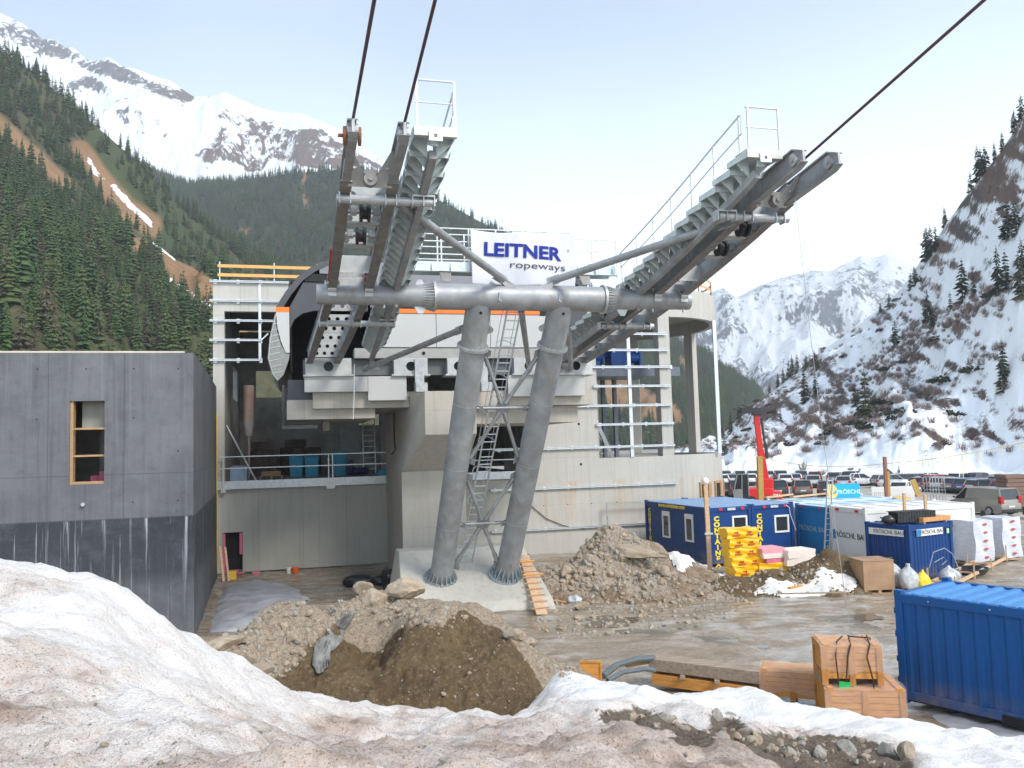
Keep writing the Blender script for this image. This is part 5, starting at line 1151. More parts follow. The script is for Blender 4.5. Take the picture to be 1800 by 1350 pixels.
# braces
def brace(p, q, r, name='brace', flat=(.0, .0)):
    p, q = Vector(p), Vector(q); d = (q-p).normalized(); mb = MB(); mb.tube(p + d*flat[0], q - d*flat[1], r, n=18); o = mb.build(name, M_TOW, tw, smooth=True)
    for e, s in ((p, 1), (q, -1)): mb = MB(); mb.beam(e - d*.08*s, e + d*s*.45, .03, r*2.6, up=(0, 0, 1)); mb.build('end_plate', M_GALV, o)
    return o
brace((6.62, CB-.05, 11.42), (la(20.3, 1)+.1, 20.3, zc(20.3)+.1), .12, flat=(.1, .3))
brace((8.12, CB-.05, 11.42), (ra(20.6, 0)-.1, 20.6, zc(20.6)+.08), .12, flat=(.1, .9))
brace((5.3, 27.3, 9.95), (2.69, 36.4, 9.45), .11)
brace((8.6+.5, 27.3, 9.95), (12.2, 36.4, 9.45), .11)
brace((7.22, 26.6, 10.5), (10.2, 36.4, 9.4), .11)
# lattice between the legs
def legp(i, z): t = (z - Lb[i].z) / (Lt[i].z - Lb[i].z); return Lb[i] + (Lt[i]-Lb[i]) * t
M_PLT = mat('bolted_splice_plate', (.24, .245, .25), .55, .35, var=.3, scale=18)
M_HOLE = mat('bolt_head_dark', (.06, .06, .065), .5, .3)
for zb, zm, zt in ((1.45, 3.1, 4.9), (5.45, 7.3, 9.15)):
    c = (legp(0, zm) + legp(1, zm)) / 2
    nrm = (Lt[0]-Lb[0]).cross(Vector((1, 0, 0))).normalized()
    if nrm.y > 0: nrm = -nrm
    mb = MB(); ends = []
    mb.tube(legp(0, zm)+Vector((.42, 0, 0)), legp(1, zm)-Vector((.42, 0, 0)), .055, n=12)
    for i, s in ((0, 1), (1, -1)):
        for z in (zb, zt):
            e = legp(i, z) + Vector((s*.40, 0, 0)); d = (c - e).normalized(); mb.tube(e + d*.15, c - d*.2, .065, n=14); ends.append((e, d))
    lt = mb.build('lattice_brace', M_TOW, tw, smooth=True)
    mb = MB(); hb = MB()
    def sp(p, d, ln=.42, wd=.17):
        mb.beam(p, p + d*ln, wd, .03, up=nrm); sd = d.cross(nrm).normalized()
        for a in range(4):
            for q in (-.05, .0, .05): r0 = p + d*(ln*(.16+.22*a)) + sd*q; hb.tube(r0 - nrm*.0, r0 + nrm*.032, .014, n=6)
    for e, d in ends:
        sp(e + d*.12, d); sp(c - d*.55, d)
        mb.beam(e - d*.05, e + d*.2, .28, .02, up=nrm)
    x = Vector((1, 0, 0)); sp(legp(0, zm)+x*.5, x, .36, .13); sp(legp(1, zm)-x*.86, x, .36, .13)
    mb.prism([(-.2, -.26), (.2, -.26), (.26, 0), (.2, .26), (-.2, .26), (-.26, 0)], -.02, .02, lambda u, v, w_: c + x*u + ldir*v + nrm*w_)
    mb.build('splice_plate', M_PLT, lt); hb.build('splice_bolts', M_HOLE, lt)
    for z in (zb, zt, zm):
        for i, s in ((0, 1), (1, -1)): mb = MB(); e = legp(i, z) + x*s*.43; mb.beam(e - nrm*.05 - x*s*.02, e + nrm*.12 + x*s*.2, .02, .22, up=ldir); mb.build('leg_bracket', M_GALV, lt)
# caged ladder
mb = MB(); o0 = (Lb[0]+Lb[1])/2 + Vector((-.1, 1.05, .35)); o1 = (Lt[0]+Lt[1])/2 + Vector((-.05, .75, -.2)); dl = (o1-o0)
for s in (-.24, .24): mb.beam(o0+Vector((s, 0, 0)), o1+Vector((s, 0, 0)), .05, .06, up=(0, 1, 0))
lad = mb.build('ladder_rails', M_RAIL, tw)
mb = MB(); nr = 34
for k in range(nr): p = o0 + dl*((k+.5)/nr); mb.tube(p-Vector((.24, 0, 0)), p+Vector((.24, 0, 0)), .02, n=6)
mb.build('rungs', M_RAIL, lad)
mb = MB(); nb = dl.normalized().cross(Vector((1, 0, 0))).normalized()
if nb.y < 0: nb = -nb
for k in range(7):
    p = o0 + dl*(.26 + .12*k); mb.pipe([p + Vector((-.24, 0, 0)) + Vector((0, 0, 0))] + [p + Vector((-.36*cos(pi*j/8), 0, 0)) + nb*(.72*sin(pi*j/8)) for j in range(1, 8)] + [p + Vector((.24, 0, 0))], .014, n=5)
for j in (2, 4, 6): a = Vector((-.36*cos(pi*j/8), 0, 0)) + nb*(.72*sin(pi*j/8)); mb.tube(o0 + dl*.26 + a, o0 + dl*.98 + a, .012, n=5)
mb.build('safety_cage', M_RAIL, lad)

# banner on the walkway railing
M_BAN = mat('white_banner_cloth', (.60, .60, .64), .8, var=.08, bump=.4, bscale=3)
bn = thing('banner', 'white cloth banner with blue lettering hung from the walkway railing', 'banner', (7.4, 26.6, 12.4))
def bwave(x, z):
    return 26.60 + .06*sin(x*2.3+z) + .02*sin(x*5.1-z*2) + .012*sin(x*3.3+z*3.1)*max(0, 13.2-z) + .05*max(0, 12.1-z)
xg = np.linspace(5.55, 9.18, 70); tg = np.linspace(0, 1, 40); vs = []; fs = []
for t in tg:
    for x in xg:
        u = (x-5.55)/3.63; zt = 13.24 - .06*sin(u*pi) - .10*abs(sin(u*pi*2.0))*(.6); zb = 11.36 - .0*u + .16*max(0, sin(u*pi))*0
        z = zt + (zb-zt)*t; xx = x + (.05*sin(t*3) if u > .95 else 0); vs.append((xx, bwave(x, z), z))
nx = len(xg); fs = [(j*nx+i, j*nx+i+1, (j+1)*nx+i+1, (j+1)*nx+i) for j in range(len(tg)-1) for i in range(nx-1)]
mb = MB(); mb.add(vs, fs); clo = mb.build('cloth', M_BAN, bn, smooth=True); sd = clo.modifiers.new('thickness', 'SOLIDIFY'); sd.thickness = .006
M_LB = mat('banner_blue', (.025, .055, .42), .7, var=.05); M_LG = mat('banner_grey', (.12, .12, .14), .7)
def on_banner(p): return (p.x, bwave(p.x, p.z) - .032, p.z)
text('LEITNER', .62, M_LB, bn, (7.32, 26.5, 12.5), (1, 0, -.045), (.04, 0, 1), 'lettering', bold=.022, sx=1.17, warp=on_banner)
text('ropeways', .32, M_LG, bn, (7.85, 26.5, 12.02), (1, 0, -.03), (.02, 0, 1), 'lettering', sx=1.62, warp=on_banner)
text('\u00ae', .12, M_LG, bn, (8.98, 26.5, 12.6), (1, 0, 0), (0, 0, 1), 'registered_mark', warp=on_banner)

# ropes
RS = .235
def rope(a, b, z, label, ln=60):
    p = Vector((a, b, z)); d = Vector((0, -1, RS)).normalized()
    mb = MB(); mb.pipe([p - d*.0, p + d*ln], .034, n=8)
    return mb.build('track_rope', M_ROPE, None, True, 0, label, 'rope', 'track ropes', p, 'B')
def rope_px(p0, p1, b0, label):
    """rope through two photo points, running parallel to the lane (constant x)"""
    P = atB(*p0, b0); d1 = toB(ray(*p1)); t = P.x / d1.x; Q = Vector((P.x, d1.y*t, EYE + d1.z*t)); d = (Q-P).normalized()
    mb = MB(); mb.pipe([P - d*2.0, P + d*70], .034, n=8)
    return mb.build('track_rope', M_ROPE, None, True, 0, label, 'rope', 'track ropes', P, 'B')
rope_px((619, 218), (658, 0), 17.9, 'dark red steel rope rising from the leftmost saddle horn')
rope_px((708, 228), (765, 0), 17.9, 'dark red steel rope rising from the inner horn of the left saddle')
rope_px((1385, 305), (1730, 0), 18.3, 'dark red steel rope rising from the right saddle to the upper right')
# thin hanging cords
mb = MB(); p = atB(622, 640, 28.4); q = atB(621, 737, 28.4); mb.pipe([p + Vector((.02, 0, 3.4*0)), p*.5+q*.5+Vector((.02, 0, 0)), q], .012, n=5); mb.build('hanging_cord', mat('white_cord', (.7, .68, .64), .7), None, False, 0, 'thin white cord hanging below the left rope saddle', 'cord', None, p, 'B')
p = toB(at(1398, 350, 19.5)); q = toB(at(1497, 1128, 18.35)); mb = MB(); mid = (p*.5+q*.5) + Vector((-.06, 0, -.1)); mb.pipe([p, p*.75+q*.25+Vector((-.04, 0, -.06)), mid, p*.25+q*.75+Vector((-.04, 0, -.06)), q], .007, n=5)
mb.build('hanging_cord', mat('grey_wire', (.33, .33, .34), .5, .3), None, False, 0, 'thin grey wire hanging from the right rope saddle down to the stacked crates', 'cord', None, q, 'B')
# ================================================================ site objects
def paint(name, c, rough=.45, var=.15, spec=.4, stain=None, mud=True):
    """container paint: fading, scratches, rust chips and mud thrown up the lower edge"""
    if name in MATS: return MATS[name]
    t = NT(name); v = t.co(); n = t.noise(v, .9, 6, .65); sc = t.noise(t.co((1, 1, .25)), 7, 6, .75); sp = t.n('ShaderNodeSeparateXYZ'); t.l(v, sp.inputs[0])
    k = t.mix(t.ramp(n, [(.3, 0.0), (.7, 1.0)]), c, stain or tuple(x*(1-var) for x in c))
    k = t.mix(t.math('MULTIPLY', t.ramp(sc, [(.62, 0.0), (.72, 1.0)]), .30), k, tuple(min(1, x*1.8+.06) for x in c))
    k = t.mix(t.ramp(t.noise(v, 14, 5, .8), [(.70, 0.0), (.75, .8)]), k, (.16, .075, .04))
    if mud: k = t.mix(t.math('MULTIPLY', t.ramp(sp.outputs['Z'], [(.1, 1.0), (.75, 0.0)]), t.ramp(t.noise(t.co((1, 1, .6)), 2.2, 6, .7), [(.36, 0.0), (.66, .75)])), k, (.22, .18, .135))
    t.col(k); t.rough(t.ramp(sc, [(.3, max(.05, rough-.1)), (.75, min(1, rough+.2))])); t.b.inputs['Specular IOR Level'].default_value = spec
    t.bump(t.noise(v, 1.6, 3), .12, .05); MATS[name] = t.mat; return t.mat
M_CBLUE = paint('container_blue', (.005, .050, .20), .45, spec=.3, stain=(.009, .042, .15))
M_LBLUE = paint('container_sky_blue', (.012, .21, .50), .45, stain=(.03, .17, .36))
M_CWHITE = paint('container_white', (.70, .69, .67), .4, .08)
M_ROOFB = paint('roof_pale_blue', (.22, .33, .50), .4, .12)
M_ROOFL = paint('roof_bluish_white', (.52, .66, .74), .4, .12)
M_ROOFW = paint('roof_cream_white', (.76, .73, .68), .45, .08)
M_NBLUE = paint('near_container_blue', (.004, .085, .29), .42, .10, spec=.3, stain=(.008, .075, .24))
M_NROOF = paint('near_container_roof', (.04, .19, .47), .4, .12, stain=(.06, .23, .50))
M_YEL = mat('yellow_lettering', (.82, .62, .03), .5, var=.05)
M_BLK = mat('black_lettering', (.02, .02, .022), .5, var=.05)
M_FRAMEW = mat('white_window_frame', (.74, .73, .71), .4, var=.05)
M_RED = mat('red_plug_cover', (.55, .02, .05), .4, var=.1)
M_FOOT = mat('dark_corner_casting', (.02, .03, .06), .6)
M_WOOD = mat('fresh_crate_wood', (.62, .275, .06), .65, var=.3, scale=3, stretch=(1, 1, 7), bump=.05)
M_WOOD2 = mat('weathered_beam_wood', (.34, .26, .195), .75, var=.4, scale=3, stretch=(.6, 6, 6))
M_WOODY = mat('yellow_shuttering_board', (.72, .42, .08), .6, var=.25, scale=3)
M_PALE = mat('pale_sawn_wood', (.60, .40, .24), .7, var=.25, scale=4, stretch=(1, 1, 5))

def corr(mb, x0, x1, y, z0, z1, ny, pitch=.28, dep=.035):
    """corrugated sheet along local x at y, outward normal sign ny"""
    pts = []; x = x0
    prof = [(0, 0), (.32, 0), (.5, 1), (.82, 1)]
    while x < x1 - 1e-6:
        for fx_, d in prof:
            if x + fx_*pitch < x1: pts.append((x + fx_*pitch, d))
        x += pitch
    pts.append((x1, 0))
    vs = [(px_, y - ny*dep*d, z0) for px_, d in pts] + [(px_, y - ny*dep*d, z1) for px_, d in pts]; n = len(pts)
    fs = [(i, i+1, n+i+1, n+i) if ny < 0 else (i+1, i, n+i, n+i+1) for i in range(n-1)]
    mb.add(vs, fs)
def container(name, label, loc, rz, Lx, Ly, H, body, roof, corrug=False, ribs=True, group=None, z0=.1, pitch=.28, roofribs=False):
    t = thing(name, label, 'container', (loc[0], loc[1], loc[2] if len(loc) > 2 else 0), 'L', rz, group)
    mb = MB(); p = .16
    for x in (0, Lx-p):
        for y in (0, Ly-p): mb.bx(x, x+p, y, y+p, z0, H)
    for y in (0, Ly-p): mb.bx(p, Lx-p, y+.01, y+p-.01, H-.2, H-.01); mb.bx(p, Lx-p, y+.01, y+p-.01, z0+.01, z0+.19)
    for x in (0, Lx-p): mb.bx(x+.01, x+p-.01, p, Ly-p, H-.2, H-.01); mb.bx(x+.01, x+p-.01, p, Ly-p, z0+.01, z0+.19)
    mb.build('frame', body, t, bev=.008)
    mb = MB(); e = .05
    if corrug:
        corr(mb, p, Lx-p, e, z0+.19, H-.2, -1, pitch); corr(mb, p, Lx-p, Ly-e, z0+.19, H-.2, 1, pitch)
        k = MB(); corr(k, p, Ly-p, e, z0+.19, H-.2, -1, pitch); mb.add([(y, x, z) for x, y, z in k.v], [f[::-1] for f in k.f])
        k = MB(); corr(k, p, Ly-p, Lx-e, z0+.19, H-.2, 1, pitch); mb.add([(y, x, z) for x, y, z in k.v], [f[::-1] for f in k.f])
    else:
        mb.bx(p, Lx-p, e, e+.04, z0+.19, H-.2); mb.bx(p, Lx-p, Ly-e-.04, Ly-e, z0+.19, H-.2); mb.bx(e, e+.04, p, Ly-p, z0+.19, H-.2); mb.bx(Lx-e-.04, Lx-e, p, Ly-p, z0+.19, H-.2)
    mb.build('wall', body, t)
    mb = MB()
    if roofribs:
        k = MB(); corr(k, p, Lx-p, 0, p, Ly-p, 1, .36, .045); mb.add([(x, z, H-.008+y) for x, y, z in k.v], [f for f in k.f])
    else:
        mb.bx(.03, Lx-.03, .03, Ly-.03, H-.009, H+.02)
        if ribs:
            if Ly > Lx: [mb.bx(.05, Lx-.05, y-.02, y+.02, H+.021, H+.05) for y in np.linspace(.6, Ly-.6, 5)]
            else: [mb.bx(x-.02, x+.02, .05, Ly-.05, H+.021, H+.05) for x in np.linspace(.6, Lx-.6, 5)]
    mb.build('roof', roof, t)
    for x in (-.006, Lx-p-.004):
        for y in (-.006, Ly-p-.004):
            for z in (z0-.08, H-.06): mb = MB(); mb.bx(x, x+p+.01, y, y+p+.01, z, z+.13); mb.build('corner_casting', body, t, bev=.01)
    mb = MB(); mb.bx(.1, Lx-.1, .1, Ly-.1, z0-.04, z0+.1); mb.build('underframe', M_FOOT, t)
    return t
def face_window(t, x, z, w_, h, y=0.0, ax='x', slit=False):
    mb = MB(); f = .09
    def B(a0, a1, d0, d1, c0, c1): mb.bx(a0, a1, d0, d1, c0, c1) if ax == 'x' else mb.bx(d0, d1, a0, a1, c0, c1)
    B(x, x+f, y-.03, y+.06, z, z+h); B(x+w_-f, x+w_, y-.03, y+.06, z, z+h); B(x+f, x+w_-f, y-.03, y+.06, z, z+f); B(x+f, x+w_-f, y-.03, y+.06, z+h-f*(2.6 if slit else 1), z+h)
    o = mb.build('window', M_FRAMEW, t, bev=.006)
    mb = MB(); B(x+f, x+w_-f, y+.02, y+.04, z+f, z+h-f); mb.build('pane', M_GLASS, o)
    mb = MB()
    for k in range(9): zz = z+f+.04+k*(h-2*f-.1)/8; B(x+f, x+w_-f, y+.005, y+.018, zz, zz+.012)
    mb.build('shutter', mat('grey_roller_shutter', (.12, .12, .125), .5), o) if slit else None
    return o
P_ = gz(1248, 996, .02); r20 = radians(20); uR = Vector((cos(r20), sin(r20), 0))
c1 = container('office_container', 'dark blue office container with two narrow windows and yellow lettering on its long side', (P_.x, P_.y, 0), r20, 2.44, 6.06, 2.75, M_CBLUE, M_ROOFB, group=None)
face_window(c1, 1.35+.0, 1.0, .72, 1.35, .02, 'y', True); face_window(c1, 3.55, 1.0, .72, 1.35, .02, 'y', True)
text('CONTAINEX', .30, M_YEL, c1, (.035, 5.62, 2.28), (0, -1, 0), (0, 0, 1), 'side_lettering', bold=.014, sx=1.05, stack=.82)
text('www.containex.com', .27, M_YEL, c1, (-.008, 3.3, 2.65), (0, -1, 0), (0, 0, 1), 'web_address', bold=.01, sx=1.15, shear=.2)
text('CONTAINEX', .31, M_YEL, c1, (.50, .035, 2.20), (1, 0, 0), (0, 0, 1), 'end_lettering', bold=.016, sx=1.3, stack=.86)
face_window(c1, 1.35, 1.55, .85, .75, .02)
c2 = container('office_container', 'dark blue office container with a tilted small window and half hidden yellow lettering', (P_.x + uR.x*2.47, P_.y + uR.y*2.47, 0), r20, 2.44, 6.06, 2.74, M_CBLUE, M_ROOFB)
text('CONTAINEX', .31, M_YEL, c2, (.45, .035, 2.20), (1, 0, 0), (0, 0, 1), 'end_lettering', bold=.016, sx=1.3, stack=.86)
face_window(c2, 1.3, 1.35, .85, .85, .02)
for c in (c1, c2):
    for x in (.62, 1.85):
        mb = MB(); mb.bx(x, x+.2, -.03, -.004, 2.58, 2.70); mb.build('red_plug_cover', M_RED, c, bev=.01)
    mb = MB(); mb.bx(1.1, 1.55, -.02, -.004, 2.58, 2.70); mb.build('data_plate', M_RAIL, c)
mb = MB(); mb.pipe([(2.0, -.03, 2.66), (2.15, -.08, 2.55), (2.2, -.06, 2.2), (2.5, -.06, 1.4)], .018, n=6); mb.build('white_cable', M_FRAMEW, c2)
r16 = radians(16)
def place16(px_, D): return ((px_-900)/FPX*D, D)
x_, y_ = 15.6-.70, 37.2+2.52
c3 = container('office_container', 'light blue container with faded white lettering beside the aluminium ladder', (x_, y_, 0), r16, 6.06, 2.6, 2.58, M_LBLUE, M_ROOFL)
text('FR\u00d6SCHL BAU', .34, mat('faded_lettering', (.30, .42, .50), .6), c3, (.035, 1.3, 1.45), (0, -1, 0), (0, 0, 1), bold=.006)
for y in (.6, 2.0):
    mb = MB(); mb.bx(-.03, -.004, y-.1, y+.1, 2.42, 2.53); mb.build('red_plug_cover', M_RED, c3, bev=.01)
x_, y_ = 15.6, 37.2
c4 = container('office_container', 'white office container with grey lettering on its end standing behind the small blue container', (x_, y_, 0), r16, 6.06, 2.5, 2.66, M_CWHITE, M_ROOFW)
text('FR\u00d6SCHL BAU', .36, M_BLK, c4, (.035, 1.15, 1.38), (0, -1, 0), (0, 0, 1)); 
mb = MB(); mb.prism([(0, 0), (.3, 0), (.2, .16), (.3, .3), (.2, .42), (0, .42)], .028, .035, lambda u, v, w_: (w_, 2.42-u, 1.18+v)); mb.build('blue_emblem', M_LBLUE, c4)
text('FR\u00d6SCHL BAU', .62, M_BLK, c4, (3.45, .035, 1.72), (1, 0, 0), (0, 0, 1), bold=.004)
for y in (.55, 1.9):
    mb = MB(); mb.bx(-.03, -.004, y-.12, y+.12, 2.5, 2.61); mb.build('red_plug_cover', M_RED, c4, bev=.01)
c5 = container('office_container', 'white container behind, of which mostly the pale striped roof shows', (x_-1.44, y_+5.2, 0), r16, 6.06, 2.44, 2.64, M_CWHITE, M_ROOFL)
r28 = radians(28)
c6 = container('storage_container', 'small dark blue corrugated container with two white signs in front of the white container', (15.72, 33.4, 0), r28, 2.75, 2.1, 2.28, M_CBLUE, M_CBLUE, corrug=True, pitch=.2)
for (a, tx, ux, lg) in (((1.35, .0), 'x', (1, 0, 0), 1), ((0, 1.05), 'y', (0, -1, 0), 0)):
    mb = MB(); 
    if tx == 'x': mb.bx(.45, 2.1, -.012, .004, 1.85, 2.12)
    else: mb.bx(-.012, .004, .25, 1.9, 1.85, 2.12)
    sg = mb.build('sign', M_FRAMEW, c6)
    if tx == 'x':
        mb = MB(); mb.bx(.45, .72, -.02, -.013, 1.86, 2.11); mb.build('blue_emblem', M_LBLUE, sg); text('FR\u00d6SCHL BAU', .23, M_BLK, sg, (1.42, -.018, 1.985), ux, (0, 0, 1))
    else: text('FR\u00d6SCHL BAU', .22, M_BLK, sg, (-.018, .95, 1.985), ux, (0, 0, 1))
mb = MB(); mb.bx(2.35, 2.5, -.01, .0, 1.85, 2.05); mb.build('green_sticker', mat('green_sticker', (.12, .5, .2), .5, c2=(.7, .75, .4)), c6)
ra_ = radians(-52)
c7 = container('storage_container', 'large blue corrugated shipping container cut off by the right edge in the foreground', (8.40, 18.75, 0), ra_, 6.06, 2.44, 2.46, M_NBLUE, M_NROOF, corrug=True, pitch=.30, roofribs=True, z0=.16)
mb = MB()
for k in range(16):
    xx = .42 + k*.36; mb.ball((xx, .11, 2.46), .09, .055, .03, n=8, k=4)
mb.build('roof_rail_boss', M_NROOF, c7)
mb = MB(); mb.tube((2.0, -.006, 2.36), (2.0, .02, 2.36), .018, n=8); mb.tube((.75, -.006, 2.36), (.75, .02, 2.36), .015, n=8); mb.tube((4.0, -.006, 2.36), (4.0, .02, 2.36), .018, n=8); mb.build('rivet', M_RAIL, c7)
for q in (2.1, 3.6): mb = MB(); mb.bx(q, q+.4, -.01, .08, .1, .3); mb.build('fork_pocket', M_BLACK, c7)
mb = MB()
for z in (.5, .95, 1.5, 2.0): mb.bx(-.05, .0, .05, .16, z, z+.12); mb.bx(-.05, .0, 2.3, 2.4, z, z+.12)
mb.build('door_hinge', M_NBLUE, c7)
def on_local(t, p): return t.location + Matrix.Rotation(t.rotation_euler.z, 3, 'Z') @ Vector(p)

# ladder leaning on the light blue container
def ladder(name, label, p0, p1, wv, nr, m_, w_=.42, rr=.022, group=None):
    p0, p1, wv = Vector(p0), Vector(p1), Vector(wv).normalized() * w_ / 2; t = thing(name, label, 'ladder', p0, 'W', group=group)
    for s in (-1, 1):
        mb = MB(); mb.beam(p0 + wv*s, p1 + wv*s, .03, .07, up=wv.cross(p1-p0)); mb.build('rail', m_, t)
    mb = MB()
    for k in range(nr): q = p0 + (p1-p0)*((k+.5)/nr); mb.tube(q - wv, q + wv, rr, n=6)
    mb.build('rungs', m_, t); return t
ladder('aluminium_ladder', 'tall aluminium ladder leaning between the light blue and white containers', at(1453, 985, 39.2), at(1459, 840, 40.0), (.85, .5, 0), 15, M_RAIL, .36)
# timber plank ladder on the foundation
def on_block(px_, py_):
    for b in np.arange(28.5, 36, .02):
        q = atB(px_, py_, b)
        if q.z <= max(-.02, min(1.86, .30 + (b - 30.0) * .443)) + .03: return toW(q)
lp0, lp1 = on_block(953, 1080), on_block(921, 976); t = thing('plank_ladder', 'pale plank with nailed cross slats lying up the right edge of the sloping foundation', 'ladder', lp0, 'W')
lw = Vector((cos(TH), sin(TH), 0)); nl = lw.cross(lp1-lp0).normalized()
mb = MB(); mb.beam(lp0, lp1, .40, .03, up=nl); mb.build('plank', M_PALE, t)
mb = MB()
for k in range(8): q = lp0.lerp(lp1, .08 + .1*k) + nl*.035; mb.beam(q - lw*.33, q + lw*.33, .05, .035, up=nl)
mb.build('slats', mat('reddish_slat', (.50, .27, .15), .7), t)
mb = MB()
for k, o in ((.62, .12), (.86, -.05)): q = lp0.lerp(lp1, k) + nl*.05; mb.beam(q - lw*(.42-o), q + lw*(.38+o), .08, .05, up=nl)
mb.build('yellow_slats', M_ORGP, t)

# yellow insulation packs, foam boards
M_PACK = mat('yellow_foil', (.86, .48, .01), .35, var=.08, scale=3, bump=.12, bscale=7)
M_PTXT = mat('red_print', (.52, .09, .02), .5)
def soft_box(x, y, z, sx, sy, sz, seed, n=6, am=.03):
    """slightly bulging wrapped pack as grid box"""
    import bmesh
    bm = bmesh.new(); bmesh.ops.create_cube(bm, size=1); bmesh.ops.subdivide_edges(bm, edges=bm.edges[:], cuts=n, use_grid_fill=True)
    for v in bm.verts:
        c = v.co; bul = (1 - (2*c.x)**2) * (1 - (2*c.y)**2) + (1 - (2*c.x)**2)*(1-(2*c.z)**2) + (1-(2*c.y)**2)*(1-(2*c.z)**2)
        r = Vector((math.sin(seed*3.1+c.y*9+c.z*7), math.sin(seed*1.7+c.x*8+c.z*9), math.sin(seed*2.3+c.x*7+c.y*8)))
        k = 1 + .02*bul
        v.co = Vector((c.x*sx*k + r.x*am, c.y*sy*k + r.y*am, c.z*sz + r.z*am*.6))
    vs = [(v.co.x+x, v.co.y+y, v.co.z+z) for v in bm.verts]; bm.verts.index_update(); fs = [tuple(v.index for v in f.verts) for f in bm.faces]; bm.free(); return vs, fs
packs = [(1297, 921, 36.3, 1.45, 'yellow insulation pack on top of the tall stack against the blue container'), (1300, 938, 36.3, 1.45, 'yellow insulation pack second from the top of the tall stack'), (1301, 954, 36.3, 1.42, 'yellow insulation pack in the middle of the tall stack, below two others'),
         (1307, 970, 36.2, 1.5, 'yellow insulation pack second from the bottom of the tall stack'), (1311, 984, 36.1, 1.55, 'yellow insulation pack at the bottom of the tall stack beside the snow'), (1362, 978, 36.3, 1.9, 'low yellow insulation pack lying under the pink foam boards')]
zs = [1.92, 1.50, 1.10, .70, .30, .42]
for i, (px_, py_, D, wd, lab) in enumerate(packs):
    p = at(px_, py_, D); t = thing('insulation_pack', lab, 'insulation pack', (p.x, p.y, zs[i]-.2), 'L', radians(14 + 3*math.sin(i*2)), 'yellow insulation packs')
    mb = MB(); mb.add(*soft_box(0, 0, .2, wd, .75, .40, i)); mb.build('wrapping', M_PACK, t, smooth=True)
    if i < 5:
        for xx in (-.28, .32): text('URSA', .13, M_PTXT, t, (xx, -.425, .13), (1, 0, 0), (0, 0, 1), 'print', bold=.012, sx=1.3) if False else None
        mb = MB()
        for xx in (-.3, .32): mb.bx(xx-.17, xx+.17, -.432, -.40, .1, .16); mb.bx(xx-.1, xx+.05, -.432, -.40, .23, .27); mb.bx(xx+.02, xx+.07, -.432, -.40, .18, .28)
        mb.build('print', M_PTXT, t)
M_FOAMP = mat('pale_pink_foam', (.72, .34, .38), .8, var=.12); M_FOAMW = mat('cream_foam_board', (.78, .68, .60), .8, var=.08)
bd = [(1348, 948, 1.15, .26, M_FOAMP, 1.25, 'pink foam board pack on top of the pile beside the yellow stack'), (1352, 960, 1.25, .2, M_FOAMW, 1.02, 'cream foam board pack in the middle of the pink pile'), (1352, 970, .85, .22, M_PINK, .80, 'pink foam board pack at the bottom of the pile beside the yellow stack'),
      (1396, 950, 1.38, .34, M_FOAMW, 1.14, 'cream foam board pack on top of the right pile'), (1396, 963, 1.36, .32, M_FOAMW, .80, 'cream foam board pack at the bottom of the right pile')]
for i, (px_, py_, wd, h, m_, zt, lab) in enumerate(bd):
    p = at(px_, py_, 36.4); mb = MB()
    nb = 3
    for k in range(nb): mb.bx(-wd/2 + .015*math.sin(i+k*2), wd/2 + .015*math.sin(i+k*2), -.5, .5, -h + h*k/nb + .003, -h + h*(k+1)/nb)
    o = mb.build('foam_boards', m_, None, False, 0, lab, 'foam boards', 'foam board packs', (p.x, p.y, zt), 'L', radians(16 + 4*math.sin(i*3)))

# wrapped white pallets
M_WRAP = mat('white_stretch_wrap', (.60, .62, .67), .3, var=.2, scale=2.5, bump=.25, bscale=6, stretch=(1, 1, 6))
M_LOZ = mat('red_lozenge', (.50, .07, .05), .5)
wp = [(1716, 987, 37.6, 1.25, 1.5, radians(24), 'white wrapped pallet load with red diamond marks nearest the white container'), (1766, 985, 38.6, 1.2, 1.2, radians(22), 'white wrapped pallet load at the far right beside another one')]
for i, (px_, py_, D, wx_, wy_, rz, lab) in enumerate(wp):
    p = at(px_, py_, D); t = thing('wrapped_pallet', lab, 'pallet load', (p.x, p.y, 0), 'L', rz, 'white wrapped pallets')
    mb = MB(); mb.add(*soft_box(wx_/2, wy_/2, 1.05, wx_, wy_, 1.84, i*5+2, 9, .025)); mb.build('wrapped_load', M_WRAP, t, smooth=True)
    mb = MB()
    for k in range(4): mb.bx(.05, wx_-.05, .1+k*(wy_-.3)/3, .2+k*(wy_-.3)/3, 0.01, .13)
    mb.build('pallet', M_PALE, t)
    mb = MB()
    for k in range(5):
        z = .32 + k*.37; c = wx_*.55; mb.prism([(-.15, 0), (-.05, .05), (.05, .05), (.15, 0), (.05, -.05), (-.05, -.05)], -.06, -.03, lambda u, v, w_: (c+u, w_, z+v))
    mb.build('red_diamond', M_LOZ, t)

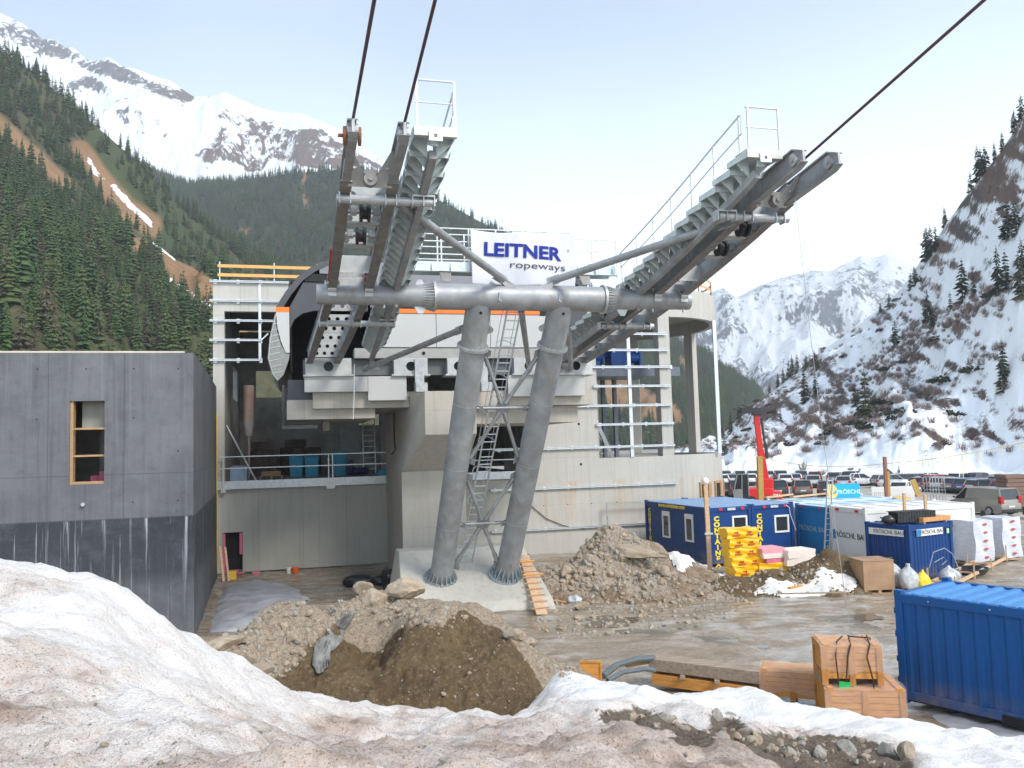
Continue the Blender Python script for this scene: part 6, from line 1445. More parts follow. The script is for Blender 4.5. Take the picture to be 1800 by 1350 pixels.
# brown plywood box, bags, wheelbarrow, timber frame, hoses
p = gz(1520, 1045); t = thing('plywood_box', 'brown plywood transport box on a pallet base by the muddy track', 'box', (p.x, p.y, .0), 'L', radians(4))
mb = MB(); mb.bx(0, 1.2, 0, 1.1, .14, 1.22); mb.bx(-.02, 1.22, -.02, 1.12, 1.221, 1.25); mb.build('box_body', mat('brown_plywood', (.36, .22, .125), .6, var=.3, scale=1.5), t, bev=.006)
mb = MB(); mb.bx(0, .12, -.012, 1.1, 0, .138); mb.bx(.54, .66, -.012, 1.1, 0, .138); mb.bx(1.08, 1.2, -.012, 1.1, 0, .138); mb.bx(0, 1.2, -.01, .08, .0, .03); mb.build('skid', M_WOODF, t)
def sack(label, px_, py_, D, r, h, m_, seed, tie=True):
    p = at(px_, py_, D); p.z = max(0, ground_z(p.x, p.y)) ; mb = MB(); n = 18; rows = [(0, .75), (.12, .98), (.35, 1.05), (.58, .95), (.74, .65), (.84, .28), (.9, .16), (1.0, .30 if tie else .1)]; vs = []
    for j, (zz, rr) in enumerate(rows):
        for i in range(n):
            a = 2*pi*i/n; k = rr*r*(1 + .10*math.sin(3*a+seed+j) + .07*math.sin(7*a+seed*2+j*1.7)); vs.append((k*cos(a), k*sin(a)*.9, h*zz + .02*math.sin(5*a+seed)))
    fs = [(j*n+i, j*n+(i+1) % n, (j+1)*n+(i+1) % n, (j+1)*n+i) for j in range(len(rows)-1) for i in range(n)] + [tuple((len(rows)-1)*n+i for i in range(n)), tuple(range(n))[::-1]]
    mb.add(vs, fs); o = mb.build('rubbish_bag', m_, None, True, 0, label, 'bag', 'bags by the small blue container', p, 'L')
    sm = o.modifiers.new('sub', 'SUBSURF'); sm.levels = 1; sm.render_levels = 1; return o
M_BAGG = mat('grey_plastic_bag', (.30, .31, .33), .25, var=.45, scale=7, bump=.5, bscale=9)
M_BAGC = mat('clear_plastic_bag', (.50, .51, .52), .22, var=.35, scale=7, bump=.5, bscale=9)
M_BAGB = mat('black_plastic', (.025, .025, .028), .3, var=.5, scale=8, bump=.5, bscale=10)
sack('upright clear plastic bag with a knotted top before the small blue container', 1597, 1014, 32.3, .38, 1.0, M_BAGC, 1)
sack('squat dark grey bag beside the plywood box', 1582, 1010, 32.8, .42, .7, M_BAGG, 2, False)
sack('clear plastic sheet bundle lying behind the plywood box', 1558, 985, 33.2, .62, 1.1, M_BAGC, 3, False)
sack('dark bag between the wheelbarrow and the upright clear bag', 1618, 1010, 32.6, .34, .62, M_BAGG, 5, False)
sack('light grey bag behind the timber frame', 1668, 1003, 33.5, .42, .7, M_BAGC, 6, False)
sack('small bright yellow plastic bag on top of a dark bag', 1621, 992, 32.2, .26, .78, mat('yellow_bag', (.80, .62, .03), .4, var=.3, scale=6), 7, False)
sack('yellow cloth lying at the foot of the timber frame', 1619, 1017, 31.7, .26, .16, mat('yellow_bag', (.80, .62, .03), .4), 8, False)
mb = MB()
for k in range(7): a = at(1500+k*4, 992-k*1.5, 33.6); b = at(1550+k*3, 985-k, 33.9); mb.tube((a.x, a.y, .25+.12*k), (b.x, b.y, .2+.13*k), .07, n=8)
mb.build('pipe_bundle', M_BAGB, None, True, 0, 'bundle of black plastic pipes behind the plywood box', 'pipes', None, at(1520, 990, 33.6), 'W')
p = gz(1700, 1010); mb = MB()
for k in range(5): mb.pipe([(p.x + (.9+.05*k)*cos(a)*.8, p.y + (.5+.03*k)*sin(a), .06+.05*k) for a in np.linspace(0, 2*pi, 22)], .035, n=6)
mb.build('hose_coil', M_BAGB, None, True, 0, 'coil of black hose on the ground behind the timber frame', 'hose', None, p, 'W')
p = gz(1640, 1013); wbt = thing('wheelbarrow', 'grey wheelbarrow tipped upright on its nose among the bags', 'wheelbarrow', (p.x, p.y, 0), 'L', radians(10))
mb = MB(); mb.add([(-.3, .1, .35), (.3, .1, .35), (.38, -.05, 1.0), (-.38, -.05, 1.0), (-.22, .38, .42), (.22, .38, .42), (.28, .3, .92), (-.28, .3, .92)], [(0,1,5,4), (1,2,6,5), (2,3,7,6), (3,0,4,7), (4,5,6,7)]); mb.build('tray', M_GALV, wbt)
mb = MB()
for s in (-1, 1): mb.pipe([(s*.1, .0, .2), (s*.24, -.06, .75), (s*.3, -.35, 1.5)], .022, n=8); mb.pipe([(s*.22, -.06, .6), (s*.25, -.4, .62)], .02, n=6)
mb.tube((-.24, -.08, .8), (.24, -.08, .8), .018, n=6); mb.build('handle_frame', M_RAIL, wbt)
mb = MB(); mb.tube((-.04, .05, .2), (.04, .05, .2), .2, n=18); mb.build('wheel', M_BAGB, wbt)
p = at(1655, 985, 33); mb = MB(); mb.pipe([(p.x-.5, p.y, .7), (p.x-.3, p.y, 1.3), (p.x+.15, p.y, 1.45), (p.x+.5, p.y+.1, 1.2), (p.x+.75, p.y+.1, .5), (p.x+.9, p.y+.1, .02)], .02, n=6); mb.pipe([(p.x-.3, p.y, .9), (p.x+.1, p.y, 1.1), (p.x+.2, p.y, .95), (p.x, p.y, .8)], .018, n=6); mb.build('grey_hose', mat('grey_hose', (.32, .34, .36), .4), None, True, 0, 'thin grey hose looping over the wheelbarrow', 'hose', None, (p.x, p.y, 0), 'W')
# timber frame on the ground
a = gz(1632, 1034); b = gz(1732, 985); d = (b-a); d.z = 0; ln = d.length; t = thing('batten_rack', 'long open frame of pale battens with upright pegs lying beside the bags', 'frame', (a.x, a.y, 0), 'L', atan2(d.y, d.x))
for k, (y0) in enumerate((0, -.85)):
    mb = MB(); mb.bx(0, ln, y0-.04, y0+.04, .12, .24); mb.build('side_batten', M_PALE, t)
mb = MB()
for k in range(4): x = .12 + k*(ln-.3)/3; mb.bx(x, x+.09, -.82, -.03, .241, .30)
mb.build('cross_battens', M_PALE, t)
for k in range(4):
    for y in (.05, -.9): 
        x = .15 + k*(ln-.3)/3; mb = MB(); mb.bx(x, x+.05, y-.03, y+.02, 0, .75 if (k+int(y < 0)) % 2 == 0 else .5); mb.build('peg', M_PALE, t)
# load on top of the small blue container
def L6(x, y, z): return on_local(c6, (x, y, z))
p = L6(.1, .9, 2.32); mb = MB()
for k in range(4): mb.bx(.1, 2.0, -.3 + k*.14, -.2+k*.14, .0, .42)
for k in range(16): mb.bx(.1+k*.12, .16+k*.12, -.32, .36, .421, .44)
for k in range(14): mb.bx(.12+k*.135, .15+k*.135, -.315, -.301, .02, .40)
mb.build('black_crate_stack', M_BAGB, None, False, 0, 'stack of ribbed black plastic channels on the small blue container roof', 'channels', None, p + Vector((0, 0, .05)), 'L', radians(16))
mb = MB(); mb.ball((0, 0, .18), .3, .25, .2); mb.pipe([(-.35, 0, .3), (0, -.2, .1), (.3, 0, .3)], .03, n=6); mb.build('black_bundle', M_BAGB, None, True, 0, 'small black tangled bundle on the left end of the container roof load', 'bundle', None, L6(.0, .9, 2.31), 'L')
mb = MB()
for k in range(2): mb.bx(0, 1.75, k*.32, .3+k*.32, 0, .18)
mb.build('roof_timber', mat('orange_planed_timber', (.60, .29, .11), .6, var=.3, scale=3, stretch=(6, 1, 1)), None, False, .006, 'orange squared timbers on the small blue container roof', 'timber', None, L6(1.15, .15, 2.36), 'L', radians(28))
mb = MB(); mb.bx(1.1, 1.2, .1, .8, 2.3, 2.355); mb.bx(2.5, 2.6, .1, .8, 2.3, 2.355); mb.build('roof_bearer', M_WOOD2, c6)
# sign on the container roof, black hat-like cap
p = at(1456, 873, 44.3); q = at(1513, 873, 44.3); wS = q.x - p.x; t = thing('roof_banner', 'turquoise and yellow company sign standing on the container roof', 'sign', (p.x, p.y, 2.66), 'L', radians(2))
hh = 25*44.3/FPX; mb = MB(); mb.bx(.38, wS, 0, .04, .02, hh); mb.build('blue_board', mat('turquoise_sign', (.0, .36, .62), .5, var=.1), t)
mb = MB(); mb.prism([(0, .02), (.36, .02), (.52, .2), (.36, .36), (.5, .5), (.3, hh), (0, hh)], -.01, .035, lambda u, v, w_: (u, w_, v)); mb.build('yellow_board', mat('yellow_sign', (.80, .55, .12), .5, var=.1), t)
text('FR\u00d6SCHL', .30, mat('pale_blue_lettering', (.45, .66, .72), .5), t, (1.12, -.012, hh*.42), (1, 0, 0), (0, 0, 1), bold=.012, sx=1.05)
mb = MB(); mb.prism([(.3, .3), (.42, .22), (.42, .4)], -.03, -.012, lambda u, v, w_: (u-.02, w_, v)); mb.build('arrow_emblem', M_CYAN, t)
# posts with string line
M_POSTW = mat('yellowish_post_wood', (.46, .30, .08), .7, var=.3, scale=3, stretch=(1, 1, 8))
def post(label, px0, py0, px1, py1, D, wd, m_, zb=None):
    a = at(px0, py0, D); b = at(px1, py1, D); 
    if zb is not None: b.z = zb
    mb = MB(); mb.beam(Vector((b.x, b.y, b.z)), a, wd, wd, up=(0, 1, 0)); return mb.build('timber_post', m_, None, False, .006, label, 'post', None, (b.x, b.y, b.z), 'W')
lpst = thing('lamp_post', 'wooden post with a white globe lamp before the blue office container corner', 'lamp post', (at(1248, 998, 37.0).x, 37.0, 0), 'W')
a = at(1240, 850, 37.0); b = at(1248, 998, 37.0); mb = MB(); mb.beam(Vector((b.x, b.y, 0)), a, .18, .15, up=(0, 1, 0)); mb.build('timber_post', M_PALE, lpst)
mb = MB(); mb.ball(a + Vector((0, 0, .1)), .17, n=16, k=10); mb.build('globe', mat('white_globe', (.78, .74, .72), .3), lpst, smooth=True)
mb = MB(); mb.beam(a + Vector((-.15, -.1, -2.2)), a + Vector((.2, -.1, -2.2)), .08, .08); mb.build('bracket', M_RAIL, lpst)
post('yellowish post in front of the red telescopic handler', 1335, 802, 1336, 876, 56, .34, M_POSTW, 0)
post('thin dark red post behind the white container roof', 1555, 803, 1557, 873, 45, .16, mat('red_brown_post', (.26, .10, .08), .7), 0)
post('yellow timber post beside the thin dark red post', 1559, 829, 1561, 873, 46, .2, M_POSTW, 0)
post('short reddish post at the left side of the roof load', 1589, 867, 1590, 905, 36.6, .11, M_PALE, 2.0)
post('short reddish post at the right side of the roof load', 1626, 870, 1627, 905, 36.9, .11, M_PALE, 2.0)
a, b = at(1604, 843, 60), at(1616, 872, 60); mb = MB(); mb.beam(b, a, .38, .1, up=(0, 1, 0)); mb.build('leaning_board', M_POSTW, None, False, 0, 'yellowish board leaning behind the white container', 'board', None, (b.x, b.y, b.z), 'W')
t = thing('barrier_line', 'sagging yellow string with short hanging tapes between the posts over the car park', 'string', at(1336, 803, 56), 'W')
A = at(1336, 803, 56); Bm = at(1555, 815, 45); Cm = at(1900, 752, 40); mb = MB()
pts = [A.lerp(Bm, u) - Vector((0, 0, .5*u*(1-u)*3)) for u in np.linspace(0, 1, 12)] + [Bm.lerp(Cm, u) - Vector((0, 0, .35*u*(1-u)*3)) for u in np.linspace(.05, 1, 14)]
mb.pipe(pts, .018, n=5); mb.build('string', mat('yellow_string', (.70, .52, .14), .6), t)
mb = MB()
for u in (.18, .21, .24, .33, .42, .5, .62, .72, .78): q = Bm.lerp(Cm, u) - Vector((0, 0, .35*u*(1-u)*3)); mb.beam(q, q - Vector((.05*math.sin(u*40), 0, .45+.2*math.sin(u*77))), .035, .01, up=(0, 1, 0))
mb.build('tape', mat('yellow_string', (.70, .52, .14), .6), t)
# yellow board pile, grey mesh cages, brick pallet beyond the containers
def pile(label, px_, py_, D, wd, dp, layers, h, m_, name='board_pile', cat='boards', rz=0):
    p = gz(px_, py_); p = at(px_, py_, D); mb = MB()
    for k in range(layers): e = .06*math.sin(k*2.3+px_); mb.bx(-wd/2+e, wd/2+e*.5, 0, dp, k*h+.004*k, (k+1)*h)
    return mb.build(name, m_, None, False, .01, label, cat, None, (p.x, p.y, 0), 'L', rz)
pile('stack of yellow shuttering boards behind the white container', 1565, 874, 58, 3.0, 1.6, 7, .22, M_WOODY, rz=radians(8))
pile('brown crate of offcuts to the right of the yellow board stack', 1602, 874, 60, 1.3, 1.2, 3, .35, mat('brown_offcuts', (.24, .13, .08), .8, var=.4, scale=6))
pile('dark red hose pile on the ground left of the grey van', 1665, 884, 62, 1.5, .8, 2, .22, mat('dark_red_hose', (.17, .05, .04), .7, var=.5, scale=9), 'hose_pile', 'hoses')
pile('tall pile of brown bricks at the right edge behind the van', 1795, 905, 62, 1.8, 1.5, 9, .30, mat('brown_bricks', (.22, .14, .11), .85, var=.4, scale=9), 'brick_pallet', 'bricks')
def cage(label, px_, D, w_, h):
    p = at(px_, 870, D); t = thing('mesh_cage', label, 'cage', (p.x, p.y, 0), 'L', radians(6)); mb = MB()
    for x in np.linspace(0, w_, 6): mb.beam((x, 0, 0), (x, 0, h), .03, .03, up=(1, 0, 0)); mb.beam((x, .8, 0), (x, .8, h), .03, .03, up=(1, 0, 0))
    for z in np.linspace(.1, h, 6): mb.beam((0, 0, z), (w_, 0, z), .03, .03); mb.beam((0, .8, z), (w_, .8, z), .03, .03)
    mb.build('bars', M_GALV, t); return t
cage('grey steel mesh cage to the left of the yellow board stack', 1525, 58, 1.6, 1.9); cage('grey steel mesh cage standing left of the parked van', 1636, 64, 1.2, 2.6)
mb = MB(); mb.bx(0, 3.2, 0, .05, 0, 1.3); p = at(1532, 862, 62); mb.build('whitish_board', M_CWHITE, None, False, 0, 'plain whitish board standing behind the yellow board stack', 'board', None, (p.x, p.y, .8), 'L', 0)
for (a, b, lab) in (((1345, 879), (1392, 874), 'long pale plank lying across the blue container roofs'), ((1392, 877), (1455, 873), 'long pale plank lying on the light blue container roof')):
    A = at(*a, 43.5); Bq = at(*b, 45.5); A.z = Bq.z = 2.86; mb = MB(); mb.beam(A, Bq, .22, .08); mb.build('roof_plank', M_PALE, None, False, 0, lab, 'plank', None, A, 'W')

# ---- timber, crates near the snow bank
def beamx(label, p0, p1, wd, h, z, m_, group=None):
    a = Vector((p0.x, p0.y, z + h/2)); b = Vector((p1.x, p1.y, z + h/2)); mb = MB(); mb.beam(a, b, wd, h); return mb.build('squared_beam', m_, None, False, .01, label, 'beam', group, a, 'W')
A = at(1146, 1170, 20.7); Bq = at(1334, 1195, 19.3)
dl = (Bq-A).normalized(); pr_ = Vector((-dl.y, dl.x, 0))
beamx('orange squared timber under the weathered grey beams', A + dl*.05, Bq - dl*.05, .30, .26, .08, M_WOOD, 'stacked squared beams')
beamx('weathered grey-brown beam on the front of the stacked timber', A - Vector((.03, 0, 0)), Bq + dl*.05, .27, .28, .42, M_WOOD2, 'stacked squared beams')
beamx('weathered grey-brown beam at the back of the stacked timber', A + pr_*.32, Bq + pr_*.32, .27, .26, .42, M_WOOD2, 'stacked squared beams')
beamx('orange squared timber at the bottom rear of the beam stack', A + pr_*.34 + dl*.1, Bq + pr_*.34, .28, .26, .08, M_WOOD, 'stacked squared beams')
for u in (.3, .62): q = A.lerp(Bq, u); mb = MB(); mb.beam(Vector((q.x-.06, q.y-.3, .38)), Vector((q.x+.1, q.y+.5, .38)), .12, .075); mb.build('spacer_batten', M_WOOD2, None, False, 0, 'spacer batten between the stacked squared beams, ' + ('left one' if u < .5 else 'right one'), 'batten', 'spacer battens', (q.x, q.y, .38), 'W')
M_FILM = NT('clear_wrapping_film'); M_FILM.col((.82, .72, .66)); M_FILM.rough(.22); M_FILM.b.inputs['Alpha'].default_value = .20; M_FILM.bump(M_FILM.noise(M_FILM.co(), 9, 4), .5, .03); M_FILM = M_FILM.mat
def crate(label, loc, rz, wx_, wy_, h, film=True, seed=0, lid=True):
    t = thing('wooden_crate', label, 'crate', loc, 'L', rz, 'wooden crates by the snow bank'); z0 = .13; nb = 5
    mb = MB()
    for k in range(nb):
        za = z0 + (h-z0)*k/nb + .006; zb = z0 + (h-z0)*(k+1)/nb - .004
        mb.bx(.025, wx_-.025, .025, .05, za, zb); mb.bx(.025, wx_-.025, wy_-.05, wy_-.025, za, zb); mb.bx(.025, .05, .051, wy_-.051, za, zb); mb.bx(wx_-.05, wx_-.025, .051, wy_-.051, za, zb)
    mb.build('side_boards', M_WOOD, t)
    mbat = mat('crate_batten_wood', (.50, .21, .045), .65, var=.3, scale=3)
    bt_ = [(x, x+.12, y, y+.024, .0, h) for x in (0, wx_/2-.06, wx_-.12) for y in (0, wy_-.024)] + [(x, x+.024, y, y+.10, .0, h) for y in (.026, wy_-.126) for x in (0, wx_-.024)]
    for x in (0, wx_-.024): bt_ += [(x, x+.024, .13, wy_-.13, h-.13, h-.005), (x, x+.024, .13, wy_-.13, z0, z0+.12)]
    for q in bt_: mb = MB(); mb.bx(*q); mb.build('batten', mbat, t)
    mb = MB()
    nl = 6
    for k in range(nl): mb.bx(.0, wx_, .0 + wy_*k/nl + .004, wy_*(k+1)/nl - .003, h+.002, h+.03)
    for x in (.05, wx_-.17): mb.bx(x, x+.12, .0, wy_, h+.031, h+.06)
    mb.build('lid', M_WOOD, t)
    mb = MB()
    for x in (0, wx_/2-.06, wx_-.12): mb.bx(x, x+.12, .06, wy_-.06, 0, z0-.006)
    mb.build('skid', M_WOOD2, t)
    if film:
        n = 16; vs = []; fs = []
        for j in range(n):
            for i in range(n):
                u, v = i/(n-1), j/(n-1); x = -.02 + u*(wx_+.04)
                if v < .45: vs.append((x, -.015-.012*math.sin(u*21+v*9+seed), h*.35 + (h*.68)*(v/.45) - .05*math.sin(u*9+seed)*(1-v/.45)))
                else: vs.append((x, -.01+(v-.45)/.55*(wy_*.9), h+.075+.015*math.sin(u*17+v*14+seed)))
        fs = [(j*n+i, j*n+i+1, (j+1)*n+i+1, (j+1)*n+i) for j in range(n-1) for i in range(n-1)]
        mb = MB(); mb.add(vs, fs); mb.build('wrapping_film', M_FILM, t, smooth=True)
    return t
p = at(1453, 1262, 17.6); rzc = radians(-9)
crL = crate('lower orange wooden crate wrapped in film under another crate', (p.x+.0, p.y, -.06), rzc, 1.58, 1.15, .78, seed=1)
crT = crate('upper orange wooden crate with black straps stacked on another crate', (p.x-.0, p.y+.12, .79), rzc, 1.22, .95, .78, seed=4)
mb = MB(); 
for xx in (.62, 1.0):
    mb.pipe([(xx-.1*(xx < .8), -.05, -.75), (xx-.16*(xx < .8), -.06, .1), (xx-.1, -.05, .6), (xx-.02, 0, .84), (xx+.05, .5, .92)], .016, n=6)
mb.pipe([(.55, .5, .9), (.35, .1, .88), (.28, -.05, .6), (.32, -.06, -.1), (.5, -.08, -.45)], .016, n=6)
mb.pipe([(.66, .5, .90), (1.1, .45, .88), (1.19, .42, .5), (1.20, .4, -.75)], .016, n=6)
mb.build('strap', mat('black_lifting_strap', (.03, .02, .018), .6), crT)
mb = MB(); mb.prism([(-.12, -.06), (.1, -.08), (.13, .06), (-.1, .08)], 0, .05, lambda u, v, w_: (.42+u, -.08+w_, .02+v)); mb.build('green_clip', mat('green_tag', (.02, .45, .10), .5), crT)
p = at(1336, 1212, 19.3); crate('single low wooden crate between the beam stack and the two stacked crates', (p.x, p.y, .0), radians(-22), 1.42, .80, .68, seed=7)
p = at(1020, 1196, 18.6); mb = MB(); mb.bx(0, .48, 0, .03, 0, .42); mb.bx(0, .48, -.02, .0, .38, .42); mb.bx(.44, .48, -.02, 0, 0, .378); mb.build('plywood_board', M_WOOD, None, False, 0, 'small orange plywood panel standing at the snow edge', 'panel', None, (p.x, p.y, p.z), 'L', radians(-4))
mb = MB(); pts = [at(1060, 1190, 19.2), at(1085, 1170, 20), at(1120, 1160, 20.4), at(1150, 1158, 20.6)]; mb.pipe([(q.x, q.y, q.z+.02) for q in pts], .075, n=8); mb.build('grey_pipe', mat('grey_duct', (.11, .13, .14), .55), None, True, 0, 'curved grey pipe left of the beam stack', 'pipe', None, pts[0], 'W')
mb = MB(); pts = [at(1068, 1198, 18.9), at(1095, 1183, 19.3), at(1135, 1177, 19.6), at(1150, 1180, 19.7)]; mb.pipe([(q.x, q.y, q.z+.02) for q in pts], .06, n=8); mb.build('grey_pipe', mat('grey_duct', (.11, .13, .14), .55), None, True, 0, 'lower curved grey pipe just behind the snow edge', 'pipe', None, pts[0], 'W')
a, b = at(1100, 1168, 20.5), at(1150, 1158, 20.8); mb = MB(); mb.beam(a, b, .2, .12); mb.build('short_plank', M_WOODF, None, False, 0, 'short brown plank end poking out left of the beam stack', 'plank', None, a, 'W')
# sheet of grey cloth over the soil face
M_CLOTH = mat('grey_geotextile', (.21, .205, .19), .85, var=.5, scale=6)
pts = [(616, 1075), (606, 1092), (592, 1112), (578, 1132), (566, 1155), (568, 1190)]; n = 9; vs = []
for j in range(26):
    u = j/25; px_ = np.interp(u, np.linspace(0, 1, 6), [q[0] for q in pts]); py_ = np.interp(u, np.linspace(0, 1, 6), [q[1] for q in pts]); wd = .04 + .115*math.sin(min(1, u*1.3)*pi*.8) * (1 if u < .9 else .5)
    c = at(px_, py_, 14.4)
    for k in range(60):
        D = 15.6 - k*.04; c = at(px_, py_, D)
        if c.z > mound_z(c.x, c.y): break
    for i in range(n):
        s = i/(n-1)*2-1; x = c.x + s*wd*(1+.3*math.sin(u*9+i)); y = c.y + .1*s; vs.append((x, y, max(mound_z(x, y), c.z-.1) + .04 + .07*abs(math.sin(s*6+u*7))))
mb = MB(); mb.add(vs, [(j*n+i, j*n+i+1, (j+1)*n+i+1, (j+1)*n+i) for j in range(25) for i in range(n-1)]); o = mb.build('torn_cloth', M_CLOTH, None, True, 0, 'torn strip of grey fabric hanging down the cut soil face', 'cloth', None, at(590, 1120, 14.4), 'W'); sd = o.modifiers.new('thickness', 'SOLIDIFY'); sd.thickness = .012
# odds and ends
def litter(name, label, cat, px_, py_, mb, m_, rz=0, z=None, smooth=False, group=None):
    p = gz(px_, py_); p = gz(px_, py_, surf_z(p.x, p.y)); return mb.build(name, m_, None, smooth, .004, label, cat, group, (p.x, p.y, p.z if z is None else z), 'L', rz)
def plank(lx, wy_, h): mb = MB(); mb.bx(0, lx, 0, wy_, 0.02, h); return mb
litter('loose_plank', 'short pale plank lying on the soil heap', 'plank', 1292, 1030, plank(1.1, .16, .1), M_PALE, radians(40))
litter('loose_plank', 'orange plank end lying before the soil heap', 'plank', 1390, 1037, plank(.8, .14, .08), M_WOOD, radians(38))
litter('loose_plank', 'small cream offcut on the crest of the soil heap', 'plank', 1365, 1008, plank(.25, .2, .08), M_PALE, radians(20))
litter('loose_plank', 'long brown plank edge under the snow strip before the soil heap', 'plank', 1365, 1046, plank(2.6, .1, .06), M_WOOD2, radians(-3))
litter('loose_plank', 'yellow plank lying at the foot of the plank ladder', 'plank', 966, 1058, plank(.75, .14, .07), M_ORGP, radians(-38))
litter('loose_plank', 'brown plank sticking out behind the gravel heap', 'plank', 1085, 916, plank(2.6, .15, .1), M_WOODF, radians(-10), z=2.0)
mb = MB(); mb.ball((0, 0, .14), .28, .22, .2, 9, 6); mb.v = [(x*(1+.25*math.sin(z*31+y*17)), y*(1+.3*math.sin(x*23)), z+.04*math.sin(x*19)) for x, y, z in mb.v]; litter('white_sack', 'crumpled white plastic bag beside the plank ladder', 'bag', 1010, 1062, mb, M_BAGC, 0)
mb = MB(); mb.ball((0, 0, .18), .3, .16, .24, 9, 6); litter('snow_lump', 'small white lump on the soil heap', 'lump', 1396, 1022, mb, M_SNOW)
mb = MB(); mb.ball((0, 0, .2), .75, .5, .32, 12, 8); mb.ball((1.0, .1, .16), .5, .4, .28, 12, 8); litter('black_pipe_ends', 'black plastic pipe ends beside the pier foot', 'pipes', 630, 1030, mb, M_BAGB, 0, smooth=True)
mb = MB(); mb.tube((0, 0, .42), (0, .35, .42), .42, n=20); mb.tube((0, -.02, .42), (0, .36, .42), .2, n=14); litter('old_car_tyre', 'black tyre leaning against the pier foot', 'tyre', 676, 1036, mb, M_BAGB, radians(-60))
mb = MB(); mb.tube((0, 0, 0), (0, 0, .3), .15, .19, n=14); litter('orange_bucket', 'orange bucket against the panel wall', 'bucket', 519, 1008, mb, mat('orange_plastic', (.75, .12, .02), .5))
mb = MB(); mb.tube((0, 0, 0), (0, 0, .3), .11, .15, n=14); litter('white_bucket', 'white bucket beside the orange one', 'bucket', 508, 1008, mb, M_FRAMEW)
mb = MB(); mb.bx(0, .35, 0, .3, 0, .4); litter('yellow_canister', 'yellow canister by the doorway at the dark wall', 'canister', 402, 1020, mb, mat('yellow_plastic', (.75, .50, .02), .5), .4)
mb = MB(); mb.beam((0, 0, 0), (-.35, .5, 1.6), .12, .05); mb.beam((.25, 0, 0), (-.1, .5, 1.55), .1, .05); litter('leaning_boards', 'two pale boards leaning at the dark building corner', 'boards', 393, 1022, mb, M_PALE)
for i, (px_, lab) in enumerate(((415, 'pink foam scrap in front of the doorway'), (443, 'pink foam scrap by the panel wall'))): litter('foam_scrap', lab, 'foam scrap', px_, 1010, plank(.4, .2, .12), M_PINK, .3*i, group='pink foam scraps')
# ================================================================ vehicles
M_TYRE = mat('tyre_rubber', (.02, .02, .021), .8); M_RIM = mat('alloy_rim', (.40, .41, .42), .35, .6)
M_CGL = mat('car_glass', (.02, .024, .028), .06, var=.2, spec=.7); M_TAIL = mat('tail_lamp', (.45, .01, .012), .25); M_HEAD = mat('head_lamp', (.62, .64, .66), .15)
M_PLATE = mat('number_plate', (.72, .72, .72), .5); M_TRIM = mat('black_trim_plastic', (.03, .03, .032), .6)
def car_paint(name, c, metal=.3):
    if name in MATS: return MATS[name]
    t = NT(name); n = t.noise(t.co((1, 1, 1.5)), 1.5, 5, .6); sp = t.n('ShaderNodeSeparateXYZ'); t.l(t.tc.outputs['Object'], sp.inputs[0])
    low = t.ramp(sp.outputs['Z'], [(.15, 1.0), (.75, .0)])           # road salt and mud thrown up the sills
    t.col(t.mix(t.math('MULTIPLY', low, t.ramp(n, [(.35, .2), (.65, .75)])), c, (.25, .23, .20))); t.rough(t.ramp(n, [(.3, .25), (.7, .45)])); t.b.inputs['Metallic'].default_value = metal
    t.b.inputs['Coat Weight'].default_value = .5; MATS[name] = t.mat; return t.mat
PAINT = dict(silver=car_paint('silver_paint', (.42, .43, .44)), grey=car_paint('grey_paint', (.16, .165, .17)), black=car_paint('black_paint', (.018, .018, .02), .1), white=car_paint('white_paint', (.72, .72, .71), 0),
             red=car_paint('red_paint', (.36, .012, .015), .1), blue=car_paint('blue_paint', (.05, .10, .22)), brown=car_paint('brown_paint', (.15, .095, .075)), taupe=car_paint('taupe_paint', (.27, .255, .22)))
def loft(mb, secs):
    """closed loft through cross-sections of equal point count"""
    n = len(secs[0]); vs = [p for s in secs for p in s]
    fs = [(j*n+i, j*n+(i+1) % n, (j+1)*n+(i+1) % n, (j+1)*n+i) for j in range(len(secs)-1) for i in range(n)]
    fs += [tuple(range(n))[::-1], tuple((len(secs)-1)*n+i for i in range(n))]; mb.add(vs, fs)
CARS = {'hatchback': dict(L=4.1, W=1.76, H=1.48, belt=.92, hood=.30, ws=.42, rf0=.50, rf1=.86, rw=.97, bon=.86),
        'estate': dict(L=4.6, W=1.80, H=1.48, belt=.92, hood=.29, ws=.40, rf0=.47, rf1=.92, rw=.985, bon=.86),
        'suv': dict(L=4.5, W=1.86, H=1.70, belt=1.05, hood=.27, ws=.38, rf0=.45, rf1=.90, rw=.98, bon=1.0),
        'van': dict(L=5.0, W=1.98, H=1.98, belt=1.15, hood=.16, ws=.20, rf0=.36, rf1=.955, rw=.992, bon=1.05)}
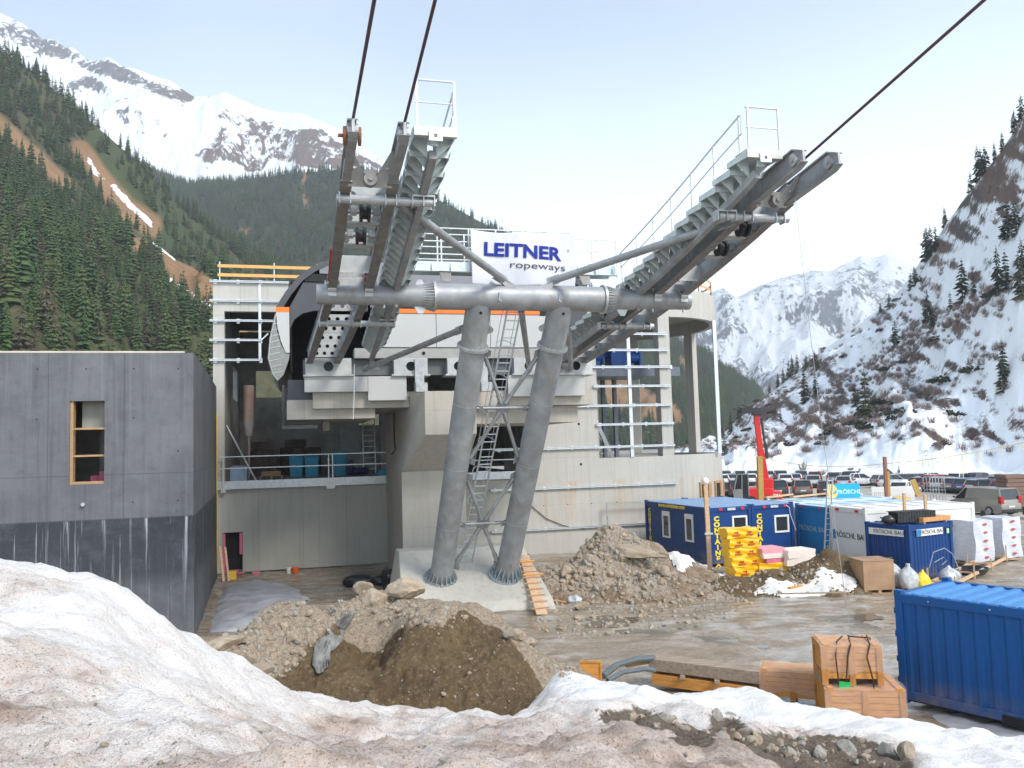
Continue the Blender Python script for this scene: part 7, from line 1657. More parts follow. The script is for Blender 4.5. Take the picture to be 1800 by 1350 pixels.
def make_car(kind, base=False):
    k = CARS[kind]; Lc, W, H = k['L'], k['W'], k['H']; hw = W/2
    t = thing('parked_car' if kind != 'van' else 'parked_van', '', 'car' if kind != 'van' else 'van', (0, 0, 0), 'L')
    X = lambda f: Lc/2 - f*Lc        # f: 0 nose .. 1 tail ; car points to +x
    def sec(f, zb, zt, w0, w1):
        x = X(f); return [(x, -w0, zb), (x, w0, zb), (x, w0*1.0, zb+.25), (x, w0, (zb+zt)/2), (x, w1, zt-.06), (x, w1*.9, zt), (x, -w1*.9, zt), (x, -w1, zt-.06), (x, -w0, (zb+zt)/2), (x, -w0, zb+.25)]
    b, bn = k['belt'], k['bon']
    mb = MB(); loft(mb, [sec(0, .32, .62, hw*.80, hw*.74), sec(.02, .26, .72, hw*.92, hw*.86), sec(.10, .22, bn-.06, hw*.98, hw*.90), sec(k['hood'], .22, bn, hw, hw*.93), sec(k['ws'], .22, b, hw, hw*.94), sec(.7, .22, b+.03, hw, hw*.94), sec(.93, .22, b+.05, hw*.98, hw*.92), sec(.985, .28, b+.02, hw*.93, hw*.87), sec(1.0, .34, b-.05, hw*.86, hw*.8)])
    body = mb.build('body', PAINT['silver'], t, smooth=True)
    gw0, gw1 = hw*.92, hw*.76
    f0, f1, f2, f3 = k['hood']+.03, k['rf0'], k['rf1'], k['rw']
    mb = MB(); zb_ = b - .02
    q = [(X(f0), -gw0, zb_-.04), (X(f3), -gw0*.97, zb_), (X(f3), gw0*.97, zb_), (X(f0), gw0, zb_-.04), (X(f1), -gw1, H-.07), (X(f2), -gw1, H-.07), (X(f2), gw1, H-.07), (X(f1), gw1, H-.07)]
    mb.add(q, [(0,1,5,4), (1,2,6,5), (2,3,7,6), (3,0,4,7), (4,5,6,7)]); gl = mb.build('windows', M_CGL, t)
    mb = MB(); e = .04
    loft(mb, [[(X(f1)+.05, -gw1-.02, H-.08), (X(f1)+.05, gw1+.02, H-.08), (X(f1)-.1, gw1*.85, H-.02), (X(f1)-.1, -gw1*.85, H-.02)], [(X((f1+f2)/2), -gw1-.03, H-.06), (X((f1+f2)/2), gw1+.03, H-.06), (X((f1+f2)/2), gw1*.85, H), (X((f1+f2)/2), -gw1*.85, H)], [(X(f2)-.06, -gw1-.02, H-.09), (X(f2)-.06, gw1+.02, H-.09), (X(f2)+.05, gw1*.85, H-.02), (X(f2)+.05, -gw1*.85, H-.02)]])
    for s in (-1, 1):
        for (fa, fb) in ((f0, f1), (f3, f2)): mb.beam((X(fa), s*gw0*.98, zb_), (X(fb), s*(gw1+.01), H-.07), .08, .07)
        for u in ((.45, .78) if kind != 'van' else (.32, .36)):
            fa = f0 + (f3-f0)*u; fb = f1 + (f2-f1)*u*.95; mb.beam((X(fa), s*gw0*.985, zb_), (X(fb), s*(gw1+.012), H-.07), .07, .05)
        if kind == 'van': mb.add([(X(.37), s*(gw0+.02), zb_), (X(.985), s*(gw0+.005), zb_), (X(.955), s*(gw1+.03), H-.08), (X(.40), s*(gw1+.03), H-.08), (X(.37), s*(gw0-.01), zb_), (X(.985), s*(gw0-.02), zb_), (X(.955), s*(gw1+.0), H-.08), (X(.40), s*(gw1+.0), H-.08)], [(0,1,2,3), (7,6,5,4), (0,4,5,1), (1,5,6,2), (2,6,7,3), (3,7,4,0)])
    if kind == 'van': mb.bx(X(.995), X(.985), -gw0*.97, gw0*.97, zb_-.02, zb_+.04)
    mb.build('roof', PAINT['silver'], t)
    wr = .34 if kind in ('suv', 'van') else .31
    for fx_ in (.17, .80):
        for s in (-1, 1):
            mb = MB(); y0, y1 = s*(hw-.20), s*(hw+.005); mb.tube((X(fx_), y0, wr), (X(fx_), y1, wr), wr, n=20); wh = mb.build('wheel', M_TYRE, t)
            mb = MB(); mb.tube((X(fx_), y1-s*.002, wr), (X(fx_), y1+s*.012, wr), wr*.62, n=14); mb.build('rim', M_RIM, wh)
    for s in (-1, 1):
        mb = MB(); mb.bx(X(1.0)-.02, X(.955), min(s*hw*.66, s*hw*.945), max(s*hw*.66, s*hw*.945), b-.22 if kind != 'van' else .9, b+.0 if kind != 'van' else 1.4); mb.build('tail_light', M_TAIL, t, bev=.02)
        mb = MB(); mb.bx(X(.06), X(.0)-.03, min(s*hw*.5, s*hw*.85), max(s*hw*.5, s*hw*.85), .62, .76); mb.build('headlight', M_HEAD, t, bev=.02)
        mb = MB(); mb.ball((X(k['ws']+.0), s*(hw+.08), b+.06), .07, .1, .08, 8, 5); mb.build('mirror', M_TRIM, t)
    mb = MB(); mb.bx(X(1.0)-.05, X(.95), -hw*.88, hw*.88, .28, .50); mb.bx(X(.03), X(0)+.03, -hw*.84, hw*.84, .28, .46); mb.build('bumper', M_TRIM, t, bev=.03)
    mb = MB(); mb.bx(X(1.0)-.03, X(1.0)+.06, -.26, .26, .62, .73); mb.bx(X(0)-.05, X(0)+.03, -.26, .26, .47, .57); mb.build('number_plate', M_PLATE, t)
    mb = MB(); mb.bx(X(.95), X(.05), -hw*.8, hw*.8, .18, .3); mb.build('underbody', M_TRIM, t)
    return t
def paint_car(t, col):
    for ch in t.children:
        if ch.name.split('.')[0] in ('body', 'roof'):
            ch.material_slots[0].link = 'OBJECT'; ch.material_slots[0].material = PAINT[col]
# (px, base y, kind, colour, heading offset deg, extra)
fr = [(1272, 871, 'hatchback', 'grey', 8), (1296, 872, 'suv', 'black', 4), (1366, 872, 'suv', 'black', 6), (1409, 872, 'suv', 'brown', 5), (1453, 870, 'estate', 'black', 0), (1592, 872, 'hatchback', 'white', -20),
      (1630, 862, 'estate', 'grey', -30), (1652, 862, 'suv', 'red', -34), (1671, 863, 'estate', 'silver', -36), (1692, 865, 'hatchback', 'grey', -36), (1716, 866, 'estate', 'blue', -38), (1737, 868, 'estate', 'silver', -38), (1756, 869, 'estate', 'black', -38), (1780, 872, 'hatchback', 'red', -40)]
bk = [(1268, 853, 'estate', 'white', 5), (1284, 852, 'hatchback', 'silver', 5), (1318, 852, 'estate', 'white', 3), (1380, 853, 'hatchback', 'white', 4), (1396, 852, 'estate', 'silver', 3), (1430, 856, 'hatchback', 'silver', 0), (1433, 848, 'hatchback', 'red', 0), (1409, 846, 'hatchback', 'grey', 0), (1468, 850, 'estate', 'grey', -4), (1497, 852, 'suv', 'grey', -8), (1487, 858, 'hatchback', 'silver', -8), (1518, 853, 'hatchback', 'white', -78), (1549, 851, 'van', 'white', -82), (1570, 856, 'estate', 'silver', -60), (1601, 855, 'estate', 'grey', -70), (1618, 854, 'estate', 'silver', -60), (1640, 852, 'hatchback', 'white', -40), (1700, 853, 'estate', 'white', -38), (1726, 853, 'hatchback', 'grey', -38), (1770, 857, 'hatchback', 'silver', -40)]
far = [(1274, 845, 'estate', 'grey', 4), (1300, 844, 'hatchback', 'white', 4), (1324, 845, 'hatchback', 'grey', 4), (1349, 845, 'estate', 'silver', 4), (1372, 845, 'estate', 'grey', 4)]
protos = {}
rows = (('front row', fr), ('second row', bk), ('back row', far))
for rname, row in rows:
    row = sorted(row)
    for i, (px_, py_, kind, colr, hd) in enumerate(row):
        if kind not in protos: protos[kind] = make_car(kind); o = protos[kind]
        else: o = copy_tree(protos[kind])
        p = gz(px_, py_, 0.0); o.location = (p.x, p.y, .0); o.rotation_euler = (0, 0, radians(90 + hd) - atan2(p.x, p.y))
        paint_car(o, colr)
        D_ = lambda q: f'a {q[3]} {q[2]}'
        if 0 < i < len(row)-1: o['label'] = f'{colr} {kind} in the {rname} of cars between {D_(row[i-1])} and {D_(row[i+1])}'
        else: o['label'] = f'{colr} {kind} at the {"left" if i == 0 else "right"} end of the {rname} of cars'
        o['category'] = 'van' if kind == 'van' else 'car'; o['group'] = 'cars parked in the car park'
        if (px_, kind) in ((1756, 'estate'), (1497, 'suv')):
            mb = MB(); mb.ball((0, 0, 0), 1.05, .38, .17, 12, 8); rb = mb.build('roof_box', PAINT['grey'], o, smooth=True); rb.location = (-.2, 0, 1.72 if kind == 'estate' else 1.92)
# the taupe panel van
v = copy_tree(protos['van']); p = gz(1728, 903); v.location = (p.x, p.y, 0); v.rotation_euler = (0, 0, radians(90 + 28) - atan2(p.x, p.y)*.4); paint_car(v, 'taupe')
v['label'] = 'taupe panel van parked alone on the gravel behind the white wrapped pallets'; v['category'] = 'van'
if 'group' in v: del v['group']
mb = MB(); mb.tube((-3.0, 0, .35), (-2.7, 0, .35), .33, n=16); mb.bx(-.1, 1.2, -.35, .35, .25, .8); mb.tube((1.3, -.3, .3), (1.3, .3, .3), .3, n=16); p = gz(1806, 912); mb.build('quad_bike', M_TRIM, None, False, .02, 'black small vehicle nose entering at the right edge', 'vehicle', None, (p.x, p.y, 0), 'L', 0)

# ---- red telescopic handler
M_TRED = mat('handler_red', (.62, .012, .008), .35, var=.12, scale=1.2)
D = 70; p = gz(1336, 893); th_ = thing('telescopic_handler', 'red telescopic handler with raised boom and black fork head in the car park', 'telehandler', (p.x, p.y, 0), 'L', radians(-8))
def hl(px_, py_, dy=0.0):          # photo point on the machine's centre plane -> local coordinates
    q = at(px_, py_, p.y + dy) - Vector((p.x, p.y, 0)); return Matrix.Rotation(radians(8), 3, 'Z') @ q
mb = MB(); a = hl(1306, 868); b = hl(1350, 868); mb.bx(a.x, b.x+.3, -1.0, 1.0, .75, 1.75); mb.bx(b.x-.9, b.x+1.0, -.95, .95, .7, 1.45); mb.build('chassis', M_TRED, th_, bev=.12)
mb = MB(); mb.bx(b.x-.85, b.x+.35, -.9, .9, 1.46, 2.55); mb.build('turret', M_TRED, th_, bev=.1)
mb = MB(); c = hl(1293, 868); mb.add([(c.x-.1, -1.05, .8), (c.x+1.0, -1.05, .8), (c.x+1.0, -1.05, 2.9), (c.x+.15, -1.05, 2.95), (c.x-.2, -1.05, 1.6), (c.x-.1, .1, .8), (c.x+1.0, .1, .8), (c.x+1.0, .1, 2.9), (c.x+.15, .1, 2.95), (c.x-.2, .1, 1.6)], [(0,1,2,3,4), (9,8,7,6,5), (0,5,6,1), (1,6,7,2), (2,7,8,3), (3,8,9,4), (4,9,5,0)])
mb.build('cab', M_CGL, th_, bev=.04)
mb = MB()
mb.add([(c.x-.12, -1.08, .78), (c.x+.5, -1.08, .78), (c.x+.5, -1.08, 1.7), (c.x-.22, -1.08, 1.7), (c.x-.12, -1.0, .78), (c.x+.5, -1.0, .78), (c.x+.5, -1.0, 1.7), (c.x-.22, -1.0, 1.7)], [(0,1,2,3), (7,6,5,4), (0,4,5,1), (1,5,6,2), (2,6,7,3), (3,7,4,0)])
for (x, z0_, x1, z1_) in ((c.x-.2, 1.6, c.x+.12, 2.95), (c.x+1.0, .9, c.x+1.0, 2.95), (c.x+.1, 2.95, c.x+1.05, 2.95), (c.x+.45, 1.6, c.x+.5, 2.95)): mb.beam((x, -1.07, z0_), (x1, -1.07, z1_), .08, .08)
mb.build('cab_frame', mat('grey_cab_frame', (.22, .21, .21), .5), th_)
bt = hl(1346, 845); b1 = hl(1336, 790); b2 = hl(1329, 728)
mb = MB(); mb.beam(bt, b1, .54, .62, up=(0, 1, 0)); boom = mb.build('boom', M_TRED, th_, bev=.04)
mb = MB(); mb.beam(b1.lerp(bt, .05), b2, .44, .5, up=(0, 1, 0)); mb.build('boom_extension', M_TRED, boom, bev=.04)
mb = MB(); o = Vector((.42, 0, .05)); mb.beam(b1 + o + Vector((.1, 0, -.6)), b2 + o + Vector((-.02, 0, -.4)), .16, .3, up=(0, 1, 0)); mb.beam(b1 + o + Vector((.1, -.1, -.9)), b1 + o + Vector((.05, -.1, .4)), .24, .3, up=(0, 1, 0)); mb.build('hose_carrier', M_TRIM, boom)
mb = MB(); mb.bx(b2.x-.35, b2.x+.42, -.45, .45, b2.z-.1, b2.z+.55); q = hl(1308, 722); mb.bx(q.x-.3, b2.x-.36, -.55, .55, b2.z+.1, b2.z+.6); mb.beam((q.x-1.0, -.4, q.z+.2), (q.x+.2, -.4, q.z-.1), .12, .12); mb.beam((q.x-.2, .3, q.z+.55), (q.x+.5, .3, q.z+.3), .1, .1); mb.beam((q.x-.6, 0, q.z-.1), (q.x+.3, 0, q.z+.1), .16, .14); mb.build('fork_head', M_TRIM, boom, bev=.03)
for xx in (a.x+.5, b.x+.1):
    for s in (-1, 1):
        mb = MB(); mb.tube((xx, s*.75, .55), (xx, s*1.15, .55), .55, n=20); mb.build('wheel', M_TYRE, th_)
text('MANITOU', .30, M_PLATE, th_, (b.x+.1, -.97, 1.1), (1, 0, 0), (0, 0, 1), bold=.02)
# ================================================================ stones and vegetation
import bmesh
def rock_mesh(name, seed, mt, sub=2, flat=.7):
    bm = bmesh.new(); bmesh.ops.create_icosphere(bm, subdivisions=sub, radius=.5); r = random.Random(seed)
    cuts = [(Vector((r.uniform(-1, 1), r.uniform(-1, 1), r.uniform(-1, 1))).normalized(), r.uniform(.26, .42)) for _ in range(9)]
    sx, sy, sz = r.uniform(.8, 1.2), r.uniform(.65, 1.0), flat * r.uniform(.7, 1.1)
    for v in bm.verts:
        for n_, d in cuts:
            e = v.co.dot(n_) - d
            if e > 0: v.co -= n_ * e * .92
        v.co += v.co.normalized() * .025 * math.sin(v.co.x*17+seed) * math.sin(v.co.y*19)
        v.co = Vector((v.co.x*sx, v.co.y*sy, v.co.z*sz))
    me = bpy.data.meshes.new(name); bm.to_mesh(me); bm.free(); me.materials.append(mt); return me
def stone_mat(name, a, b, c):
    t = NT(name); oi = t.n('ShaderNodeObjectInfo'); v = t.co(); n = t.noise(v, 3, 7, .7); f = t.noise(v, 16, 5, .7)
    k = t.mix(oi.outputs['Random'], a, b); k = t.mix(t.ramp(n, [(.4, 0.0), (.65, 1.0)]), k, c); k = t.mix(t.ramp(f, [(.55, 0.0), (.7, .6)]), k, tuple(x*.5 for x in a))
    t.col(k); t.rough(.85); t.bump(t.math('ADD', n, t.math('MULTIPLY', f, .5)), .6, .03); return t.mat
M_ROCK = stone_mat('pale_stone', (.44, .365, .27), (.33, .28, .22), (.24, .17, .105))
M_ROCKG = stone_mat('grey_stone', (.33, .31, .275), (.24, .225, .20), (.36, .32, .26))
RM = [rock_mesh('stone_%d' % i, 50+i, M_ROCK if i % 4 else M_ROCKG) for i in range(8)]
def stone(p, s, label, group=None, rot=None, me=None, stretch=(1, 1, 1), name='stone'):
    o = bpy.data.objects.new(name, me or random.choice(RM)); COL.objects.link(o); o.location = p; o.scale = (s*stretch[0], s*stretch[1], s*stretch[2])
    o.rotation_euler = rot or (random.uniform(-.5, .5), random.uniform(-.5, .5), random.uniform(0, 6.3)); return tag(o, label, 'rock', group)
def on_surf(px_, py_, D0, D1, fz=None, step=.05):
    D = np.arange(D0, D1, step); d = ray(px_, py_); X = d.x/d.y*D; Zr = EYE + d.z/d.y*D; k = np.nonzero(Zr <= surf_zv(X, D))[0]
    return Vector((X[k[0]], D[k[0]], Zr[k[0]])) if len(k) else None
# named boulders
RB = [rock_mesh('boulder_%d' % i, 90+i, M_ROCK, 3, .8) for i in range(5)]
RG = [rock_mesh('grey_boulder_%d' % i, 190+i, M_ROCKG, 3, .8) for i in range(4)]
big = [(660, 1058, 16, .52, RB[0], 'rounded pale boulder on the crest of the soil mound', (1, .9, 1.1)), (715, 1035, 16, .95, RB[1], 'large tilted earth-caked slab on the crest of the soil mound', (1.1, .6, .55)), (640, 1030, 17, .5, RB[2], 'pale boulder behind the rounded one on the mound crest', (1.2, 1, .9)),
       (510, 1127, 13.6, .34, RB[3], 'yellowish stone lying on the gravel slope left of the cut soil', (1, 1, .8)), (905, 1122, 14, .42, RB[4], 'pale block at the right shoulder of the soil mound', (1.2, .9, .7)), (935, 1132, 14, .30, RB[0], 'pale stone just below the block on the right shoulder of the mound', (1, 1, .8)),
       (395, 1140, 12.6, .62, RB[2], 'big flat earth-caked stone where the snow meets the gravel slope', (1.3, .9, .55)), (440, 1165, 12.4, .36, RB[3], 'round stone beneath the big flat one at the snow edge', (1, 1, .9)), (440, 1192, 12, .5, RB[1], 'long flat brown stone right at the snow edge', (1.7, .8, .5))]
for px_, py_, D, s, me, lab, stv in big:
    p = on_surf(px_, py_, D-2, D+1.6, surf_z) or at(px_, py_, D+1.2)
    p.z = min(p.z, surf_z(p.x, p.y)+.1); stone(p + Vector((0, 0, s*.12)), s, lab, None, (random.uniform(-.3, .3), random.uniform(-.35, .35), random.uniform(-.5, .5)), me, stv, 'boulder')
fg = [(1262, 1265, .17, RG[0], 'upright grey stone half sunk in the right snow strip'), (1285, 1258, .10, RG[1], 'brownish stone beside the upright grey stone in the snow'), (1330, 1300, .12, RB[1], 'upright tan stone in the right dirt patch at the snow edge'), (1490, 1325, .20, RG[2], 'flat grey stone lying in the dirt patch'), (1560, 1328, .20, RG[3], 'large upright grey stone at the right end of the dirt patch'), (1595, 1335, .24, RB[4], 'large pale boulder cut by the lower right of the dirt patch'),
      (1115, 1270, .13, RB[0], 'pale stone at the left end of the dirt patch'), (1165, 1268, .15, RG[1], 'greyish stone in the left part of the dirt patch'), (1190, 1280, .12, RB[3], 'yellowish stone in the left part of the dirt patch'), (1440, 1325, .12, RG[0], 'small grey stone left of the flat grey one')]
for px_, py_, s, me, lab in fg:
    p = on_surf(px_, py_, 4, 14, surf_z)
    if p: stone(p + Vector((0, 0, s*.12)), s*1.45, lab, None, None, me, (1, .9, 1.1), 'boulder')
heapbig = [(1118, 985, 1.6, 'long flat slab lying in front of the gravel heap', (1.9, .8, .35)), (1165, 1010, .7, 'rounded boulder at the right foot of the gravel heap', (1, 1, 1)), (1150, 1002, .6, 'brown boulder beside the rounded one at the heap foot', (1, 1, 1)), (993, 1010, .6, 'angular block at the left foot of the gravel heap', (1.1, 1, .9)), (1085, 1015, .55, 'pale block at the front foot of the gravel heap', (1, 1, .9)), (1020, 1072, .62, 'tan boulder on the mud beside the crumpled white bag', (1.3, 1, .7)), (1035, 1012, .5, 'pale stone at the middle of the heap foot', (1, 1, .9)), (1095, 985, .55, 'angular stone above the flat slab on the heap', (1, 1, .9)), (1130, 1018, .5, 'stone in front of the flat slab', (1, 1, .8)), (965, 982, .5, 'pale stone low on the left flank of the gravel heap', (1, 1, .9))]
for px_, py_, s, lab, stv in heapbig:
    p = on_surf(px_, py_, 24, 42, surf_z, .1)
    if p: stone(p + Vector((0, 0, s*.2)), s, lab, None, None, random.choice(RB), stv, 'boulder')
# countable loose stones share a label per place; finer gravel is one stuff object per place
def gn_scatter(name, pts, sc, rot, idx, sources, label, cat=None):
    me = bpy.data.meshes.new(name); n = len(pts); me.vertices.add(n); me.vertices.foreach_set('co', np.asarray(pts, np.float32).ravel())
    me.attributes.new('sc', 'FLOAT', 'POINT').data.foreach_set('value', np.asarray(sc, np.float32))
    me.attributes.new('rot', 'FLOAT_VECTOR', 'POINT').data.foreach_set('vector', np.asarray(rot, np.float32).ravel())
    me.attributes.new('idx', 'INT', 'POINT').data.foreach_set('value', np.asarray(idx, np.int32))
    o = bpy.data.objects.new(name, me); COL.objects.link(o)
    g = bpy.data.node_groups.new(name, 'GeometryNodeTree')
    g.interface.new_socket('Geometry', in_out='INPUT', socket_type='NodeSocketGeometry'); g.interface.new_socket('Geometry', in_out='OUTPUT', socket_type='NodeSocketGeometry')
    gi = g.nodes.new('NodeGroupInput'); go = g.nodes.new('NodeGroupOutput'); ip = g.nodes.new('GeometryNodeInstanceOnPoints'); gti = g.nodes.new('GeometryNodeGeometryToInstance')
    for s_ in sources[::-1]:
        oi = g.nodes.new('GeometryNodeObjectInfo'); oi.transform_space = 'ORIGINAL'; oi.inputs['As Instance'].default_value = False; oi.inputs['Object'].default_value = s_
        g2 = gti if s_ is sources[-1] else g.nodes.new('GeometryNodeGeometryToInstance')
        g.links.new(oi.outputs['Geometry'], g2.inputs[0]); oi['g'] = 1
        if s_ is sources[-1]: jn = g.nodes.new('GeometryNodeJoinGeometry')
        g.links.new(g2.outputs[0], jn.inputs[0])
    def na(nm, ty):
        q = g.nodes.new('GeometryNodeInputNamedAttribute'); q.data_type = ty; q.inputs['Name'].default_value = nm; return q.outputs[0]
    g.links.new(gi.outputs[0], ip.inputs['Points']); g.links.new(jn.outputs[0], ip.inputs['Instance']); ip.inputs['Pick Instance'].default_value = True
    g.links.new(na('idx', 'INT'), ip.inputs['Instance Index']); g.links.new(na('rot', 'FLOAT_VECTOR'), ip.inputs['Rotation']); g.links.new(na('sc', 'FLOAT'), ip.inputs['Scale'])
    g.links.new(ip.outputs[0], go.inputs[0]); md = o.modifiers.new('scatter', 'NODES'); md.node_group = g
    return tag(o, label, cat, None, 'stuff')
src = []
def scatter_stones(n, region, D0, D1, smin, smax, label, group, keep, name='stone'):
    """throw n stones on what is seen in a photo region; the keep largest are things, the rest is returned as gravel points"""
    P = []
    xs = [q[0] for q in region]; ys = [q[1] for q in region]; tries = 0
    while len(P) < n and tries < n*4:
        tries += 1; x, y = random.uniform(min(xs), max(xs)), random.uniform(min(ys), max(ys))
        if not inpoly(np.array([x]), np.array([y]), region)[0]: continue
        p = on_surf(x, y, D0, D1, surf_z, .12)
        if p is None: continue
        s = smin + (smax-smin) * random.random()**3.2; P.append((s, p))
    P.sort(key=lambda q: -q[0])
    for s, p in P[:keep]: 
        o = stone(p + Vector((0, 0, s*.12)), s, label, group)
        if len(src) < 8: src.append(o)
    return P[keep:]
G1 = scatter_stones(2200, [(360, 1110), (430, 1085), (520, 1055), (620, 1025), (700, 1035), (760, 1060), (830, 1085), (800, 1105), (640, 1090), (560, 1130), (500, 1195), (430, 1195), (380, 1150)], 12, 24, .03, .17, 'loose pale stone on the gravel side of the soil mound', 'loose stones on the soil mound', 60)
G1 += scatter_stones(260, [(560, 1110), (660, 1095), (860, 1080), (940, 1180), (960, 1250), (740, 1265), (520, 1210)], 12, 20, .03, .11, 'small stone stuck in the cut soil face', 'stones in the cut soil face', 25)
G1 += scatter_stones(420, [(860, 1080), (905, 1095), (960, 1135), (1020, 1170), (1000, 1195), (950, 1180), (920, 1140)], 13, 22, .03, .17, 'loose stone on the right flank of the soil mound', 'loose stones on the mound flank', 18)
G2 = scatter_stones(1900, [(930, 1010), (990, 945), (1050, 920), (1110, 935), (1140, 960), (1160, 1000), (1200, 1020), (1150, 1035), (1000, 1040), (940, 1035)], 26, 42, .06, .38, 'loose stone on the gravel heap by the blue container', 'loose stones on the gravel heap', 60)
G2 += scatter_stones(700, [(1150, 1040), (1240, 1000), (1340, 985), (1440, 975), (1500, 1010), (1500, 1045), (1300, 1050)], 26, 40, .05, .26, 'loose stone on the soil heap', 'loose stones on the soil heap', 20)
G2 += scatter_stones(1500, [(930, 1060), (1020, 1035), (1180, 1040), (1330, 1055), (1300, 1085), (1130, 1110), (1000, 1130), (940, 1110)], 17, 40, .03, .30, 'loose stone on the muddy ground before the gravel heap', 'loose stones on the mud', 35)
G3 = scatter_stones(620, [(1045, 1250), (1110, 1240), (1230, 1272), (1300, 1285), (1400, 1288), (1550, 1305), (1600, 1350), (1420, 1350), (1340, 1322), (1270, 1300), (1180, 1288)], 5, 14, .02, .13, 'loose stone in the dirt patch at the snow bank', 'loose stones in the dirt patch', 40)
G4 = scatter_stones(700, [(0, 1130), (180, 1160), (300, 1230), (560, 1260), (700, 1290), (960, 1270), (1080, 1270), (1350, 1340), (0, 1345)], 2.5, 14, .008, .05, 'small stone lying on the dirty snow bank', 'small stones on the snow bank', 15)
for nm, G in (('snow_grit', G4), ('mound_gravel', G1), ('heap_gravel', G2), ('bank_gravel', G3)):
    n = len(G)
    if n: gn_scatter(nm, [tuple(p) for s, p in G], [s / src[0].scale[0] * src[0].scale[0] for s, p in G], RNG.uniform(0, 6.28, (n, 3)), RNG.integers(0, len(src), n), src, 'fine pale gravel scattered over the ' + nm.replace('_gravel', '').replace('snow_grit', 'dirty snow'), 'gravel')

# ---- conifers and brush
def foliage(name, a, b, c):
    t = NT(name); oi = t.n('ShaderNodeObjectInfo'); n = t.noise(t.co(), 6, 4, .6)
    k = t.ramp(oi.outputs['Random'], [(0, a), (.5, b), (1, c)]); k = t.mix(t.ramp(n, [(.3, .0), (.75, .5)]), k, tuple(x*1.7 for x in b))
    t.col(k); t.rough(.8); t.b.inputs['Specular IOR Level'].default_value = .15; return t.mat
M_FOL = foliage('conifer_needles', (.026, .052, .020), (.048, .084, .028), (.088, .105, .036))
M_FOLD = foliage('dark_conifer_needles', (.020, .030, .018), (.030, .038, .022), (.045, .045, .024))
M_BARK = mat('tree_bark', (.09, .065, .05), .9, var=.4, scale=6)
M_TWIG = foliage('bare_twigs', (.18, .135, .12), (.23, .165, .145), (.165, .14, .125))
def conifer_mesh(name, seed, fol, tiers=13, blades=9, spread=.19, bare=.06):
    r = random.Random(seed); mb = MB(); mb.pipe([(0, 0, -.04), (.004, 0, .5), (0, 0, .97)], [.016, .010, .002], n=5); mb.m = 1
    for k in range(tiers):
        u = k/(tiers-1); z = bare + (1-bare)*u**.92; R = spread * (1-u)**.75 * r.uniform(.68, 1.18) + .012
        nb = max(4, int(blades*(1-.45*u))); a0 = r.uniform(0, 6.3)
        for j in range(nb):
            if r.random() < .14: continue
            a = a0 + 2*pi*j/nb + r.uniform(-.25, .25); q = R * r.uniform(.65, 1.15); wd = q * r.uniform(.30, .48); dz = -q*r.uniform(.28, .6)
            ca, sa = cos(a), sin(a); zz = z + r.uniform(-.015, .015)
            b0 = (ca*q*.12, sa*q*.12, zz + .02); l = (ca*q*.62 - sa*wd, sa*q*.62 + ca*wd, zz + dz*.62 - .012); rr = (ca*q*.62 + sa*wd, sa*q*.62 - ca*wd, zz + dz*.62 - .012); t = (ca*q, sa*q, zz + dz*.85); m_ = (ca*q*.55, sa*q*.55, zz + dz*.30 + .016)
            mb.add([b0, l, t, rr, m_], [(0, 1, 4), (1, 2, 4), (2, 3, 4), (3, 0, 4)])
    me = bpy.data.meshes.new(name); me.from_pydata(mb.v, [], mb.f); me.materials.append(M_BARK); me.materials.append(fol); me.polygons.foreach_set('material_index', mb.mi); return me
def brush_mesh(name, seed, n=46, lean=.5):
    r = random.Random(seed); mb = MB()
    for i in range(n):
        a = r.uniform(0, 6.3); el = r.uniform(.5, 1.45); ln = r.uniform(.45, 1.0); x0, y0 = r.uniform(-.25, .25), r.uniform(-.25, .25)
        d = Vector((cos(a)*cos(el), sin(a)*cos(el), sin(el))); p = Vector((x0, y0, 0)); sd = d.cross(Vector((0, 0, 1))).normalized() * .012
        q = p + d*ln*.6 + Vector((r.uniform(-.08, .08), r.uniform(-.08, .08), 0)); e = p + d*ln + Vector((r.uniform(-.15, .15), r.uniform(-.15, .15), .05))
        mb.add([p-sd*1.6, p+sd*1.6, q+sd, q-sd, e], [(0, 1, 2, 3), (3, 2, 4)])
        for s in (-1, 1):
            f = q + Vector((r.uniform(-.2, .2), r.uniform(-.2, .2), r.uniform(.05, .25))); mb.add([q-sd*.7, q+sd*.7, f], [(0, 1, 2)])
    me = bpy.data.meshes.new(name); me.from_pydata(mb.v, [], mb.f); me.materials.append(M_TWIG); return me
def mugo_mesh(name, seed, n=110):
    r = random.Random(seed); mb = MB()
    for i in range(n):
        a = r.uniform(0, 6.3); rad = r.random()**.6 * .55; z = r.uniform(.05, .55) * (1 - (rad/.62)**2) + .05; p = Vector((cos(a)*rad, sin(a)*rad, z)); d = Vector((cos(a)*r.uniform(.3, 1), sin(a)*r.uniform(.3, 1), r.uniform(.2, 1))).normalized() * r.uniform(.14, .26); s = d.cross(Vector((r.uniform(-1, 1), r.uniform(-1, 1), r.uniform(-1, 1)))).normalized() * r.uniform(.05, .09)
        mb.add([p-s, p+s, p+d*.7+s*.6, p+d, p+d*.7-s*.6], [(0, 1, 2, 3, 4)])
    me = bpy.data.meshes.new(name); me.from_pydata(mb.v, [], mb.f); me.materials.append(M_FOLD); return me
M_LARCH = foliage('brownish_larch', (.06, .05, .03), (.08, .062, .04), (.07, .068, .032))
CM = [conifer_mesh('conifer_%d' % i, 300+i, M_FOL, 11 + i, 8 + i % 3, (.15, .19, .23, .17, .21, .13)[i], (.06, .02, .1, .05, .03, .08)[i]) for i in range(6)] + [conifer_mesh('larch_conifer', 333, M_LARCH, 11, 6, .16, .1)]
CD = [conifer_mesh('dark_conifer_%d' % i, 400+i, M_FOLD, 12+i, 8, .20 + .02*(i % 2), .04) for i in range(4)]
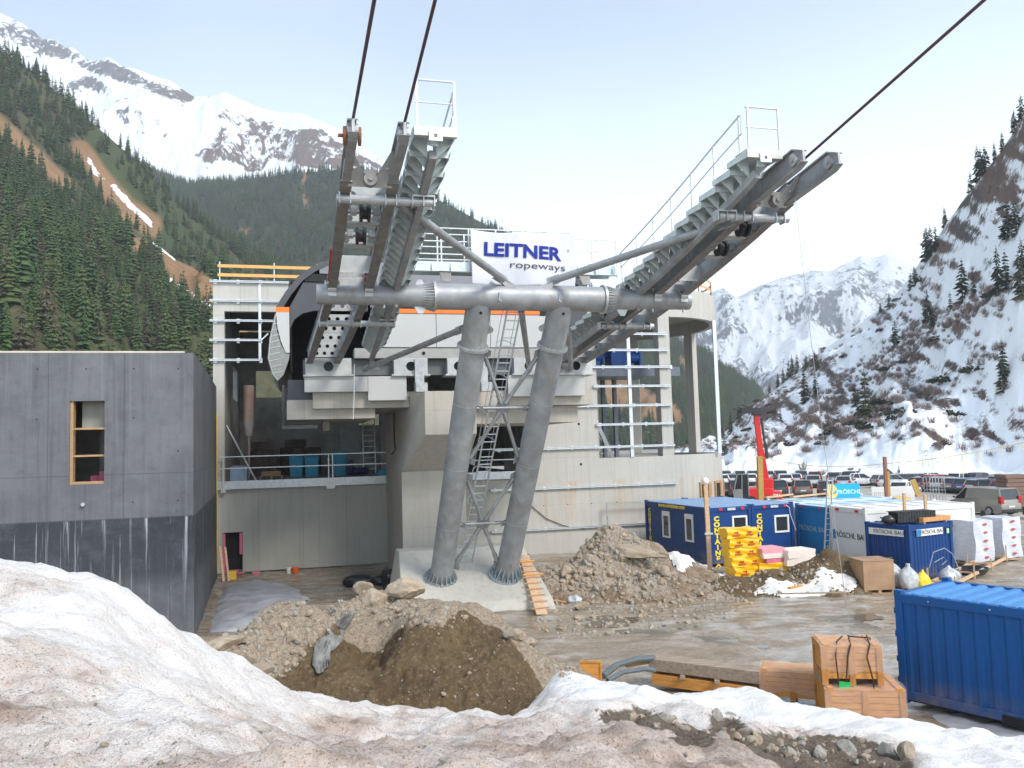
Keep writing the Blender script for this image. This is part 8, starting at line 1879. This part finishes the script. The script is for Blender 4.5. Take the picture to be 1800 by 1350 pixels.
BM_ = [brush_mesh('brush_%d' % i, 500+i) for i in range(4)]; MM = [mugo_mesh('mugo_%d' % i, 600+i) for i in range(3)]
def sample_grid(P, n, rng):
    ny, nx = P.shape[:2]; d1 = np.linalg.norm(P[1:, :-1]-P[:-1, :-1], axis=2); d2 = np.linalg.norm(P[:-1, 1:]-P[:-1, :-1], axis=2); A = (d1*d2).ravel(); c = np.cumsum(A); c /= c[-1]
    k = np.searchsorted(c, rng.random(n)); j, i = k // (nx-1), k % (nx-1); a, b = rng.random(n)[:, None], rng.random(n)[:, None]
    return (P[j, i]*(1-a)+P[j, i+1]*a)*(1-b) + (P[j+1, i]*(1-a)+P[j+1, i+1]*a)*b, j, i
def plant(name, me, p, h, label, cat, group, wide=1.0, tilt=.04):
    o = bpy.data.objects.new(name, me); COL.objects.link(o); o.location = p; o.scale = (h*wide, h*wide, h); o.rotation_euler = (random.uniform(-tilt, tilt), random.uniform(-tilt, tilt), random.uniform(0, 6.3)); return tag(o, label, cat, group)
def forest(P, masks, n, hmin, hmax, nkeep, nm, label, group, stufflabel, meshes, visible, dens=None, wide=(.85, 1.2)):
    Q, j, i = sample_grid(P, n, RNG); ok = np.ones(n, bool)
    for m_, th in masks: ok &= m_[j, i] < th
    if dens is not None: ok &= RNG.random(n) < dens(Q, j, i)
    px, py, d = proj(Q); ok &= (d > 1) & (px > -60) & (px < 1860) & (py > -120) & (py < 1000)
    for f in visible: ok &= f(px, py)
    Q, d = Q[ok], d[ok]; o = np.argsort(d); Q, d = Q[o], d[o]; H = hmin + (hmax-hmin) * RNG.beta(1.6, 2.2, len(Q)); objs = []
    for k in range(min(nkeep, len(Q))): objs.append(plant(nm, meshes[k % len(meshes)], Q[k], H[k], label, 'tree' if 'conifer' in label or 'tree' in label else 'shrub', group, random.uniform(*wide)))
    srcs = objs[:len(meshes)]
    if len(Q) > nkeep and stufflabel:
        R = Q[nkeep:]; n2 = len(R); rot = np.zeros((n2, 3)); rot[:, 2] = RNG.uniform(0, 6.28, n2); rot[:, :2] = RNG.uniform(-.04, .04, (n2, 2))
        gn_scatter(nm + '_wood', R, H[nkeep:] , rot, RNG.integers(0, len(srcs), n2), srcs, stufflabel, 'forest')
    return objs
hid = lambda px, py: ~((py > 640) & (px < 340)) & ~((px > 385) & (px < 1040) & (py > 505) & (py < 1000))
T1 = forest(P1, [(scree, .35), (snow1, .6)], 21000, 2.5, 14.5, 300, 'conifer', 'green conifer in the dense wood on the near left slope', 'conifers on the near left slope', 'dense green conifer wood covering the left hillside', CM, [hid],
    dens=lambda Q, j, i: np.clip((1.0 - .62 * meadow[j, i]) * np.clip(.85 + 1.8*fbm(Q[:, 0]*.03, Q[:, 1]*.03 + Q[:, 2]*.02, 123, 3), .12, 1), .0, 1))
srcT = T1[:7]
def wood(P, masks, n, hmin, hmax, nm, lab, vis, dens=None):
    Q, j, i = sample_grid(P, n, RNG); ok = np.ones(n, bool)
    for m_, th in masks: ok &= m_[j, i] < th
    if dens is not None: ok &= RNG.random(n) < dens(Q, j, i)
    px, py, d = proj(Q); ok &= (d > 1) & (px > -60) & (px < 1860) & vis(px, py); Q = Q[ok]; n2 = len(Q); rot = np.zeros((n2, 3)); rot[:, 2] = RNG.uniform(0, 6.28, n2)
    gn_scatter(nm, Q, RNG.uniform(hmin, hmax, n2), rot, RNG.integers(0, len(srcT), n2), srcT, lab, 'forest')
wood(P2, [(scree2, .4), (snow2, .75)], 22000, 7, 15, 'mountain_wood', 'far conifer forest covering the middle mountain', lambda px, py: ((py < 510) | (px > 1040)) & (px > 200))
# right slope: single conifers where the photo has them
SR = [(1415, 705, 15), (1432, 640, 9), (1437, 650, 9), (1357, 668, 11), (1372, 665, 11), (1345, 680, 9), (1386, 665, 13), (1392, 660, 15), (1401, 655, 13), (1418, 650, 10), (1436, 692, 12), (1512, 742, 10), (1523, 740, 15), (1574, 612, 11), (1640, 580, 10), (1632, 565, 12), (1670, 545, 7), (1690, 530, 15), (1712, 520, 8), (1757, 510, 13), (1770, 505, 11), (1625, 447, 13), (1630, 455, 15), (1638, 450, 14), (1647, 440, 11), (1610, 500, 9), (1602, 508, 8), (1658, 395, 9), (1720, 300, 11), (1727, 292, 10), (1700, 330, 8), (1745, 275, 7), (1752, 255, 7), (1780, 225, 8), (1795, 205, 9), (1712, 310, 14), (1772, 415, 12), (1785, 410, 11), (1795, 520, 12), (1800, 480, 10), (1763, 688, 9), (1766, 672, 11), (1548, 548, 6), (1562, 532, 6), (1372, 740, 6), (1300, 745, 14), (1285, 762, 15), (1268, 770, 14), (1275, 800, 9), (1265, 790, 13), (1505, 712, 8), (1580, 832, 2.2)]
fgR = np.stack(proj(PR.reshape(-1, 3))[:2], 1); fP = PR.reshape(-1, 3); vis_rows = np.repeat(vR <= 1.0, PR.shape[1])
for k, (x, y, h) in enumerate(SR):
    dd_ = np.hypot(fgR[:, 0]-x, fgR[:, 1]-y) + np.where(vis_rows, 0, 1e6); q = fP[np.argmin(dd_)]
    if dd_.min() > 40: continue
    plant('dark_conifer', CD[k % 4], q - np.array([0, 0, .3]), h*.62, 'dark conifer standing alone on the snowy right slope', 'tree', 'single conifers on the right slope', random.uniform(.9, 1.25))
bushmask = np.clip(.30 + fbm((px + py*.8)*.02 if False else PR[:, :, 0]*.05, PR[:, :, 2]*.12 + PR[:, :, 1]*.03, 71, 4) * 1.5, 0.02, 1)
pxr, pyr, _ = proj(PR.reshape(-1, 3)); pxr = pxr.reshape(PR.shape[:2]); pyr = pyr.reshape(PR.shape[:2])
low = np.clip((815 - pyr) / 40, .05, 1); strip = band(pxr, pyr, [(1400, 780), (1480, 690), (1560, 640), (1640, 590), (1740, 530)], 22)
forest(PR, [], 9500, .8, 2.3, 300, 'bare_shrub', 'bare brown shrub on the snowy right slope', 'bare shrubs on the right slope', 'brown brush covering the snowy right slope', BM_, [lambda px, py: px > 1240], dens=lambda Q, j, i: np.clip((bushmask[j, i]*.7 + strip[j, i]) * low[j, i], 0, 1), wide=(1.0, 1.6))
forest(PR, [], 1500, 1.0, 2.4, 200, 'mountain_pine', 'dark green pine bush on the snowy right slope', 'pine bushes on the right slope', 'dark pine bushes spread over the right slope', MM, [lambda px, py: px > 1240], dens=lambda Q, j, i: np.clip(bushmask[j, i]*.8 * low[j, i] - .1, 0, 1), wide=(1.2, 2.0))
# ================================================================ valley air
mb = MB(); mb.bx(-1900, 1900, -90, 2950, -2.2, 1120)
hz = NT('valley_haze'); hz.nt.nodes.remove(hz.b); vp = hz.n('ShaderNodeVolumePrincipled'); vp.inputs['Color'].default_value = (.90, .94, 1.0, 1); vp.inputs['Density'].default_value = .00030; vp.inputs['Anisotropy'].default_value = .2
om = [q for q in hz.nt.nodes if q.type == 'OUTPUT_MATERIAL'][0]; hz.l(vp.outputs[0], om.inputs['Volume'])
haze = mb.build('haze', hz.mat, None, False, 0, None, None, None, (0, 0, 0), 'W', kind='stuff')
tag(haze, 'thin pale valley haze fading the far mountains', 'haze')
